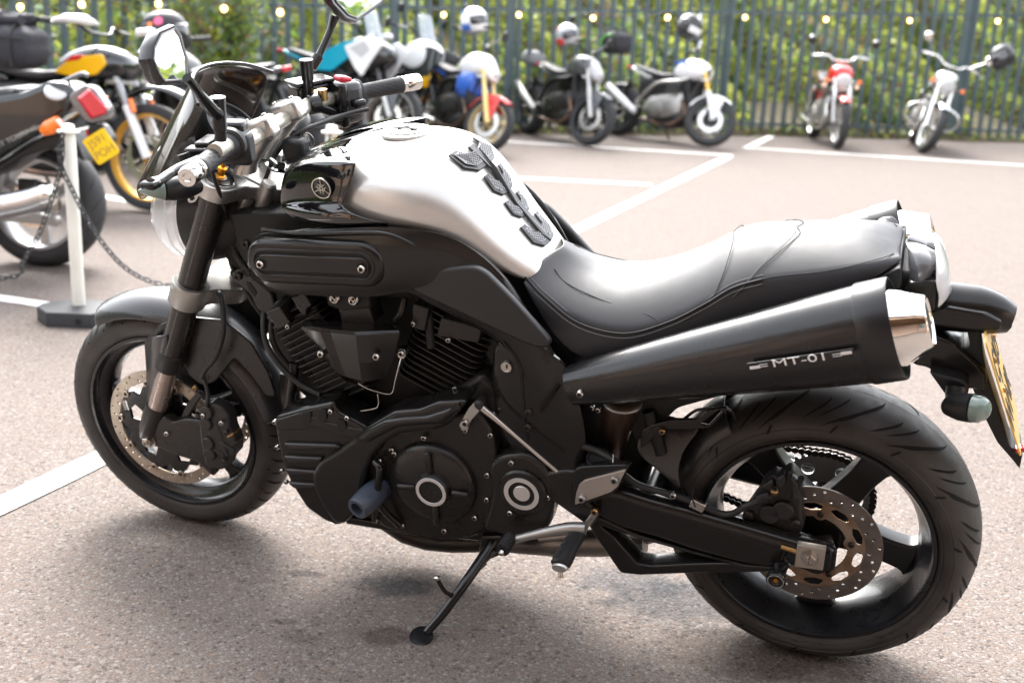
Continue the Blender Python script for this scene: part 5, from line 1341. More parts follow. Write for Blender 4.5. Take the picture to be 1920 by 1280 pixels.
# stations share x with the ridge so the seat stays square to the machine
for i in range(n_c):
    s, e, b = stt[i], edge[i], bot[i]
    r_ = [s]
    for u in (.3, .55, .78, .92):
        q = s.lerp(e, u); q.z = e.z + (s.z - e.z) * (1 - u ** 2.4); r_.append(q)
    r_ += [e, e.lerp(b, .5) + Vector((0, .004, 0)), b]
    rows.append(r_)
seat = grid('seat', rows, LEATH, bike, solid=.004, subd=2, mirror=True, smooth=70)
def seam(name, pts, r=.0013, m=SEAM, par=seat, both=True): return tube(name, [Vector(p) for p in pts], r, m, par, n=6, both=both)
lift = Vector((0, .002, .0012))
seam('seat_piping', [p + Vector((0, .001, .001)) for p in edge[:8]], .0022)
seam('seat_stitching', [p + Vector((0, .0035, -.007)) for p in edge[:8]], .0007, THREAD)
seam('seat_stitching', [e.lerp(s, .06) + Vector((0, .001, .003)) for e, s in zip(edge[:8], stt[:8])], .0007, THREAD)
def srf(i, u):
    i0 = int(min(i, n_c - 2)); f = i - i0
    def at(k):
        s, e, b = stt[k], edge[k], bot[k]
        if u <= 1:
            q = s.lerp(e, u); q.z = e.z + (s.z - e.z) * (1 - u ** 2.4); return q
        return e.lerp(b, u - 1)
    return at(i0).lerp(at(i0 + 1), f)
def onseat(L, l=.0015):
    out = []
    for i, u in L:
        p = srf(i, u); c = srf(i, max(0, u - .01) if u > .5 else u); out.append(p + Vector((0, l * 1.2 if u > .4 else 0, l)))
    return out
seam('seat_seam', onseat([(5.75, 0), (5.8, .3), (5.7, .6), (5.5, .85), (5.2, 1.0), (4.6, 1.2), (3.6, 1.6), (2.6, 1.9)], .0006), .0008)
seam('seat_seam', onseat([(7.55, 0), (7.6, .25), (7.3, .6), (6.9, .85), (6.5, 1.0), (6.0, 1.25), (5.3, 1.6)], .0006), .0008)
seam('seat_stitching', onseat([(7.5, 0), (7.5, .25), (7.2, .6), (6.8, .85), (6.4, 1.0), (5.9, 1.25), (5.2, 1.6)], .0004), .0005, THREAD)
seam('seat_seam', onseat([(.6, .55), (1.2, .62), (2.2, .66), (3.0, .75), (3.6, .9), (3.85, 1.0)], .0006), .0008)
seam('seat_seam', onseat([(6.4, 1.0), (7.2, .98), (8.2, .98), (9.1, .93), (9.7, .8)], .0006), .0008)
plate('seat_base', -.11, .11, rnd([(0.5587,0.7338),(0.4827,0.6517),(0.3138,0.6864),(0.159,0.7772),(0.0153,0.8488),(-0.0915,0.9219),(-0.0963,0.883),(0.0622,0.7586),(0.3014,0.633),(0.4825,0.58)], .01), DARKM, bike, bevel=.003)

# ================= exhausts
exf, exr = Vector([(0.4673,0.19,0.6457)][0]), Vector([(-0.0894,0.2,0.8456)][0])
def exhaust(s):
    f, r_ = exf.copy(), exr.copy(); f.y *= s; r_.y *= s
    ax = (r_ - f); L = ax.length; ax = ax.normalized()
    y = Vector((0, 1, 0)); y = (y - ax * y.dot(ax)).normalized(); up = ax.cross(y) * -1
    if up.z < 0: up = -up
    def ring(t, ry, rz, n=44, dz=0):
        c = f + ax * (L * t) + up * dz
        return [c + y * ry * math.cos(2 * math.pi * k / n) + up * rz * math.sin(2 * math.pi * k / n) for k in range(n)]
    R1 = [ring(0, .03, .035, dz=0), ring(.0, .036, .039), ring(.1, .043, .046), ring(.25, .05, .054), ring(.45, .058, .064), ring(.65, .066, .074), ring(.8, .072, .081), ring(.925, .076, .086)]
    ex_ = loft('exhaust', R1, mat('silencer_black', (.008, .0078, .0085), .25, coat=.15, rvar=.04), bike, smooth=40)
    loft('silencer_band', [ring(.924, .070, .08), ring(.925, .0775, .0875), ring(.93, .0785, .0885), ring(1.012, .079, .089), ring(1.018, .0775, .0875), ring(1.018, .074, .084), ring(.985, .072, .082)], mat('silencer_band_black', (.011, .011, .012), .3), ex_, cap=False, smooth=40)
    tip = [ring(.985, .066, .074, dz=.0), ring(1.0, .064, .07), ring(1.03, .060, .064, dz=.001), ring(1.07, .05, .053, dz=.002), ring(1.1, .043, .045, dz=.003), ring(1.105, .040, .042, dz=.003), ring(1.1, .036, .038, dz=.003), ring(1.09, .033, .035, dz=.003), ring(1.04, .032, .034, dz=.003)]
    tp = loft('exhaust_tip', tip, CHROME, ex_, cap=False, smooth=40)
    loft('exhaust_bore', [ring(1.098, .0335, .0355, dz=.003), ring(1.05, .031, .033, dz=.003), ring(1.02, .03, .03, dz=.003)], mat('soot', (.02, .015, .012), .8), tp, smooth=40)
    loft('end_plate', [ring(.99, .073, .083), ring(.991, .03, .03)], GLOSSP, ex_, smooth=0)
    return ex_, ax, y, up, L, f
E1, eax, ey, eup, eL, ef = exhaust(1)
exhaust(-1)
bolt(E1, [(0.4381,0.232,0.6553)][0], .0075, (.1, 1, -.2))
# model badge along the silencer
bA, bB = Vector([(0.1311,0.278,0.78)][0]), Vector([(-0.037,0.288,0.8378)][0])
bd = (bB - bA); bL = bd.length; bd = bd.normalized(); bn = Vector((0, 1, -.06)); bn = (bn - bd * bn.dot(bd)).normalized(); bu = bd.cross(bn); bu = bu if bu.z > 0 else -bu
MB_ = Matrix((bd, bu, bn)).transposed()
bc_ = (bA + bB) / 2
badge = box('model_badge', bc_, (bL, .0145, .003), mat('badge_black', (.012, .011, .011), .3), E1, M=MB_, bevel=.001)
t_ = text_at('model_lettering', 'MT-01', .0195, bc_ + bn * .0019 , bd, bu, WHITEP, badge, .0004, sx=1.8)
for u in (-.43, .43):
    box('badge_stripe', bc_ + bd * bL * u + bn * .0017 + bu * (.0015 * (1 if u > 0 else -1)), (bL * .1, .0055, .0008), WHITEP, badge, M=MB_, bevel=0)
for u in (-.345, .345):
    for k in (-.002, .002): box('badge_stripe', bc_ + bd * bL * u + bn * .0017 + bu * k, (bL * .08, .0012, .0008), WHITEP, badge, M=MB_, bevel=0)
# link pipe rising behind the footrest
loft('link_pipe', [[Vector(c) + Vector((rr * math.cos(a), rr * .9 * math.sin(a), 0)) for a in [2 * math.pi * k / 24 for k in range(24)]] for c, rr in zip([(0.382,0.12,0.5899),(0.3989,0.1,0.5277),(0.4118,0.08,0.464),(0.4414,0.05,0.3756),(0.502,0,0.2354)], (.036, .033, .028, .03, .03))], HEAT, bike, smooth=60)
tube('link_pipe_clamp', [Vector([(0.384,0.12,0.5812)][0]) + Vector((.035 * math.cos(a), .033 * math.sin(a), 0)) for a in [2 * math.pi * k / 20 for k in range(21)]], .004, ALUD, bike, sm=1)

# ================= swingarm
arm = [(0.4343,0.4067),(0.3813,0.4083),(0.3211,0.3977),(0.2405,0.3891),(0.1248,0.3734),(0.0404,0.3619),(-0.038,0.3545),(-0.0466,0.3465),(-0.0105,0.3307),(0.0375,0.3272),(0.0395,0.3038),(0.0265,0.294),(0.087,0.2798),(0.1393,0.2805),(0.225,0.2895),(0.2961,0.3024),(0.3682,0.3102),(0.4268,0.3304),(0.4474,0.3653)]
sa = plate('swingarm', .118, .162, rnd(arm, .012, 3), SATIN, bike, bevel=.0205, res=6)
both_of(sa)
plate('swingarm_brace', .112, .158, [rnd([(0.4586,0.3369),(0.4133,0.3294),(0.3347,0.3043),(0.225,0.2895),(0.1184,0.2815),(0.057,0.292),(0.0762,0.2745),(0.2224,0.2371),(0.3319,0.2056),(0.3715,0.2017),(0.424,0.2779)], .008, 3), rnd([(0.4153,0.3105),(0.3904,0.3053),(0.3068,0.2934),(0.2248,0.2843),(0.1447,0.2819),(0.2236,0.2608),(0.3082,0.2357),(0.3372,0.2343),(0.3902,0.2921)], .006, 3)], SATIN, sa, bevel=.004)
plate('swingarm_groove', .1605, .1625, rnd([(0.2903,0.372),(0.1942,0.3571),(0.1001,0.3425),(0.0481,0.329),(0.099,0.3275),(0.2036,0.3372),(0.2895,0.3517)], .004), SATIN, sa, bevel=.0005)
plate('adjuster_slot', .1585, .164, rnd([(0.043,0.3403),(0.0183,0.3559),(-0.0399,0.3468),(-0.0392,0.314),(0.026,0.3062),(0.0429,0.315)], .005), GLOSSP, sa, bevel=.001)
ab = plate('axle_block', .16, .174, rnd([(0.0252,0.3643),(-0.0279,0.3652),(-0.0269,0.315),(0.0256,0.3114)], .002), mat('axle_block_alloy', (.42, .37, .32), .42, .7), sa, bevel=.0015)
bolt(sa, [(-0.0002,0.1745,0.3409)][0], .0118, kind='nut', name='axle_nut')
lathe('chain_adjuster', [(-.02, .006), (.02, .006)], [(0.035,0.165,0.3435)][0], (1, 0, .15), BRASS, sa, n=12)
bbn = lathe('paddock_bobbin', [(0, .0155), (.006, .0155), (.012, .011), (.026, .011), (.03, .019), (.04, .0195), (.043, .0175), (.0425, .011), (.039, .007), (.039, 0)], [(0.0542,0.155,0.2912)][0], (.05, 1, -.1), GLOSSP, sa, n=36)
V, F = lathe_vf([(.0432, .0158), (.0436, .0158), (.0436, .0145), (.0432, .0145)], [(0.0542,0.155,0.2912)][0], (.05, 1, -.1), 36, closed=True); mk('bobbin_print', V, F, GREYP, bbn)
lathe('bobbin_screw', [(.038, .0055), (.041, .005), (.041, 0)], [(0.0542,0.155,0.2912)][0], (.05, 1, -.1), GOLD, bbn, n=6)
tube('swingarm_cross_tube', [(.33, -.13, .37), (.33, .13, .37)], .035, SATIN, sa, n=20)
tube('pivot_shaft', [(.44, -.15, .375), (.44, .15, .375)], .03, SATIN, sa, n=20)
# chain-side hugger / inner guard ahead of the tyre
hug = [[(0.361,0.115,0.4713),(0.3134,0.12,0.4434),(0.2813,0.125,0.4214),(0.2571,0.125,0.4073)], [(0.3578,0.1,0.4979),(0.3061,0.11,0.4761),(0.2733,0.118,0.4499),(0.2641,0.12,0.4216)], [(0.3451,0.08,0.532),(0.2809,0.095,0.515),(0.2558,0.1,0.498),(0.28,0.11,0.4686)], [(0.335,0.06,0.5435),(0.2522,0.075,0.5392),(0.232,0.08,0.5334),(0.2568,0.095,0.4986)]]
grid('inner_mudguard', [[Vector(p) for p in r] for r in hug], FEND, bike, solid=.003)
guard('rear_hugger', RW, .33, .085, R(8), R(52), FEND, bike, droop=.06, n=16)
plate('rear_mudguard_bracket', .112, .122, [rnd([(0.3431,0.5304),(0.3254,0.5444),(0.286,0.5633),(0.2366,0.5718),(0.2154,0.5966),(0.1956,0.6046),(0.1797,0.6073),(0.2113,0.5597),(0.2254,0.5536),(0.3061,0.5382),(0.3315,0.502),(0.3472,0.4868)], .006, 3), rnd([(0.232,0.562),(0.1973,0.5996),(0.1903,0.5997),(0.2155,0.5613)], .003, 3)], MATTE, bike, bevel=.002)
tube('guard_rail', [(0.2659,0.1,0.5568),(0.2482,0.105,0.5781),(0.2323,0.11,0.5894),(0.1868,0.11,0.5971),(0.1757,0.1,0.5865),(0.171,0.09,0.5676)], .0032, mat('header_black'), bike, n=8)
bolt(bike, [(0.3022,0.128,0.5386)][0], .0065, mat_=BRASS)
# rear caliper and its bracket
rc = plate('rear_caliper', .085, .125, rnd([(0.1395,0.3677),(0.1261,0.3995),(0.1082,0.4367),(0.1064,0.453),(0.086,0.4777),(0.0737,0.4741),(0.0592,0.4925),(0.049,0.4886),(0.0352,0.4672),(0.0271,0.4324),(0.0254,0.402),(0.0186,0.3723),(0.0249,0.352),(0.0544,0.3379),(0.096,0.3414),(0.1277,0.3486)], .006, 3), CAL, sa, bevel=.007, res=3)
for p in [(0.0844,0.3932),(0.0602,0.4071)]: plate('piston_boss', .12, .1375, circ(p, .0205, 28), CAL, rc, bevel=.003)
text_at('caliper_lettering', 'NISSIN', .0125, Vector([(0.0709,0.1378,0.3943)][0]), (-.97, 0, .2), (.1, 0, 1), mat('caliper_cast_letter', (.035, .034, .034), .35), rc, .0007)
for q, y0, y1 in (([(0.1051,0.4559),(0.0845,0.4758),(0.078,0.4565),(0.0812,0.4339),(0.101,0.4274)], .12, .138), ([(0.0789,0.4805),(0.064,0.493),(0.0593,0.4723),(0.074,0.4451)], .118, .14), ([(0.0517,0.4882),(0.038,0.4789),(0.032,0.444),(0.0433,0.4368)], .118, .142)):
    plate('caliper_block', y0, y1, rnd(q, .003, 3), CAL, rc, bevel=.003)
bolt(rc, [(0.0789,0.145,0.4562)][0], .0085, (0, .5, 1), mat_=BRASS)
bolt(rc, [(0.1236,0.128,0.3815)][0], .0095, mat_=mat('dark_fastener')); bolt(rc, [(0.0346,0.128,0.3805)][0], .0095, mat_=mat('dark_fastener'))
lathe('pad_pin', [(-.03, .006), (.03, .006)], [(0.0384,0.13,0.4608)][0], (-.2, .2, 1), CAL, rc, n=10)
plate('caliper_carrier', .085, .1, rnd([(0.0574,0.3438),(0.026,0.3379),(0.005,0.3324),(-0.0209,0.3279),(-0.0474,0.3161),(-0.0476,0.2644),(-0.0134,0.2457),(0.0186,0.2552),(0.0521,0.2803),(0.1286,0.3153)], .01), SATIN, sa, bevel=.004)
tube('rear_brake_hose', [(0.0853,0.14,0.4395),(0.1085,0.15,0.4314),(0.132,0.155,0.4151),(0.1518,0.15,0.3927),(0.1781,0.145,0.3838),(0.2199,0.15,0.3997),(0.2617,0.155,0.4131),(0.3368,0.155,0.4229),(0.371,0.15,0.4381)], .0068, HOSE, sa, n=12)
tube('hose_sleeve', [(0.0904,0.142,0.4434),(0.1108,0.15,0.4359)], .0088, PLAST, sa, n=12, sm=1)
box('hose_clip', Vector([(0.2211,0.155,0.4014)][0]), (.03, .012, .02), STEEL, sa, M=Matrix.Rotation(R(-20), 3, 'Y'), bevel=.002)
tube('cable_tie', [(0.2276,0.165,0.445),(0.231,0.163,0.4221),(0.2242,0.16,0.3991)], .0016, PLAST, sa, n=6)
bolt(sa, [(0.2683,0.165,0.4207)][0], .007, mat_=STEEL)
# brake hose loop above the footrest
tube('rear_brake_hose', [(0.5264,0.15,0.4524),(0.5037,0.15,0.4781),(0.4648,0.15,0.489),(0.4263,0.15,0.4837),(0.3908,0.16,0.4753),(0.3635,0.16,0.4583)], .0075, HOSE, bike, n=12)
tube('rear_shock', [(0.3987,0,0.4718),(0.3777,0,0.3302)], .04, DARKM, bike, n=18, sm=1)
for p in [(0.4465,0.12,0.5623),(0.4333,0.12,0.5597)]: bolt(bike, p, .006)
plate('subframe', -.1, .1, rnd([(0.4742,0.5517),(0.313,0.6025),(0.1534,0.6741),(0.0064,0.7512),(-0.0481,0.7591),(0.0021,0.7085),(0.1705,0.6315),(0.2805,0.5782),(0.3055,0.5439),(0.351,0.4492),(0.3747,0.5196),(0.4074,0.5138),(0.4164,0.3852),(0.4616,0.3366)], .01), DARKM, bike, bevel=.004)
tube('subframe_strut', [(0.3359,0.11,0.5683),(0.3061,0.11,0.4761)], .012, DARKM, bike, n=12, sm=1)

# ================= footrests, levers, stand
ft_ = plate('footrest_bracket', .165, .185, rnd([(0.4646,0.4535),(0.4482,0.4641),(0.359,0.4861),(0.3526,0.4824),(0.3738,0.4251),(0.3865,0.41),(0.4611,0.3627),(0.4689,0.3636),(0.4679,0.4189)], .006, 3), GLOSSP, bike, bevel=.003)
plate('heel_plate', .183, .1905, rnd([(0.4516,0.4246),(0.4407,0.4368),(0.3573,0.4779),(0.3735,0.4353),(0.3862,0.4203),(0.4604,0.3746),(0.4582,0.4018)], .003, 3), mat('satin_aluminium_plate', (.5, .45, .41), .4, .85, rvar=.05), ft_, bevel=.001)
for p in [(0.3795,0.193,0.4521),(0.4451,0.193,0.395)]: bolt(ft_, p, .0085, mat_=ALUD)
plate('footrest_hanger', .12, .17, rnd([(0.5405,0.4189),(0.4895,0.4389),(0.4451,0.4425),(0.4446,0.3724),(0.4108,0.347),(0.4328,0.3095),(0.4897,0.3435),(0.5468,0.3776)], .01), ENG, bike, bevel=.006)
lathe('cup_boss', [(-.03, .024), (.02, .025), (.024, .022), (.02, .019), (.018, 0)], [(0.4227,0.15,0.4557)][0], (-.1, .5, 1), PLAST, bike, n=30)
box('cup_bracket', Vector([(0.4312,0.17,0.4475)][0]), (.02, .01, .012), ALU, bike, bevel=.001)
tube('spring_wire', [(0.391,0.16,0.4876),(0.3865,0.18,0.4735)], .0015, STEEL, bike, n=6, sm=1)
gl_ = plate('footrest_arm', .17, .178, rnd([(0.4268,0.3562),(0.4179,0.362),(0.4145,0.3536),(0.442,0.3032),(0.4567,0.2867),(0.4601,0.3006)], .004, 3), ALU, bike, bevel=.002)
bolt(bike, [(0.4221,0.18,0.3605)][0], .0075, mat_=BRASS)
pa, pb = Vector([(0.4488,0.175,0.3096)][0]), Vector([(0.4646,0.285,0.2846)][0])
pg = loft('footrest', [[pa.lerp(pb, u) + Vector((w * math.cos(a), 0, h * math.sin(a))) for a in [2 * math.pi * k / 20 for k in range(20)]] for u, w, h in ((0, .010, .008), (.1, .014, .010), (.9, .019, .011), (1, .015, .008))], ALU, bike)
for i in range(15):
    u = .2 + .72 * i / 15; c = pa.lerp(pb, u) + Vector((0, 0, .007)); w = .014 + .006 * u
    box('rubber_rib', c, (w * 2.05, .0055, .018), PLAST, pg, M=Matrix.Rotation(R(-12), 3, 'X'), bevel=.0022)
loft('footrest_rubber', [[pa.lerp(pb, u) + Vector((w * math.cos(a), 0, .006 + h * math.sin(a))) for a in [2 * math.pi * k / 20 for k in range(20)]] for u, w, h in ((.17, .012, .009), (.2, .0155, .0125), (.93, .0205, .0125), (.96, .017, .009))], PLAST, pg)
tube('hero_blob', [Vector([(0.464,0.28,0.2784)][0]), Vector([(0.4614,0.285,0.2644)][0])], [.004, .006], STEEL, pg, n=12, sm=1)
# gear lever
tube('gear_lever', [(0.4378,0.19,0.3223),(0.479,0.195,0.3168),(0.5462,0.2,0.2895),(0.5974,0.205,0.2655)], [.013, .012, .009, .008], ALUD, bike, n=14)
tube('gear_lever', [(0.4425,0.185,0.3047),(0.4806,0.19,0.2945),(0.5365,0.195,0.2775)], [.008, .006, .005], ALUD, bike, n=12)
tp_ = tube('toe_peg', [(0.5954,0.2,0.2732),(0.5981,0.245,0.2694)], .0135, PLAST, bike, n=18, sm=1)
for i in range(7):
    lathe('toe_peg_rib', [(-.0018, .0145), (0, .0152), (.0018, .0145)], Vector([(0.5954,0.2,0.2732)][0]).lerp(Vector([(0.5981,0.245,0.2694)][0]), .15 + i * .12), Vector([(0.5981,0.245,0.2694)][0]) - Vector([(0.5954,0.2,0.2732)][0]), PLAST, tp_, n=18)
bolt(tp_, [(0.5986,0.25,0.2675)][0], .006, (.1, .8, -.4))
tube('lower_silencer', [(0.6533,0.04,0.1283),(0.5485,0.05,0.1619),(0.4509,0.05,0.1868),(0.3445,0.05,0.2051)], [.02, .03, .032, .025], mat('grey_heat_shield', (.2, .18, .165), .38, .8, rvar=.08), bike, n=20)
tube('lower_silencer_strut', [(0.3869,0.02,0.1886),(0.3343,0.02,0.2145)], .02, mat('grey_heat_shield'), bike, n=12, sm=1)
# side stand
sd = tube('side_stand', [(0.6614,0.13,0.2013),(0.673,0.17,0.1804),(0.6938,0.23,0.149),(0.7223,0.285,0.1064),(0.7466,0.318,0.0766)], [.014, .012, .011, .010, .009], GLOSSP, bike, n=14)
fp = Vector([(0.7562,0.325,0.0697)][0])
ft2 = lathe('stand_foot', [(-.004, .024), (-.001, .026), (.003, .025), (.004, .018)], fp, (0, .2, 1), GLOSSP, sd, n=24)
tube('stand_tang', [(0.7065,0.255,0.1324),(0.7199,0.27,0.1547),(0.7273,0.285,0.1922)], [.0055, .005, .005], GLOSSP, sd, n=10)
lathe('tang_ball', [(-.005, .003), (-.003, .0062), (.003, .0062), (.006, .002)], [(0.7291,0.288,0.2009)][0], (0, 0, 1), STEEL, sd, n=14)
sp2 = [(0.6494,0.15,0.1927),(0.7091,0.2,0.1298)]
st_p = []
A_, B2 = Vector(sp2[0]), Vector(sp2[1])
for k in range(121):
    u = k / 120; c = A_.lerp(B2, u * .36); st_p.append(c + Vector((.0065 * math.cos(k * 1.05), .0065 * math.sin(k * 1.05), 0)))
tube('return_spring', st_p, .0015, mat('header_black'), sd, n=5, sm=1)
tube('return_spring_sleeve', [A_.lerp(B2, .36), A_.lerp(B2, .9)], .009, GLOSSP, sd, n=14, sm=1)
plate('stand_bracket', .1, .14, rnd([(0.6871,0.2126),(0.6374,0.2236),(0.6262,0.1838),(0.6705,0.1521),(0.695,0.1681)], .006), ENG, bike, bevel=.005)

# ================= tail
tl = grid('tail_cowl', [[(-0.0847,0,0.9266),(-0.1129,0,0.9316),(-0.1525,0,0.9158),(-0.1741,0,0.8878)], [(-0.0892,0.05,0.9358),(-0.1116,0.055,0.9401),(-0.1452,0.06,0.93),(-0.1657,0.062,0.9065)], [(-0.0967,0.075,0.9185),(-0.1141,0.085,0.9274),(-0.1422,0.09,0.9237),(-0.1598,0.09,0.9072)], [(-0.1003,0.08,0.8911),(-0.1113,0.09,0.8965),(-0.1335,0.095,0.8933),(-0.1521,0.094,0.8892)], [(-0.0981,0.07,0.8706),(-0.1092,0.08,0.8761),(-0.1307,0.088,0.8801),(-0.1509,0.085,0.8714)]], mat('grey_tail_plastic', (.1, .1, .105), .22, coat=.4), bike, solid=.003, mirror=True)
ll = grid('tail_light', [[(-0.1346,-0.04,0.9375),(-0.1539,-0.04,0.9212),(-0.1672,-0.04,0.897),(-0.1769,-0.04,0.867)], [(-0.1403,0,0.9396),(-0.1629,0,0.9169),(-0.1776,0,0.8882),(-0.1851,0,0.848)], [(-0.145,0.06,0.9378),(-0.1612,0.06,0.92),(-0.1748,0.06,0.8969),(-0.1803,0.055,0.8583)], [(-0.1487,0.088,0.9198),(-0.1591,0.088,0.9063),(-0.1685,0.085,0.8815),(-0.1723,0.08,0.8539)], [(-0.1514,0.096,0.888),(-0.1573,0.094,0.876),(-0.1614,0.092,0.8587),(-0.1592,0.085,0.8361)]], mat('clear_tail_lens', (.8, .8, .82), .1, alpha=.8, coat=1), bike, solid=.003)
plate('tail_side', .05, .09, rnd([(-0.0983,0.8749),(-0.1083,0.8862),(-0.1376,0.8937),(-0.1526,0.8916),(-0.1558,0.8359),(-0.1434,0.8504),(-0.125,0.8581),(-0.1015,0.8632)], .004, 3), SATIN, bike, bevel=.003, both=True)
grid('tail_top', [[(-0.0343,-0.12,0.9237),(-0.0573,-0.12,0.9323),(-0.0752,-0.12,0.9341)], [(-0.0446,-0.08,0.921),(-0.0669,-0.08,0.9233),(-0.0977,-0.08,0.8876)]], FEND, bike, solid=.004)
box('tail_core', Vector([(-0.1086,0,0.8595)][0]), (.12, .13, .07), DARKM, bike, bevel=.01)
# mudguard beam and number plate
tube('mudguard_beam', [(-0.1094,0,0.8176),(-0.1649,0,0.812),(-0.2278,0,0.8118),(-0.2641,0,0.8062),(-0.2877,0,0.801)], [.03, .045, .043, .036, .026], SATIN, bike, n=24)
plate('mudguard_beam_side', .03, .05, rnd([(-0.147,0.818),(-0.176,0.8322),(-0.2421,0.8276),(-0.2699,0.8149),(-0.2694,0.7964),(-0.2217,0.7897),(-0.1594,0.7915)], .006), SATIN, bike, bevel=.006)
lathe('beam_screw', [(-.002, .007), (.003, .0075), (.002, .004)], [(-0.2827,0.012,0.7911)][0], (-.6, .7, -.2), GLOSSP, bike, n=14)
plate('rear_mudguard', -.045, .045, rnd([(-0.1298,0.7767),(-0.1571,0.7752),(-0.1995,0.7601),(-0.2396,0.7288),(-0.2601,0.7105),(-0.2666,0.6681),(-0.2475,0.6759),(-0.23,0.6731),(-0.1967,0.6842),(-0.1618,0.7061),(-0.1359,0.7076),(-0.1224,0.7273)], .01), SATIN, bike, bevel=.006)
plate('plate_bracket', -.05, .03, rnd([(-0.2152,0.7869),(-0.2399,0.7872),(-0.2499,0.7389),(-0.2616,0.7031),(-0.289,0.6417),(-0.3249,0.5579),(-0.3469,0.5505),(-0.3472,0.5159),(-0.3315,0.5338),(-0.301,0.5649),(-0.2643,0.6264),(-0.2232,0.708),(-0.2027,0.7373),(-0.2275,0.7517)], .006), PLAST, bike, bevel=.003)
plate('indicator_arm', .04, .08, rnd([(-0.163,0.7149),(-0.1795,0.7131),(-0.2231,0.7071),(-0.2336,0.6959),(-0.2329,0.6763),(-0.2216,0.6679),(-0.1988,0.6707)], .006, 3), PLAST, bike, bevel=.005)
tube('indicator_neck', [(-0.2118,0.09,0.6991),(-0.2123,0.1,0.683)], .018, PLAST, bike, n=20, sm=1)
ib = tube('rear_indicator', [(-0.1936,0.11,0.6777),(-0.2008,0.115,0.6773),(-0.2198,0.125,0.6794),(-0.2398,0.135,0.685)], [.006, .02, .0245, .0255], PLAST, bike, n=24)
tube('indicator_lens', [(-0.2398,0.135,0.685),(-0.2532,0.14,0.6869),(-0.2616,0.144,0.6873),(-0.2666,0.147,0.6877)], [.0248, .0235, .017, .004], LENSG, ib, n=24)
ib = tube('rear_indicator', [Vector((p[0], -p[1], p[2])) for p in [(-0.1936,0.11,0.6777),(-0.2008,0.115,0.6773),(-0.2198,0.125,0.6794),(-0.2398,0.135,0.685)]], [.006, .02, .0245, .0255], PLAST, bike, n=24)
# number plate: 229 mm square, facing backwards and up
pc = Vector([(-0.2777,0.08,0.6938)][0]); pc.y = 0
npl = Vector((-.92, 0, .39)).normalized(); pu = Vector((0, 0, 1)); pu = (pu - npl * pu.dot(npl)).normalized(); pxr = pu.cross(npl)
MPL = Matrix((pxr, pu, npl)).transposed()
PH = .235
pc = Vector((-.289, 0, .684))
npb = mk('number_plate', [pc + MPL @ Vector((x, y, z)) for z in (0, .003) for x, y in rnd([(-.0915, -PH / 2), (.0915, -PH / 2), (.0915, PH / 2), (-.0915, PH / 2)], .012, 4)], [tuple(range(20))[::-1], tuple(range(20, 40))] + [(i, (i + 1) % 20, (i + 1) % 20 + 20, i + 20) for i in range(20)], YPLATE, bike, smooth=0)
text_at('plate_lettering', 'CJ05', .085, pc + npl * .0036 + pu * .045, pxr, pu, PLINK, npb, .0003)
text_at('plate_lettering', 'WNR', .085, pc + npl * .0036 - pu * .045, pxr, pu, PLINK, npb, .0003)
lathe('plate_border', [(0, .001), (.001, .001)], pc, npl, PLINK, npb, n=4)
for x, y in ((-.05, .06), (-.05, .0), (.05, .06)): bolt(npb, pc + MPL @ Vector((x, y, .003)), .0055, npl, mat_=BRASS)
box('red_reflector', pc - pu * .134 + pxr * -.03, (.02, .01, .02), REDL, bike, M=MPL, bevel=.003)

# ================================================================== THE OTHER MACHINES
PARK = 'motorcycles parked along the fence'
WHITE = mat('white_paint', (.78, .78, .79), .25, coat=.6)
GREYP_ = mat('grey_paint', (.09, .093, .1), .25, .3, coat=.5)
REDPT = mat('red_paint', (.6, .015, .012), .2, coat=.8)
BLUEPT = mat('blue_paint', (.03, .12, .5), .25, coat=.6)
TEAL = mat('turquoise_paint', (.01, .33, .48), .22, coat=.7)
GOLDR = mat('gold_rim_paint', (.6, .33, .05), .35, .4)
GOLDL = mat('pale_gold_rim', (.62, .5, .28), .35, .4)
ORNGR = mat('orange_rim', (.8, .34, .03), .35, .2)
GFORK = mat('gold_fork_tube', (.8, .5, .12), .25, .5)
YELP = mat('yellow_paint', (.85, .45, .01), .22, coat=.6)
BKP = mat('black_paint', (.009, .011, .012), .14, coat=.8)
TYRE2 = mat('old_tyre_rubber', (.03, .03, .032), .7, bump=.3, bscale=80, bdist=.002)
VINYL = mat('black_vinyl', (.025, .025, .028), .5, bump=.3, bscale=200, bdist=.001)

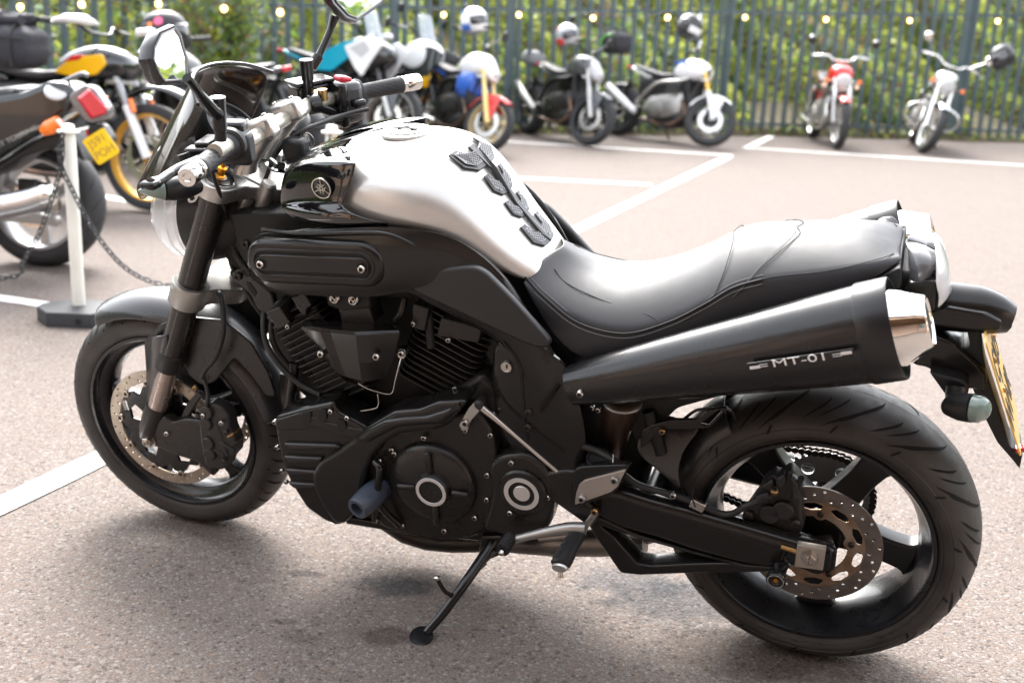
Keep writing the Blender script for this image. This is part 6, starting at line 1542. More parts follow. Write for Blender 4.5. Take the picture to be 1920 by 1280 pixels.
def Tm(o, M):
    o.data.transform(M); return o
def small_wheel(par, name, x, r, w, rimm, wire, discm=None, dr=.14, M=None, spokem=None, n=5, sides=(1, -1)):
    hw = w / 2; rr = r - w * .62; out = []
    V, F = lathe_vf([(-hw * .8, rr), (-hw, rr + w * .25), (-hw * .9, r - w * .16), (-hw * .5, r - w * .02), (0, r), (hw * .5, r - w * .02), (hw * .9, r - w * .16), (hw, rr + w * .25), (hw * .8, rr)], (x, 0, r), (0, 1, 0), 56, closed=True)
    wh = mk(name, *lathe_vf([(-hw * .8, rr + .008), (-hw * .8, rr - .008), (-hw * .4, rr - .022), (hw * .4, rr - .022), (hw * .8, rr - .008), (hw * .8, rr + .008)], (x, 0, r), (0, 1, 0), 56, closed=True), rimm, par)
    out.append(wh)
    out.append(mk('tyre', V, F, TYRE2, wh))
    out.append(lathe('hub', [(-.05, .02), (-.05, .04), (.05, .04), (.05, .02)], (x, 0, r), (0, 1, 0), spokem or rimm, wh, n=20))
    parts = []
    if wire:
        for k in range(32):
            a = 2 * math.pi * k / 32; b = a + (.35 if k % 2 else -.35)
            parts.append(tube_vf([(x + .035 * math.cos(b), .035 * (1 if k % 4 < 2 else -1), r + .035 * math.sin(b)), (x + (rr - .02) * math.cos(a), 0, r + (rr - .02) * math.sin(a))], .0022, 5, 1))
    else:
        for k in range(n):
            a = 2 * math.pi * k / n + .3; M3 = Matrix.Rotation(-a, 3, 'Y')
            parts.append(boxvf(Vector((x, 0, r)) + M3 @ Vector(((rr) / 2, 0, 0)), (rr - .03, .03, .034), M3))
    out.append(mk('spokes', *join(parts), spokem or (STEEL if wire else rimm), wh, smooth=0))
    if discm:
        for s in sides:
            d = mk('brake_disc', *lathe_vf([(s * .055, dr), (s * .06, dr), (s * .06, dr * .66), (s * .055, dr * .66)], (x, 0, r), (0, 1, 0), 48, closed=True), discm, wh)
            out.append(d)
            parts = [boxvf(Vector((x, s * .057, r)) + Matrix.Rotation(-k * 1.2566, 3, 'Y') @ Vector((dr * .45, 0, 0)), (dr * .5, .004, .022), Matrix.Rotation(-k * 1.2566, 3, 'Y')) for k in range(5)]
            out.append(mk('disc_carrier', *join(parts), PLAST, wh, smooth=0))
    if M is not None:
        for o in out: Tm(o, M)
    return wh

def body(name, secs, m, par, subd=1, cap=True, M=None):
    """closed body lofted along x: (x, half width, z bottom, z top)"""
    rings = []
    for x, w, z0, z1 in secs:
        c, h = (z0 + z1) / 2, (z1 - z0) / 2
        rings.append([Vector((x, w * abs(math.cos(a)) ** .75 * (1 if math.cos(a) >= 0 else -1), c + h * abs(math.sin(a)) ** .75 * (1 if math.sin(a) >= 0 else -1))) for a in [2 * math.pi * k / 16 + .2 for k in range(16)]])
    o = loft(name, rings, m, par, smooth=50, subd=subd)
    if M is not None: Tm(o, M)
    return o

def machine(label, front, heading, lean=8, steer=0, wb=1.42, rf=.3, rr=.31, wf=.12, wr=.17, rimf=None, wire=False, rake=25, forkm=None, forkh=.93, tank=None, tankm=BKP, seatz=.8, style='naked',
            fendm=None, lamp='round', lampm=None, barw=.37, barz=1.02, mirrors='round', engm=MATTE, exh='low', exhm=CHROME, sidem=None, discm=STEEL, tailm=None, ind=True, name='parked_motorcycle', highf=False, lowerm=None, spokem=None, screen=None, mirrorm=None):
    M = Matrix.Translation((front[0], front[1], 0)) @ Matrix.Rotation(R(heading), 4, 'Z') @ Matrix.Rotation(R(-lean), 4, 'X') @ Matrix.Translation((-wb, 0, .01))
    rt = thing(name, label, 'motorcycle', M, PARK)
    rimf = rimf or BKP; forkm = forkm or ALU; lowerm = lowerm or forkm; tailm = tailm or tankm; mirrorm = mirrorm or BKP
    tr = .1; ax = Vector((-math.sin(R(rake)), 0, math.cos(R(rake)))); P0 = Vector((wb + tr, 0, 0))
    SM = Matrix.Translation(P0) @ Matrix.Rotation(R(steer), 4, ax) @ Matrix.Translation(-P0)
    small_wheel(rt, 'rear_wheel', 0, rr, wr, rimf, wire, discm, .11, spokem=spokem, sides=(-1,))
    small_wheel(rt, 'front_wheel', wb, rf, wf, rimf, wire, discm, .145, SM, spokem=spokem)
    sx = lambda z, off=0: wb + .03 - (z - rf) * math.tan(R(rake)) + off
    fk_ = bpy.data.objects.new('front_fork', None); link(fk_, rt)
    for s in (1, -1):
        Tm(tube('fork_upper', [(sx(rf + .25), s * .09, rf + .25), (sx(forkh), s * .09, forkh)], .024, forkm, fk_, n=14, sm=1), SM)
        Tm(tube('fork_lower', [(sx(rf), s * .09, rf), (sx(rf + .32), s * .09, rf + .32)], .03, lowerm, fk_, n=14, sm=1), SM)
        if style != 'classic': Tm(box('brake_caliper', (sx(rf) - .075, s * .085, rf + .05), (.06, .05, .11), GLOSSP, fk_, bevel=.01), SM)
    for z, m_ in ((forkh - .02, ALU), (forkh - .2, ALU)): Tm(box('yoke', (sx(z, -.03), 0, z), (.09, .24, .03), m_, fk_, bevel=.008), SM)
    if highf:
        g = guard('front_mudguard', (wb + .04, rf), rf + .13, .07, R(25), R(135), fendm or BKP, rt, n=14, k=9)
    else:
        g = guard('front_mudguard', (wb, rf), rf + .025, wf / 2 + .018, R(52), R(158), fendm or BKP, rt, n=14, k=9)
    Tm(g, SM)
    if not highf and style != 'classic':
        for s in (1, -1): Tm(plate('mudguard_side', s * .072 - .003, s * .072 + .003, rnd([(wb - .1, rf + .3), (wb + .1, rf + .29), (wb + .04, rf + .02), (wb - .04, rf - .02)], .03, 3), fendm or BKP, g), SM)
    # lamp
    lz = forkh - .1
    lx = sx(lz) + .06
    if lamp == 'round':
        lm = lathe('headlight', [(-.12, .03), (-.09, .075), (-.02, .088), (.0, .09), (.004, .084)], (lx, 0, lz), (1, 0, -.05), lampm or CHROME, rt, n=30)
        ll_ = lathe('headlight_lens', [(0, .083), (.012, .07), (.02, .04), (.022, 0)], (lx + .002, 0, lz), (1, 0, -.05), mat('headlight_glass', (.75, .76, .72), .12, .2, coat=1), lm, n=30)
        Tm(lm, SM); Tm(ll_, SM)
    else:
        Tm(body('headlight_cowl', [(lx - .1, .08, lz - .03, lz + .09), (lx - .03, .1, lz - .08, lz + .12), (lx + .05, .075, lz - .11, lz + .04), (lx + .09, .03, lz - .1, lz - .03)], lampm or tankm, rt, 0), SM)
        Tm(body('headlight_lens', [(lx + .05, .075, lz - .09, lz + .02), (lx + .11, .04, lz - .07, lz - .005)], mat('headlight_glass'), rt), SM)
    # bars
    bz = barz; bx = sx(bz, -.05)
    br_ = tube('handlebar', [(bx - .13, barw, bz + .02), (bx - .04, barw * .5, bz + .03), (bx, .1, bz - .02), (bx, -.1, bz - .02), (bx - .04, -barw * .5, bz + .03), (bx - .13, -barw, bz + .02)], .012, CHROME if style == 'classic' else GLOSSP, rt, n=10)
    Tm(br_, SM)
    for s in (1, -1):
        Tm(tube('grip', [(bx - .14, s * (barw + .005), bz + .02), (bx - .085, s * (barw - .12), bz + .025)], .019, GRIP, br_, n=12, sm=1), SM)
        Tm(tube('lever', [(bx - .03, s * (barw - .14), bz + .02), (bx - .05, s * barw, bz + .01)], .006, ALU, br_, n=8, sm=1), SM)
        if mirrors:
            e = Vector((bx - .02, s * (barw + .03), bz + .2))
            Tm(tube('mirror_stem', [(bx - .07, s * (barw - .15), bz + .03), (bx - .04, s * (barw - .05), bz + .12), e], .006, mirrorm, br_, n=8), SM)
            Tm(lathe('mirror', [(-.02, .02), (-.012, .05), (.006, .056), (.008, .05), (.008, 0)], e, (-1, 0, .1), mirrorm, br_, n=20), SM)
    # tank, seat, tail
    tk = tank or [(wb - .62, .1, .8, .84), (wb - .56, .13, .74, .93), (wb - .42, .15, .72, 1.0), (wb - .28, .15, .74, 1.0), (wb - .19, .11, .78, .95), (wb - .16, .07, .82, .9)]
    body('fuel_tank', tk, tankm, rt, 2)
    x0 = tk[0][0]
    body('seat', [(x0 + .06, .1, seatz - .05, seatz + .03), (x0 - .08, .13, seatz - .09, seatz - .01), (x0 - .3, .14, seatz - .06, seatz + .02), (x0 - .55, .1, seatz + .0, seatz + .07), (x0 - .72, .07, seatz + .05, seatz + .09)], VINYL, rt, 1)
    tl_ = body('tail_unit', [(x0 - .3, .11, seatz - .12, seatz - .04), (x0 - .55, .1, seatz - .05, seatz + .02), (x0 - .8, .06, seatz + .03, seatz + .08)], tailm, rt, 1)
    box('tail_light', (x0 - .82, 0, seatz + .05), (.03, .1, .04), REDL, tl_, bevel=.008)
    guard('rear_mudguard', (0, rr), rr + .04, wr / 2 + .01, R(70), R(150), PLAST if style != 'classic' else tailm, rt, n=10, k=7)
    # engine and frame
    en_ = body('engine', [(wb - 1.0, .16, .26, .52), (wb - .85, .19, .22, .56), (wb - .62, .19, .2, .6), (wb - .45, .15, .24, .66), (wb - .38, .1, .3, .62)], engm, rt, 1)
    for s in (1, -1):
        lathe('engine_cover', [(0, .1), (.03, .095), (.04, .05), (.04, 0)], (wb - .72, s * .17, .36), (0, s, 0), engm if engm != MATTE else GLOSSP, en_, n=24)
    if style != 'classic':
        body('air_box', [(.25, .07, .5, .72), (.45, .1, .42, .8), (.75, .11, .45, .82), (wb - .4, .11, .5, .8), (wb - .3, .08, .55, .78)], PLAST, rt, 1)
        body('belly_pan', [(.45, .1, .2, .3), (.7, .15, .16, .34), (wb - .45, .15, .16, .4), (wb - .34, .1, .22, .4)], PLAST, rt, 1)
    pr_ = []
    for i in range(9):
        pr_.append(boxvf((wb - .56 + i * .006, 0, .52 + i * .021), (.2, .3, .005)))
    mk('cooling_fins', *join(pr_), engm, en_, smooth=0)
    fm_ = sidem or GLOSSP
    for s in (1, -1):
        tube('frame_tube', [(sx(forkh - .08), s * .04, forkh - .1), (wb - .45, s * .13, .72), (wb - .8, s * .15, .66), (.36, s * .14, .42)], .024, fm_, rt, n=10)
        tube('down_tube', [(sx(forkh - .15), s * .04, forkh - .16), (wb - .33, s * .1, .45), (wb - .4, s * .12, .24), (.42, s * .12, .24)], .016, GLOSSP, rt, n=8)
        tube('swingarm', [(.44, s * .13, .38), (0, s * .12, rr)], .024, ALUD if style != 'classic' else GLOSSP, rt, n=10, sm=1)
        tube('rear_shock', [(.06, s * .14, rr + .04), (.2, s * .13, seatz - .12)], .026, CHROME if style == 'classic' else GLOSSP, rt, n=10, sm=1)
        plate('side_panel', s * .13 - .01, s * .13 + .01, rnd([(x0 + .02, seatz - .08), (x0 - .3, seatz - .12), (x0 - .2, .52), (x0, .56)], .03, 3), tailm if style == 'classic' else PLAST, rt)
        if ind:
            it = tube('indicator_stalk', [(lx - .03, s * .08, lz), (lx - .03, s * .17, lz)], .006, CHROME if style == 'classic' else GLOSSP, rt, n=8, sm=1)
            il = lathe('indicator_lens', [(-.025, .012), (-.01, .027), (.012, .026), (.022, .012)], (lx - .02, s * .2, lz), (1, 0, 0), ORANGE, it, n=14)
            Tm(it, SM); Tm(il, SM)
        ex_s = [(wb - .4, s * .1, .5), (wb - .3, s * .12, .35), (wb - .5, s * .14, .2), (.5, s * .17, .22)]
        tube('exhaust_pipe', ex_s, .02, CHROME if style == 'classic' else HEAT, rt, n=10)
        if exh == 'low' or (exh == 'right' and s < 0):
            tube('silencer', [(.5, s * .18, .23), (.1, s * .2, .27), (-.15, s * .2, .31)], [.03, .045, .04], exhm, rt, n=16)
        elif exh == 'up' and s > 0 or exh == 'upright' and s < 0:
            tube('silencer', [(.42, s * .2, .3), (.2, s * .22, .42), (-.1, s * .22, .58)], [.035, .05, .045], exhm, rt, n=16)
        tube('footrest', [(.55, s * .15, .34), (.55, s * .28, .33)], .01, GLOSSP, rt, n=8, sm=1)
    if style in ('naked', 'adv'):
        box('radiator', (wb - .3, 0, .6), (.04, .28, .3), PLAST, rt, M=Matrix.Rotation(R(-12), 3, 'Y'), bevel=.01)
    tube('side_stand', [(.6, .12, .25), (.66, .26, .0)], .011, GLOSSP, rt, n=8, sm=1)
    if screen:
        rows = []
        for i in range(5):
            u = i / 4; rows.append([Vector((lx + .02 - u * .16 - abs(v) ** 2 * .1, v * (.15 - .03 * u), lz + .08 + u * screen)) for v in (-1, -.6, -.2, .2, .6, 1)])
        sc_o = grid('windscreen', rows, mat('pale_screen', (.6, .66, .72), .08, alpha=.35, coat=1), rt, solid=.004, subd=1); Tm(sc_o, SM)
    return rt, SM, M

# grey naked machine
g_, SMg, Mg = machine('grey naked motorcycle with a silver silencer and a red and silver helmet above it', (.75, 12.87), -62, 8, 24, wf=.12, rimf=BKP, forkm=ALU, tankm=GREYP_, lamp='cowl', lampm=mat('pale_grey_paint', (.5, .5, .52), .25, coat=.5), fendm=GREYP_, exh='upright', exhm=ALU, tailm=GREYP_, ind=False, barz=1.06, lowerm=ALU)
bo = body('tail_pack', [(.0, .06, .84, .9), (-.05, .14, .8, 1.0), (-.25, .15, .8, 1.02), (-.32, .1, .84, .98)], mat('grey_pack_fabric', (.17, .17, .18), .7), g_, 1)
box('pack_light', (-.31, .1, .93), (.02, .05, .05), REDL, bo, bevel=.01)
# white naked machine with gold forks
h_, SMh, Mh = machine('white naked motorcycle with gold fork tubes and a white front mudguard, turned broadside', (2.17, 13.39), -50, 8, 40, wb=1.46, rimf=BKP, forkm=GFORK, lowerm=WHITE, tankm=WHITE, lamp='round', lampm=GLOSSP, fendm=WHITE, sidem=ALU, exh='upright', exhm=WHITE, discm=mat('bright_disc', (.8, .79, .76), .35, .6), ind=False, barz=1.13, mirrorm=WHITE, engm=ALUD)
for s in (1, -1): plate('tank_stripe', s * .152 - .003, s * .152 + .003, rnd([(1.12, .9), (1.05, .97), (.9, .93), (.93, .9), (1.04, .93)], .01, 2), BLUEPT, h_)
lathe('air_intake', [(-.1, .03), (0, .06), (.1, .05), (.13, .04)], (1.12, .18, .66), (.4, 0, -1), WHITE, h_, n=20)
# red roadster facing the camera
i_, SMi, Mi = machine('red classic roadster facing the camera, orange indicators on either side of its round headlamp', (3.87, 13.95), -92, 2, 0, wb=1.4, rf=.31, wf=.1, wr=.12, rimf=ALU, wire=True, forkm=CHROME, lowerm=ALU, tankm=REDPT, style='classic', fendm=REDPT, barw=.36, barz=1.06, engm=ALUD, forkh=.9, exhm=CHROME)
for s in (1, -1): tube('crash_bar_lamp', [(1.1, s * .2, .74), (1.14, s * .2, .74)], .03, CHROME, i_, n=14, sm=1)
# silver classic, leaning, bars turned
j_, SMj, Mj = machine('silver classic motorcycle with wire wheels, leaning over with its bars turned, rightmost in the row', (4.9, 13.9), -104, 13, 14, wb=1.42, rf=.31, wf=.11, wr=.13, rimf=CHROME, wire=True, forkm=CHROME, lowerm=CHROME, tankm=ALU, style='classic', fendm=mat('steel_mudguard', (.5, .5, .52), .2, .9), barw=.38, barz=1.08, engm=ALUD, forkh=.93, exhm=CHROME, mirrorm=CHROME)
tube('engine_bar', [(1.05, .1, .6), (1.08, .3, .5), (1.05, .3, .35), (1.0, .1, .25)], .013, CHROME, j_, both=True)
# small white and blue machine with a red front mudguard
f_, SMf, Mf = machine('small white and blue motorcycle with a red front mudguard and pale gold wheels', (-.38, 11.62), -58, 8, 28, wb=1.3, rf=.29, wf=.11, rimf=GOLDL, forkm=mat('pale_gold_tube', (.75, .58, .25), .3, .4), lowerm=mat('pale_gold_tube'), tankm=WHITE, lamp='cowl', lampm=WHITE, fendm=REDPT, tailm=BLUEPT, exh='right', discm=mat('bright_disc'), ind=False, barz=1.1)
body('side_fairing', [(.7, .17, .5, .75), (.9, .19, .48, .85), (1.08, .15, .55, .82)], BLUEPT, f_, 1)
# black and white tourer with an orange front wheel
e_, SMe, Me = machine('black and white adventure motorcycle with an orange rimmed front wheel and gold fork tubes', (-.95, 12.5), -40, 8, 8, wb=1.5, rf=.33, wf=.11, rimf=ORNGR, wire=True, forkm=GFORK, lowerm=BKP, tankm=WHITE, lamp='cowl', lampm=BKP, fendm=BKP, style='adv', highf=False, exh='up', barz=1.15, forkh=1.02, seatz=.87, screen=.36, ind=False,
   tank=[(.9, .1, .86, .92), (.96, .15, .76, 1.02), (1.1, .19, .7, 1.1), (1.26, .2, .72, 1.1), (1.36, .15, .8, 1.04), (1.4, .1, .85, .98)])
for s in (1, -1):
    lathe('fog_lamp', [(-.04, .02), (-.02, .055), (0, .06), (.01, 0)], (1.44, s * .2, .62), (1, 0, 0), YELP, e_, n=20)
    plate('beak_panel', s * .14 - .01, s * .14 + .01, rnd([(1.0, .72), (1.3, .62), (1.5, .8), (1.62, .93), (1.45, 1.0), (1.2, 1.0)], .03, 3), BKP, e_)
# turquoise and white adventure machine
d_, SMd, Md = machine('turquoise and white adventure motorcycle with white hand guards and a tall clear screen', (-1.32, 11.15), -30, 8, 10, wb=1.52, rf=.345, wf=.12, rimf=ALUD, wire=True, forkm=BKP, lowerm=ALU, tankm=BKP, lamp='cowl', lampm=BKP, fendm=BKP, style='adv', exh='up', barz=1.16, barw=.42, forkh=1.02, seatz=.88, screen=.38, ind=False, tailm=TEAL,
   tank=[(.86, .12, .84, .92), (.94, .17, .74, 1.04), (1.1, .21, .68, 1.12), (1.28, .22, .72, 1.12), (1.4, .16, .82, 1.06), (1.5, .1, .87, 1.0)])
for s in (1, -1):
    plate('tank_flank', s * .2 - .012, s * .2 + .012, rnd([(.5, .74), (.9, .74), (1.25, .98), (1.3, 1.08), (1.0, 1.02), (.75, .9)], .03, 3), TEAL, d_)
    plate('radiator_shroud', s * .225 - .01, s * .225 + .01, rnd([(1.05, .98), (1.35, 1.1), (1.52, 1.02), (1.4, .86), (1.3, .7), (1.2, .78)], .03, 3), WHITE, d_, bevel=.009)
    plate('shroud_decal', s * .2355 - .001, s * .2355 + .001, rnd([(1.12, .97), (1.3, 1.04), (1.38, .96), (1.28, .88)], .02, 3), mat('pale_grey_paint', (.5, .5, .52), .25, coat=.5), d_, bevel=.0005)
bx_ = 1.52 + .03 - (1.16 - .345) * math.tan(R(25)) - .05
for s in (1, -1):
    Tm(tube('hand_guard', [(bx_ - .13, s * .46, 1.18), (bx_ - .02, s * .47, 1.2), (bx_ + .07, s * .38, 1.2), (bx_ + .06, s * .24, 1.19)], [.012, .03, .034, .012], WHITE, d_, n=8), SMd)
# dark machine half hidden behind the smoked screen
c_, SMc, Mc = machine('dark motorcycle half hidden behind the smoked screen, a black helmet resting on its bars', (-3.05, 9.2), 158, 8, 0, wb=1.45, rimf=BKP, tankm=BKP, seatz=.84, lampm=BKP, tailm=mat('grey_tail_plastic'), ind=False, mirrors=None, barz=1.0)

# ---- scrambler with the black and yellow tank
s_, SMs, Ms = machine('black scrambler with a yellow and red tank flash and gold spoked front wheel', (-2.38, 7.2), -12, 7, -4, wb=1.5, rf=.34, wf=.1, rimf=GOLDR, wire=True, forkm=mat('grey_fork_tube', (.3, .3, .31), .35, .6), lowerm=WHITE, tankm=BKP, style='adv', highf=True, fendm=BKP, forkh=1.0, barz=1.12, barw=.4, seatz=.85, lampm=BKP, ind=False, mirrors=None, exh='upright',
   tank=[(.86, .1, .84, .88), (.92, .13, .8, .97), (1.05, .16, .78, 1.02), (1.2, .17, .78, 1.04), (1.32, .15, .8, 1.0), (1.38, .1, .84, .95)], name='parked_scrambler')
s_['group'] = PARK
for s in (1,-1):
    plate('tank_flash', s * .158 - .012, s * .158 + .01, rnd([(.9, .83), (1.02, .93), (1.24, .96), (1.27, .9), (1.2, .83), (1.05, .81)], .02, 3), YELP, s_, bevel=.006)
    plate('tank_flash_red', s * .16 - .012, s * .16 + .0115, rnd([(.97, .9), (1.04, .945), (1.12, .95), (1.08, .915)], .01, 3), REDPT, s_, bevel=.003)
    Tm(tube('fork_reflector', [(1.45, s * .112 , .62), (1.42, s * .112, .7)], .018, ORANGE, s_, n=10, sm=1), SMs)
    Tm(tube('hand_guard', [(1.1, s * .42, 1.14), (1.2, s * .43, 1.15), (1.27, s * .34, 1.15), (1.25, s * .2, 1.14)], [.012, .026, .03, .012], WHITE if s < 0 else WHITE, s_, n=8), SMs)

def bag(label, c, size, m, rz=0, extra=None, cat='bag'):
    t = thing('soft_bag', label, cat, Matrix.Translation(c) @ Matrix.Rotation(R(rz), 4, 'Z'))
    w, d, h = size
    rings = []
    for u in range(9):
        t_ = u / 8; k = (1 - abs(2 * t_ - 1) ** 4) ** .35 if 0 < t_ < 1 else .55; wob = 1 + .04 * math.sin(u * 2.3)
        rings.append([Vector((w / 2 * k * wob * abs(math.cos(a)) ** .4 * (1 if math.cos(a) > 0 else -1), d / 2 * k * abs(math.sin(a)) ** .4 * (1 if math.sin(a) > 0 else -1), h * t_)) for a in [2 * math.pi * q / 24 + .1 for q in range(24)]])
    loft('bag_body', rings, m, t, smooth=60)
    for x in (-.25, .25): tube('strap', [(w * x, d * .52, .02), (w * x, d * .5, h * .6), (w * x, d * .3, h * 1.02), (w * x, -d * .3, h * 1.02), (w * x, -d * .52, h * .6), (w * x, -d * .52, .02)], .007, mat('webbing', (.03, .03, .03), .8), t, n=6)
    tube('zip_line', [(-w * .49, -d * .49, h * .7), (0, -d * .53, h * .74), (w * .49, -d * .49, h * .7)], .004, mat('webbing'), t, n=6)
    return t
BAGM = mat('black_nylon', (.028, .028, .034), .75, bump=.5, bscale=25, bdist=.01)
p = Vector([(-3.105,7,1.01)][0])
b1 = bag('bulky black nylon bag strapped on the scrambler seat at the left edge', p - Vector((0, 0, .13)), (.36, .3, .26), BAGM, -12)
V = []; F = []
rs2 = random.Random(4)
pp_ = [tube_vf([(rs2.uniform(-.12, .12), rs2.uniform(-.1, .1), .26 + rs2.uniform(0, .06)) for _ in range(4)], rs2.uniform(.02, .035), 8, 4) for _ in range(9)]
V, F = join(pp_); mk('crumpled_jacket', V, F, BAGM, b1, smooth=60)
p = Vector([(1.083,13.9,1.134)][0])
b2 = bag('black rounded tail bag with a green stripe behind the white naked motorcycle seat', p - Vector((0, 0, .12)), (.34, .26, .26), BAGM, -50)
tube('green_stripe', [(-.12, -.135, .08), (-.1, -.14, .16), (-.02, -.14, .21), (.06, -.138, .22)], .011, mat('lime_stripe', (.15, .5, .08), .4), b2, n=8)

# ---- helmets
def helmet(label, c, yaw, pitch, roll, shell, accent, visor, s=1.0, open_=False):
    M = Matrix.Translation(c) @ Matrix.Rotation(R(yaw), 4, 'Z') @ Matrix.Rotation(R(pitch), 4, 'Y') @ Matrix.Rotation(R(roll), 4, 'X')
    t = thing('crash_helmet', label, 'helmet', M)
    rings = []; N = 28; K = 14
    for i in range(K + 1):
        ph = math.pi * (.03 + .80 * i / K); z = .135 * math.cos(ph); rr = math.sin(ph) ** .85
        low = max(0, -z / .11)
        ring = []
        for k in range(N):
            a = 2 * math.pi * k / N
            fx = .15 if math.cos(a) > 0 else .14
            x = fx * rr * math.cos(a) + low * (.035 if math.cos(a) > .2 else 0) * math.cos(a); y = .122 * rr * math.sin(a) * (1 - .12 * low)
            ring.append(Vector((x, y, z)) * s)
        rings.append(ring)
    sh = loft('helmet_shell', rings, shell, t, smooth=60)
    def patch(nm, m, z0, z1, a0, a1, lift):
        rw = []
        for i in range(7):
            z = z0 + (z1 - z0) * i / 6; ph = math.acos(max(-1, min(1, z / .135))); rr = math.sin(ph) ** .85; low = max(0, -z / .11)
            rw.append([Vector(((.15 + lift) * rr * math.cos(a) + low * (.035 if math.cos(a) > .2 else 0) * math.cos(a), (.122 + lift) * rr * math.sin(a) * (1 - .12 * low), z)) * s for a in [R(a0 + (a1 - a0) * k / 12) for k in range(13)]])
        V, F = ringmesh(rw, False, False)
        return mk(nm, V, F, m, sh, smooth=60, solid=.003)
    patch('visor', visor, -.035, .05, -68, 68, .004)
    patch('side_graphic', accent, -.09, -.02, 75, 150, .002); patch('side_graphic', accent, -.09, -.02, -150, -75, .002)
    patch('crown_graphic', accent, .085, .12, 100, 260, .002)
    tube('lower_trim', [Vector((.13 * math.cos(a) * s, .1 * math.sin(a) * s, -.108 * s)) for a in [2 * math.pi * k / 20 for k in range(21)]], .008 * s, PLAST, sh, n=6, sm=1)
    patch('chin_vent', PLAST, -.085, -.06, -18, 18, .004)
    return t, sh
VIS = mat('dark_visor', (.02, .02, .025), .05, coat=1)
helmet('white helmet with a blue visor edge, perched on the small white and blue motorcycle', [(-0.521,11.5,1.305)][0], -40, -8, 6, WHITE, mat('helmet_blue', (.05, .15, .5), .3), VIS)
helmet('silver grey helmet with a red and black lower band, left on the grey naked motorcycle', [(0.458,12.95,1.198)][0], -50, -12, 8, mat('silver_grey_shell', (.42, .43, .45), .2, .3, coat=.7), REDPT, VIS)
helmet('black full-face helmet with a white crown flash, hung on the white naked motorcycle', [(1.873,13.3,1.364)][0], 190, -20, 10, mat('satin_black_shell', (.03, .03, .032), .35, coat=.2), WHITE, VIS)
helmet('plain matt black helmet hanging from the bars of the silver classic motorcycle', [(5.586,13.6,1.183)][0], -150, 20, 25, mat('matt_black_shell', (.022, .023, .026), .4), mat('matt_black_shell'), VIS, s=1.05)
hp_, hs_ = helmet('dark grey helmet with a pink and orange sticker, behind the left mirror', [(-2.588,8.3,1.111)][0], 20, -6, 0, mat('matt_black_shell'), mat('matt_black_shell'), VIS, s=1.15)
lathe('round_sticker', [(-.002, .032), (.002, .032), (.002, 0)], (-.035, -.12, .085), (-.25, -.8, .55), mat('pink_sticker', (.8, .12, .25), .4), hs_, n=20)
lathe('round_sticker', [(-.002, .02), (.002, .02), (.002, 0)], (-.095, -.105, .065), (-.5, -.75, .45), ORANGE, hs_, n=16)

# ---- black sports machine at the left edge, seen from behind
sp_r = thing('parked_sports_bike', 'black fully faired sports motorcycle seen from behind at the left, red tail light, silver silencer', 'motorcycle', Matrix.Translation((-2.6, 5.5, 0)))
IM = Matrix.Translation((2.6, -5.5, 0))
def adopt(o, par=sp_r):
    o.parent = par; o.data.transform(IM) if par is sp_r else None
    return o
def wpl(name, Y0, Y1, pts, m, par=sp_r, bevel=.004, r=.02):
    o = plate(name, Y0, Y1, rnd(pts, r, 3), m, par, bevel=bevel)
    o.data.transform(IM); return o
def wtube(name, pts, r, m, par=sp_r, n=14, **k):
    o = tube(name, pts, r, m, par, n=n, **k); o.data.transform(IM); return o
WM = Matrix.Translation((-2.37, 5.52, 0)) @ Matrix.Rotation(R(-6), 4, 'Z') @ Matrix.Rotation(R(-6), 4, 'X')
V, F = lathe_vf(tyre_prof(.315, .085, .255, .229, .075), (0, 0, .31), (0, 1, 0), 96, closed=True)
t_ = mk('rear_wheel', *lathe_vf([(-.075, .232), (-.078, .215), (-.05, .2), (.05, .2), (.078, .215), (.075, .232)], (0, 0, .31), (0, 1, 0), 72, closed=True), mat('silver_wheel_paint', (.4, .4, .41), .3, .6), sp_r)
ty2 = mk('tyre', V, F, TYRE2, t_)
gv, gf = [], []
for k in range(18):
    for sgn in (1, -1):
        a0 = 2 * math.pi * k / 18 + (0 if sgn > 0 else .17); b_ = len(gv)
        for i in range(9):
            u = i / 8; ph = sgn * R(8 + 60 * u); a = a0 - .28 * u; r_ = .255 + .0605 * math.cos(ph); y = .0855 * math.sin(ph)
            for w_ in (.011, -.011):
                aa = a + w_ * math.sin(math.pi * min(.95, max(.1, u))) ; gv.append((r_ * math.cos(aa), y, .31 + r_ * math.sin(aa)))
            if i: q = b_ + 2 * i; gf.append((q - 2, q, q + 1, q - 1))
gr_ = mk('tread_groove', gv, gf, GROOVE, ty2, smooth=0); gr_['kind'] = 'stuff'
sp3 = mk('spokes', *join([boxvf(Vector((0, 0, .31)) + Matrix.Rotation(-k * 2.094 - .6, 3, 'Y') @ Vector((.11, 0, 0)), (.2, .05, .05), Matrix.Rotation(-k * 2.094 - .6, 3, 'Y')) for k in range(3)]), mat('silver_wheel_paint'), t_, bevel=.008)
hb_ = lathe('hub', [(-.08, .03), (-.08, .05), (.08, .05), (.08, .03)], (0, 0, .31), (0, 1, 0), PLAST, t_, n=24)
dk = mk('brake_disc', *lathe_vf([(-.085, .12), (-.09, .12), (-.09, .08), (-.085, .08)], (0, 0, .31), (0, 1, 0), 48, closed=True), STEEL, t_)
cl_ = box('brake_caliper', (-.02, -.1, .4), (.1, .05, .06), CAL, t_, bevel=.01)
for o in (t_, ty2, gr_, sp3, hb_, dk, cl_): o.data.transform(IM @ WM)
wpl('swingarm', 5.38, 5.44, [(-2.672,0.318),(-2.363,0.293),(-2.235,0.265),(-2.232,0.223),(-2.367,0.233),(-2.679,0.245)], ALUD)
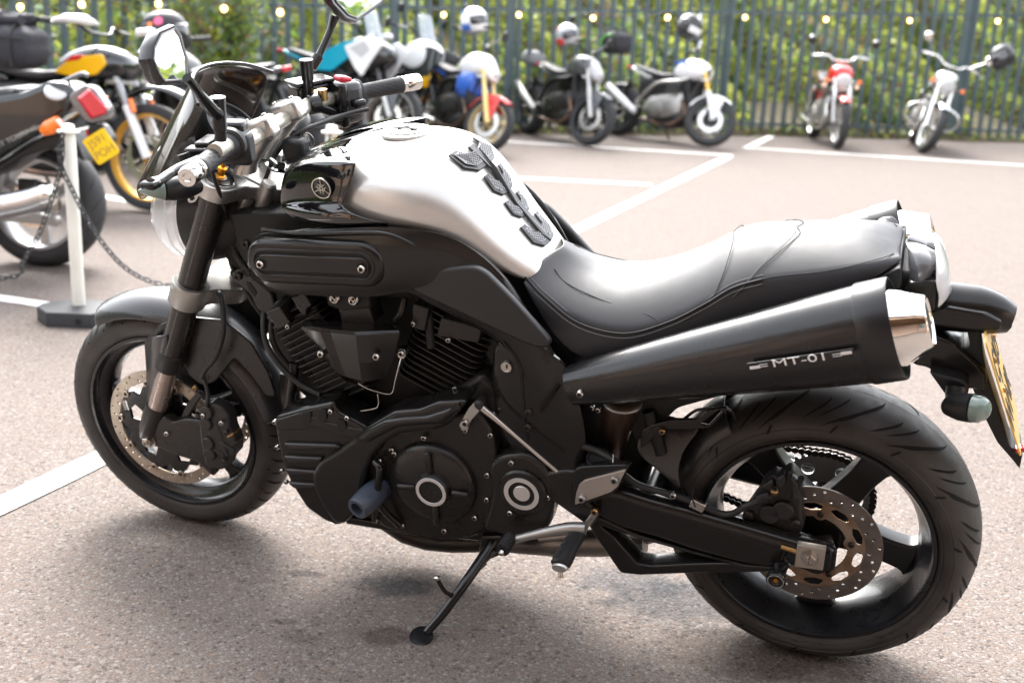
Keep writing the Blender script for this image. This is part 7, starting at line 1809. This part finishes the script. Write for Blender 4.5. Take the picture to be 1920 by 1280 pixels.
wpl('tail_fairing', 5.12, 5.36, [(-2.911,0.679),(-2.552,0.816),(-2.253,0.878),(-2.127,0.931),(-2.054,0.929),(-2.008,0.884),(-2.037,0.803),(-2.14,0.726),(-2.269,0.654),(-2.426,0.553),(-2.686,0.43),(-2.947,0.33)], BKP, bevel=.03)
wpl('inner_mudguard', 5.2, 5.5, [(-2.612,0.463),(-2.403,0.548),(-2.218,0.668),(-2.065,0.712),(-2.011,0.565),(-2.145,0.634),(-2.3,0.577),(-2.459,0.47)], PLAST, bevel=.01)
wpl('seat', 5.14, 5.42, [(-2.965,0.844),(-2.668,0.845),(-2.468,0.871),(-2.318,0.897),(-2.244,0.893),(-2.274,0.826),(-2.475,0.781),(-2.931,0.7)], VINYL, bevel=.04)
wtube('grab_rail', [(-2.252,5.2,0.82),(-2.2,5.2,0.877),(-2.112,5.2,0.914),(-2.012,5.2,0.961),(-1.976,5.2,0.958)], .011, mat('grab_rail_grey', (.2, .2, .21), .2, .5))
o = lathe('chrome_cap', [(-.006, .05), (.004, .05), (.01, .04), (.01, 0)], [(-2.094,5.12,0.886)][0], (.25, -.6, .75), mat('pale_grey_paint'), sp_r, n=28); o.data.transform(IM)
tlp = [Vector(q) for q in [(-1.996,5.1,0.863),(-1.941,5.1,0.908),(-1.862,5.1,0.827),(-1.868,5.1,0.799),(-1.937,5.1,0.772)]]
o = loft('tail_light', [[q + Vector((0, .07, 0)) for q in tlp], [q for q in tlp], [q.lerp(sum(tlp, Vector()) / 5, .14) + Vector((.01, -.014, .002)) for q in tlp]], REDL, sp_r, smooth=20, bevel=.004); o.data.transform(IM)
wpl('light_surround', 5.11, 5.2, [(-2.04,0.87),(-1.96,0.925),(-1.922,0.912),(-1.858,0.819),(-1.86,0.779),(-1.941,0.751),(-1.969,0.764),(-2.025,0.833)], mat('grab_rail_grey'), bevel=.008)
wtube('indicator', [(-2.061,5.06,0.76),(-2.111,5.06,0.73),(-2.141,5.06,0.71)], [.03, .034, .022], ORANGE, n=18)
wtube('far_indicator', [(-1.994,5.4,0.851),(-1.975,5.4,0.837)], [.02, .022], ORANGE)
wpl('red_reflector', 5.14, 5.2, [(-1.981,0.719),(-1.938,0.74),(-1.935,0.711),(-1.975,0.685)], REDL, bevel=.002, r=.005)
# its number plate
pcs = [Vector(q) for q in [(-1.981,5.1,0.675),(-1.881,5.1,0.741),(-1.81,5.1,0.63),(-1.91,5.1,0.568)]]
cc = sum(pcs, Vector()) / 4; xd = (pcs[1] - pcs[0]).normalized(); ud = (pcs[0] - pcs[3]).normalized(); nn = xd.cross(ud).normalized()
w_, h_p = (pcs[1] - pcs[0]).length, (pcs[0] - pcs[3]).length
Mp = Matrix((xd, ud, nn)).transposed()
ol = rnd([(-w_ / 2, -h_p / 2), (w_ / 2, -h_p / 2), (w_ / 2, h_p / 2), (-w_ / 2, h_p / 2)], .012, 4)
n_o = len(ol)
pl2 = mk('number_plate', [cc + Mp @ Vector((x, y, z)) for z in (0, .004) for x, y in ol], [tuple(range(n_o))[::-1], tuple(range(n_o, 2 * n_o))] + [(i, (i + 1) % n_o, (i + 1) % n_o + n_o, i + n_o) for i in range(n_o)], YPLATE2, sp_r, smooth=0); pl2.data.transform(IM)
for s_t, dy in (('J591', .24), ('POH', -.24)):
    o = text_at('plate_lettering', s_t, h_p * .4, cc + ud * h_p * dy * .9 + nn * .005, xd, ud, mat('plate_grey_letter', (.35, .2, .05), .5), pl2, .0004); o.data.transform(IM)
wpl('plate_hanger', 5.12, 5.2, [(-1.962,0.741),(-1.896,0.751),(-1.851,0.681),(-1.918,0.586),(-1.953,0.609)], PLAST, bevel=.004)
# silencer
wtube('silencer', [(-2.748,5.05,0.313),(-2.503,5.05,0.339),(-2.256,5.05,0.389),(-2.141,5.05,0.429)], [.05, .058, .058, .055], mat('brushed_silencer', (.55, .55, .56), .25, .95), n=28)
o = lathe('silencer_end', [(-.01, .056), (.0, .059), (.03, .05), (.045, .028), (.045, .022), (.02, .02), (.02, 0)], [(-2.141,5.05,0.429)][0], (1, 0, .15), CHROME, sp_r, n=28); o.data.transform(IM)
o = text_at('fairing_lettering', 'SPORT TOURING', .03, Vector([(-2.305,5.1,0.665)][0]), Vector([(-2.215,5.1,0.715)][0]) - Vector([(-2.355,5.1,0.644)][0]), (0, 0, 1), GREYP, sp_r, .0006, 1.2); o.data.transform(IM)
wtube('stripe', [(-2.284,5.11,0.682),(-2.209,5.11,0.714),(-2.11,5.11,0.761)], .003, GREYP, n=6)
wpl('belly_fairing', 5.1, 5.45, [(-3.422,0.751),(-2.97,0.795),(-2.83,0.456),(-2.78,0.177),(-3.126,0.057),(-3.563,0.064)], BKP, bevel=.03)
wpl('screen_and_nose', 5.15, 5.4, [(-3.447,0.943),(-3.207,1.096),(-3.043,1.032),(-2.965,0.844),(-3.178,0.713),(-3.485,0.65)], BKP, bevel=.03)
o = mk('front_wheel', *lathe_vf(tyre_prof(.3, .06, .25, .229, .05), (-3.78, 5.5, .3), (0, 1, 0), 64, closed=True), TYRE2, sp_r); o.data.transform(IM @ Matrix.Translation((0, 0, 0)))
wtube('front_fork', [(-3.78, 5.4, .3), (-3.5, 5.4, .85)], .028, ALU)
wtube('side_stand', [(-3.0, 5.35, .3), (-3.05, 5.15, 0)], .012, GLOSSP)

# ---- chain barrier
def barrier_post(label, x, y, h):
    t = thing('barrier_post', label, 'barrier post', Matrix.Translation((x, y, 0)))
    lathe('post_tube', [(.05, .026), (h - .015, .026), (h - .004, .022), (h, .012), (h, 0)], (0, 0, 0), (0, 0, 1), mat('white_plastic_post', (.74, .73, .66), .4, var=.06, vscale=6), t, n=28)
    lathe('chain_collar', [(-.004, .027), (-.004, .043), (.004, .043), (.004, .027)], (0, 0, h - .03), (0, 0, 1), mat('white_plastic_post'), t, n=28)
    b = .165; c = .085; w = .12
    ol_ = [(-b, -c * .35), (-b * .55, -w), (b * .55, -w), (b, -c * .35), (b, c * .35), (b * .55, w), (-b * .55, w), (-b, c * .35)]
    R_ = [[Vector((x_ * k, y_ * k, z)) for x_, y_ in ol_] for k, z in ((1, 0), (1, .052), (.985, .06), (.35, .068))]
    loft('post_base', R_, mat('black_rubber_base', (.035, .037, .042), .55, bump=.3, bscale=150, bdist=.001), t, smooth=20, bevel=.003)
    lathe('base_plug', [(0, .012), (.004, .012), (.004, 0)], (.04, -.119, .028), (0, -1, 0), PLAST, t, n=14)
    return t
px0 = Vector((*[(-1.801,4.478)][0], 0))
H0 = [(-1.814,4.5,0.806)][0][2]
px0.y = 4.5; px0.x = [(-1.801,4.478)][0][0] + .0
barrier_post('white barrier post on a black rubber base, beside the front wheel of the foreground motorcycle', px0.x, 4.5, H0)
barrier_post('white barrier post further along the chain, hidden behind the foreground motorcycle', [(-0.768,4.6,0.117)][0][0], 4.6, .84)
barrier_post('white barrier post beyond the left edge at the other end of the chain', -2.95, 4.2, H0)
def chain(label, pts, y=None):
    t = thing('plastic_chain', label, 'chain', Matrix.Translation(pts[0]), 'chains of the barrier')
    P = cr(pts, 12); L = sum((b - a).length for a, b in zip(P, P[1:])); n = int(L / .0235); Q = resamp(P, n + 1)
    lk = [Vector((.0105 * math.cos(a) + (.0065 if math.cos(a) > 0 else -.0065), .0095 * math.sin(a), 0)) for a in [2 * math.pi * k / 14 for k in range(15)]]
    me_ = None
    CM = mat('black_plastic_chain', (.03, .031, .035), .4)
    for i, (a, b) in enumerate(zip(Q, Q[1:])):
        if me_ is None: o = tube('chain_link', lk, .0031, CM, t, n=6, sm=1); me_ = o.data
        else: o = bpy.data.objects.new('chain_link', me_); link(o, t)
        d = (b - a).normalized()
        o.matrix_local = Matrix.Translation((a + b) / 2 - Vector(pts[0])) @ d.to_track_quat('X', 'Z').to_matrix().to_4x4() @ Matrix.Rotation(R(20 + 90 * (i % 2)), 4, 'X')
    return t
ch1 = [Vector(q) for q in [(-1.807,4.45,0.773),(-1.81,4.45,0.69),(-1.828,4.45,0.615),(-1.846,4.45,0.561),(-1.888,4.45,0.452),(-1.933,4.45,0.353),(-1.994,4.45,0.258),(-2.065,4.45,0.182)]] + [Vector((-2.5, 4.36, .19)), Vector((-2.75, 4.27, .4)), Vector((-2.92, 4.2, H0 - .03))]
ch2 = [Vector(q) for q in [(-1.803,4.45,0.769),(-1.821,4.45,0.689),(-1.812,4.45,0.626),(-1.781,4.45,0.554),(-1.734,4.45,0.449),(-1.675,4.45,0.349),(-1.593,4.45,0.252),(-1.498,4.45,0.197),(-1.379,4.45,0.175),(-1.227,4.45,0.185),(-1.073,4.45,0.227),(-0.92,4.45,0.344)]] + [Vector(([(-0.806,4.6,0.478)][0][0], 4.58, .5)), Vector(([(-0.773,4.6,0.479)][0][0], 4.58, .8))]
chain('black plastic chain sagging from the white post to the left edge', ch1)
chain('black plastic chain sagging from the white post towards the front fork', ch2)
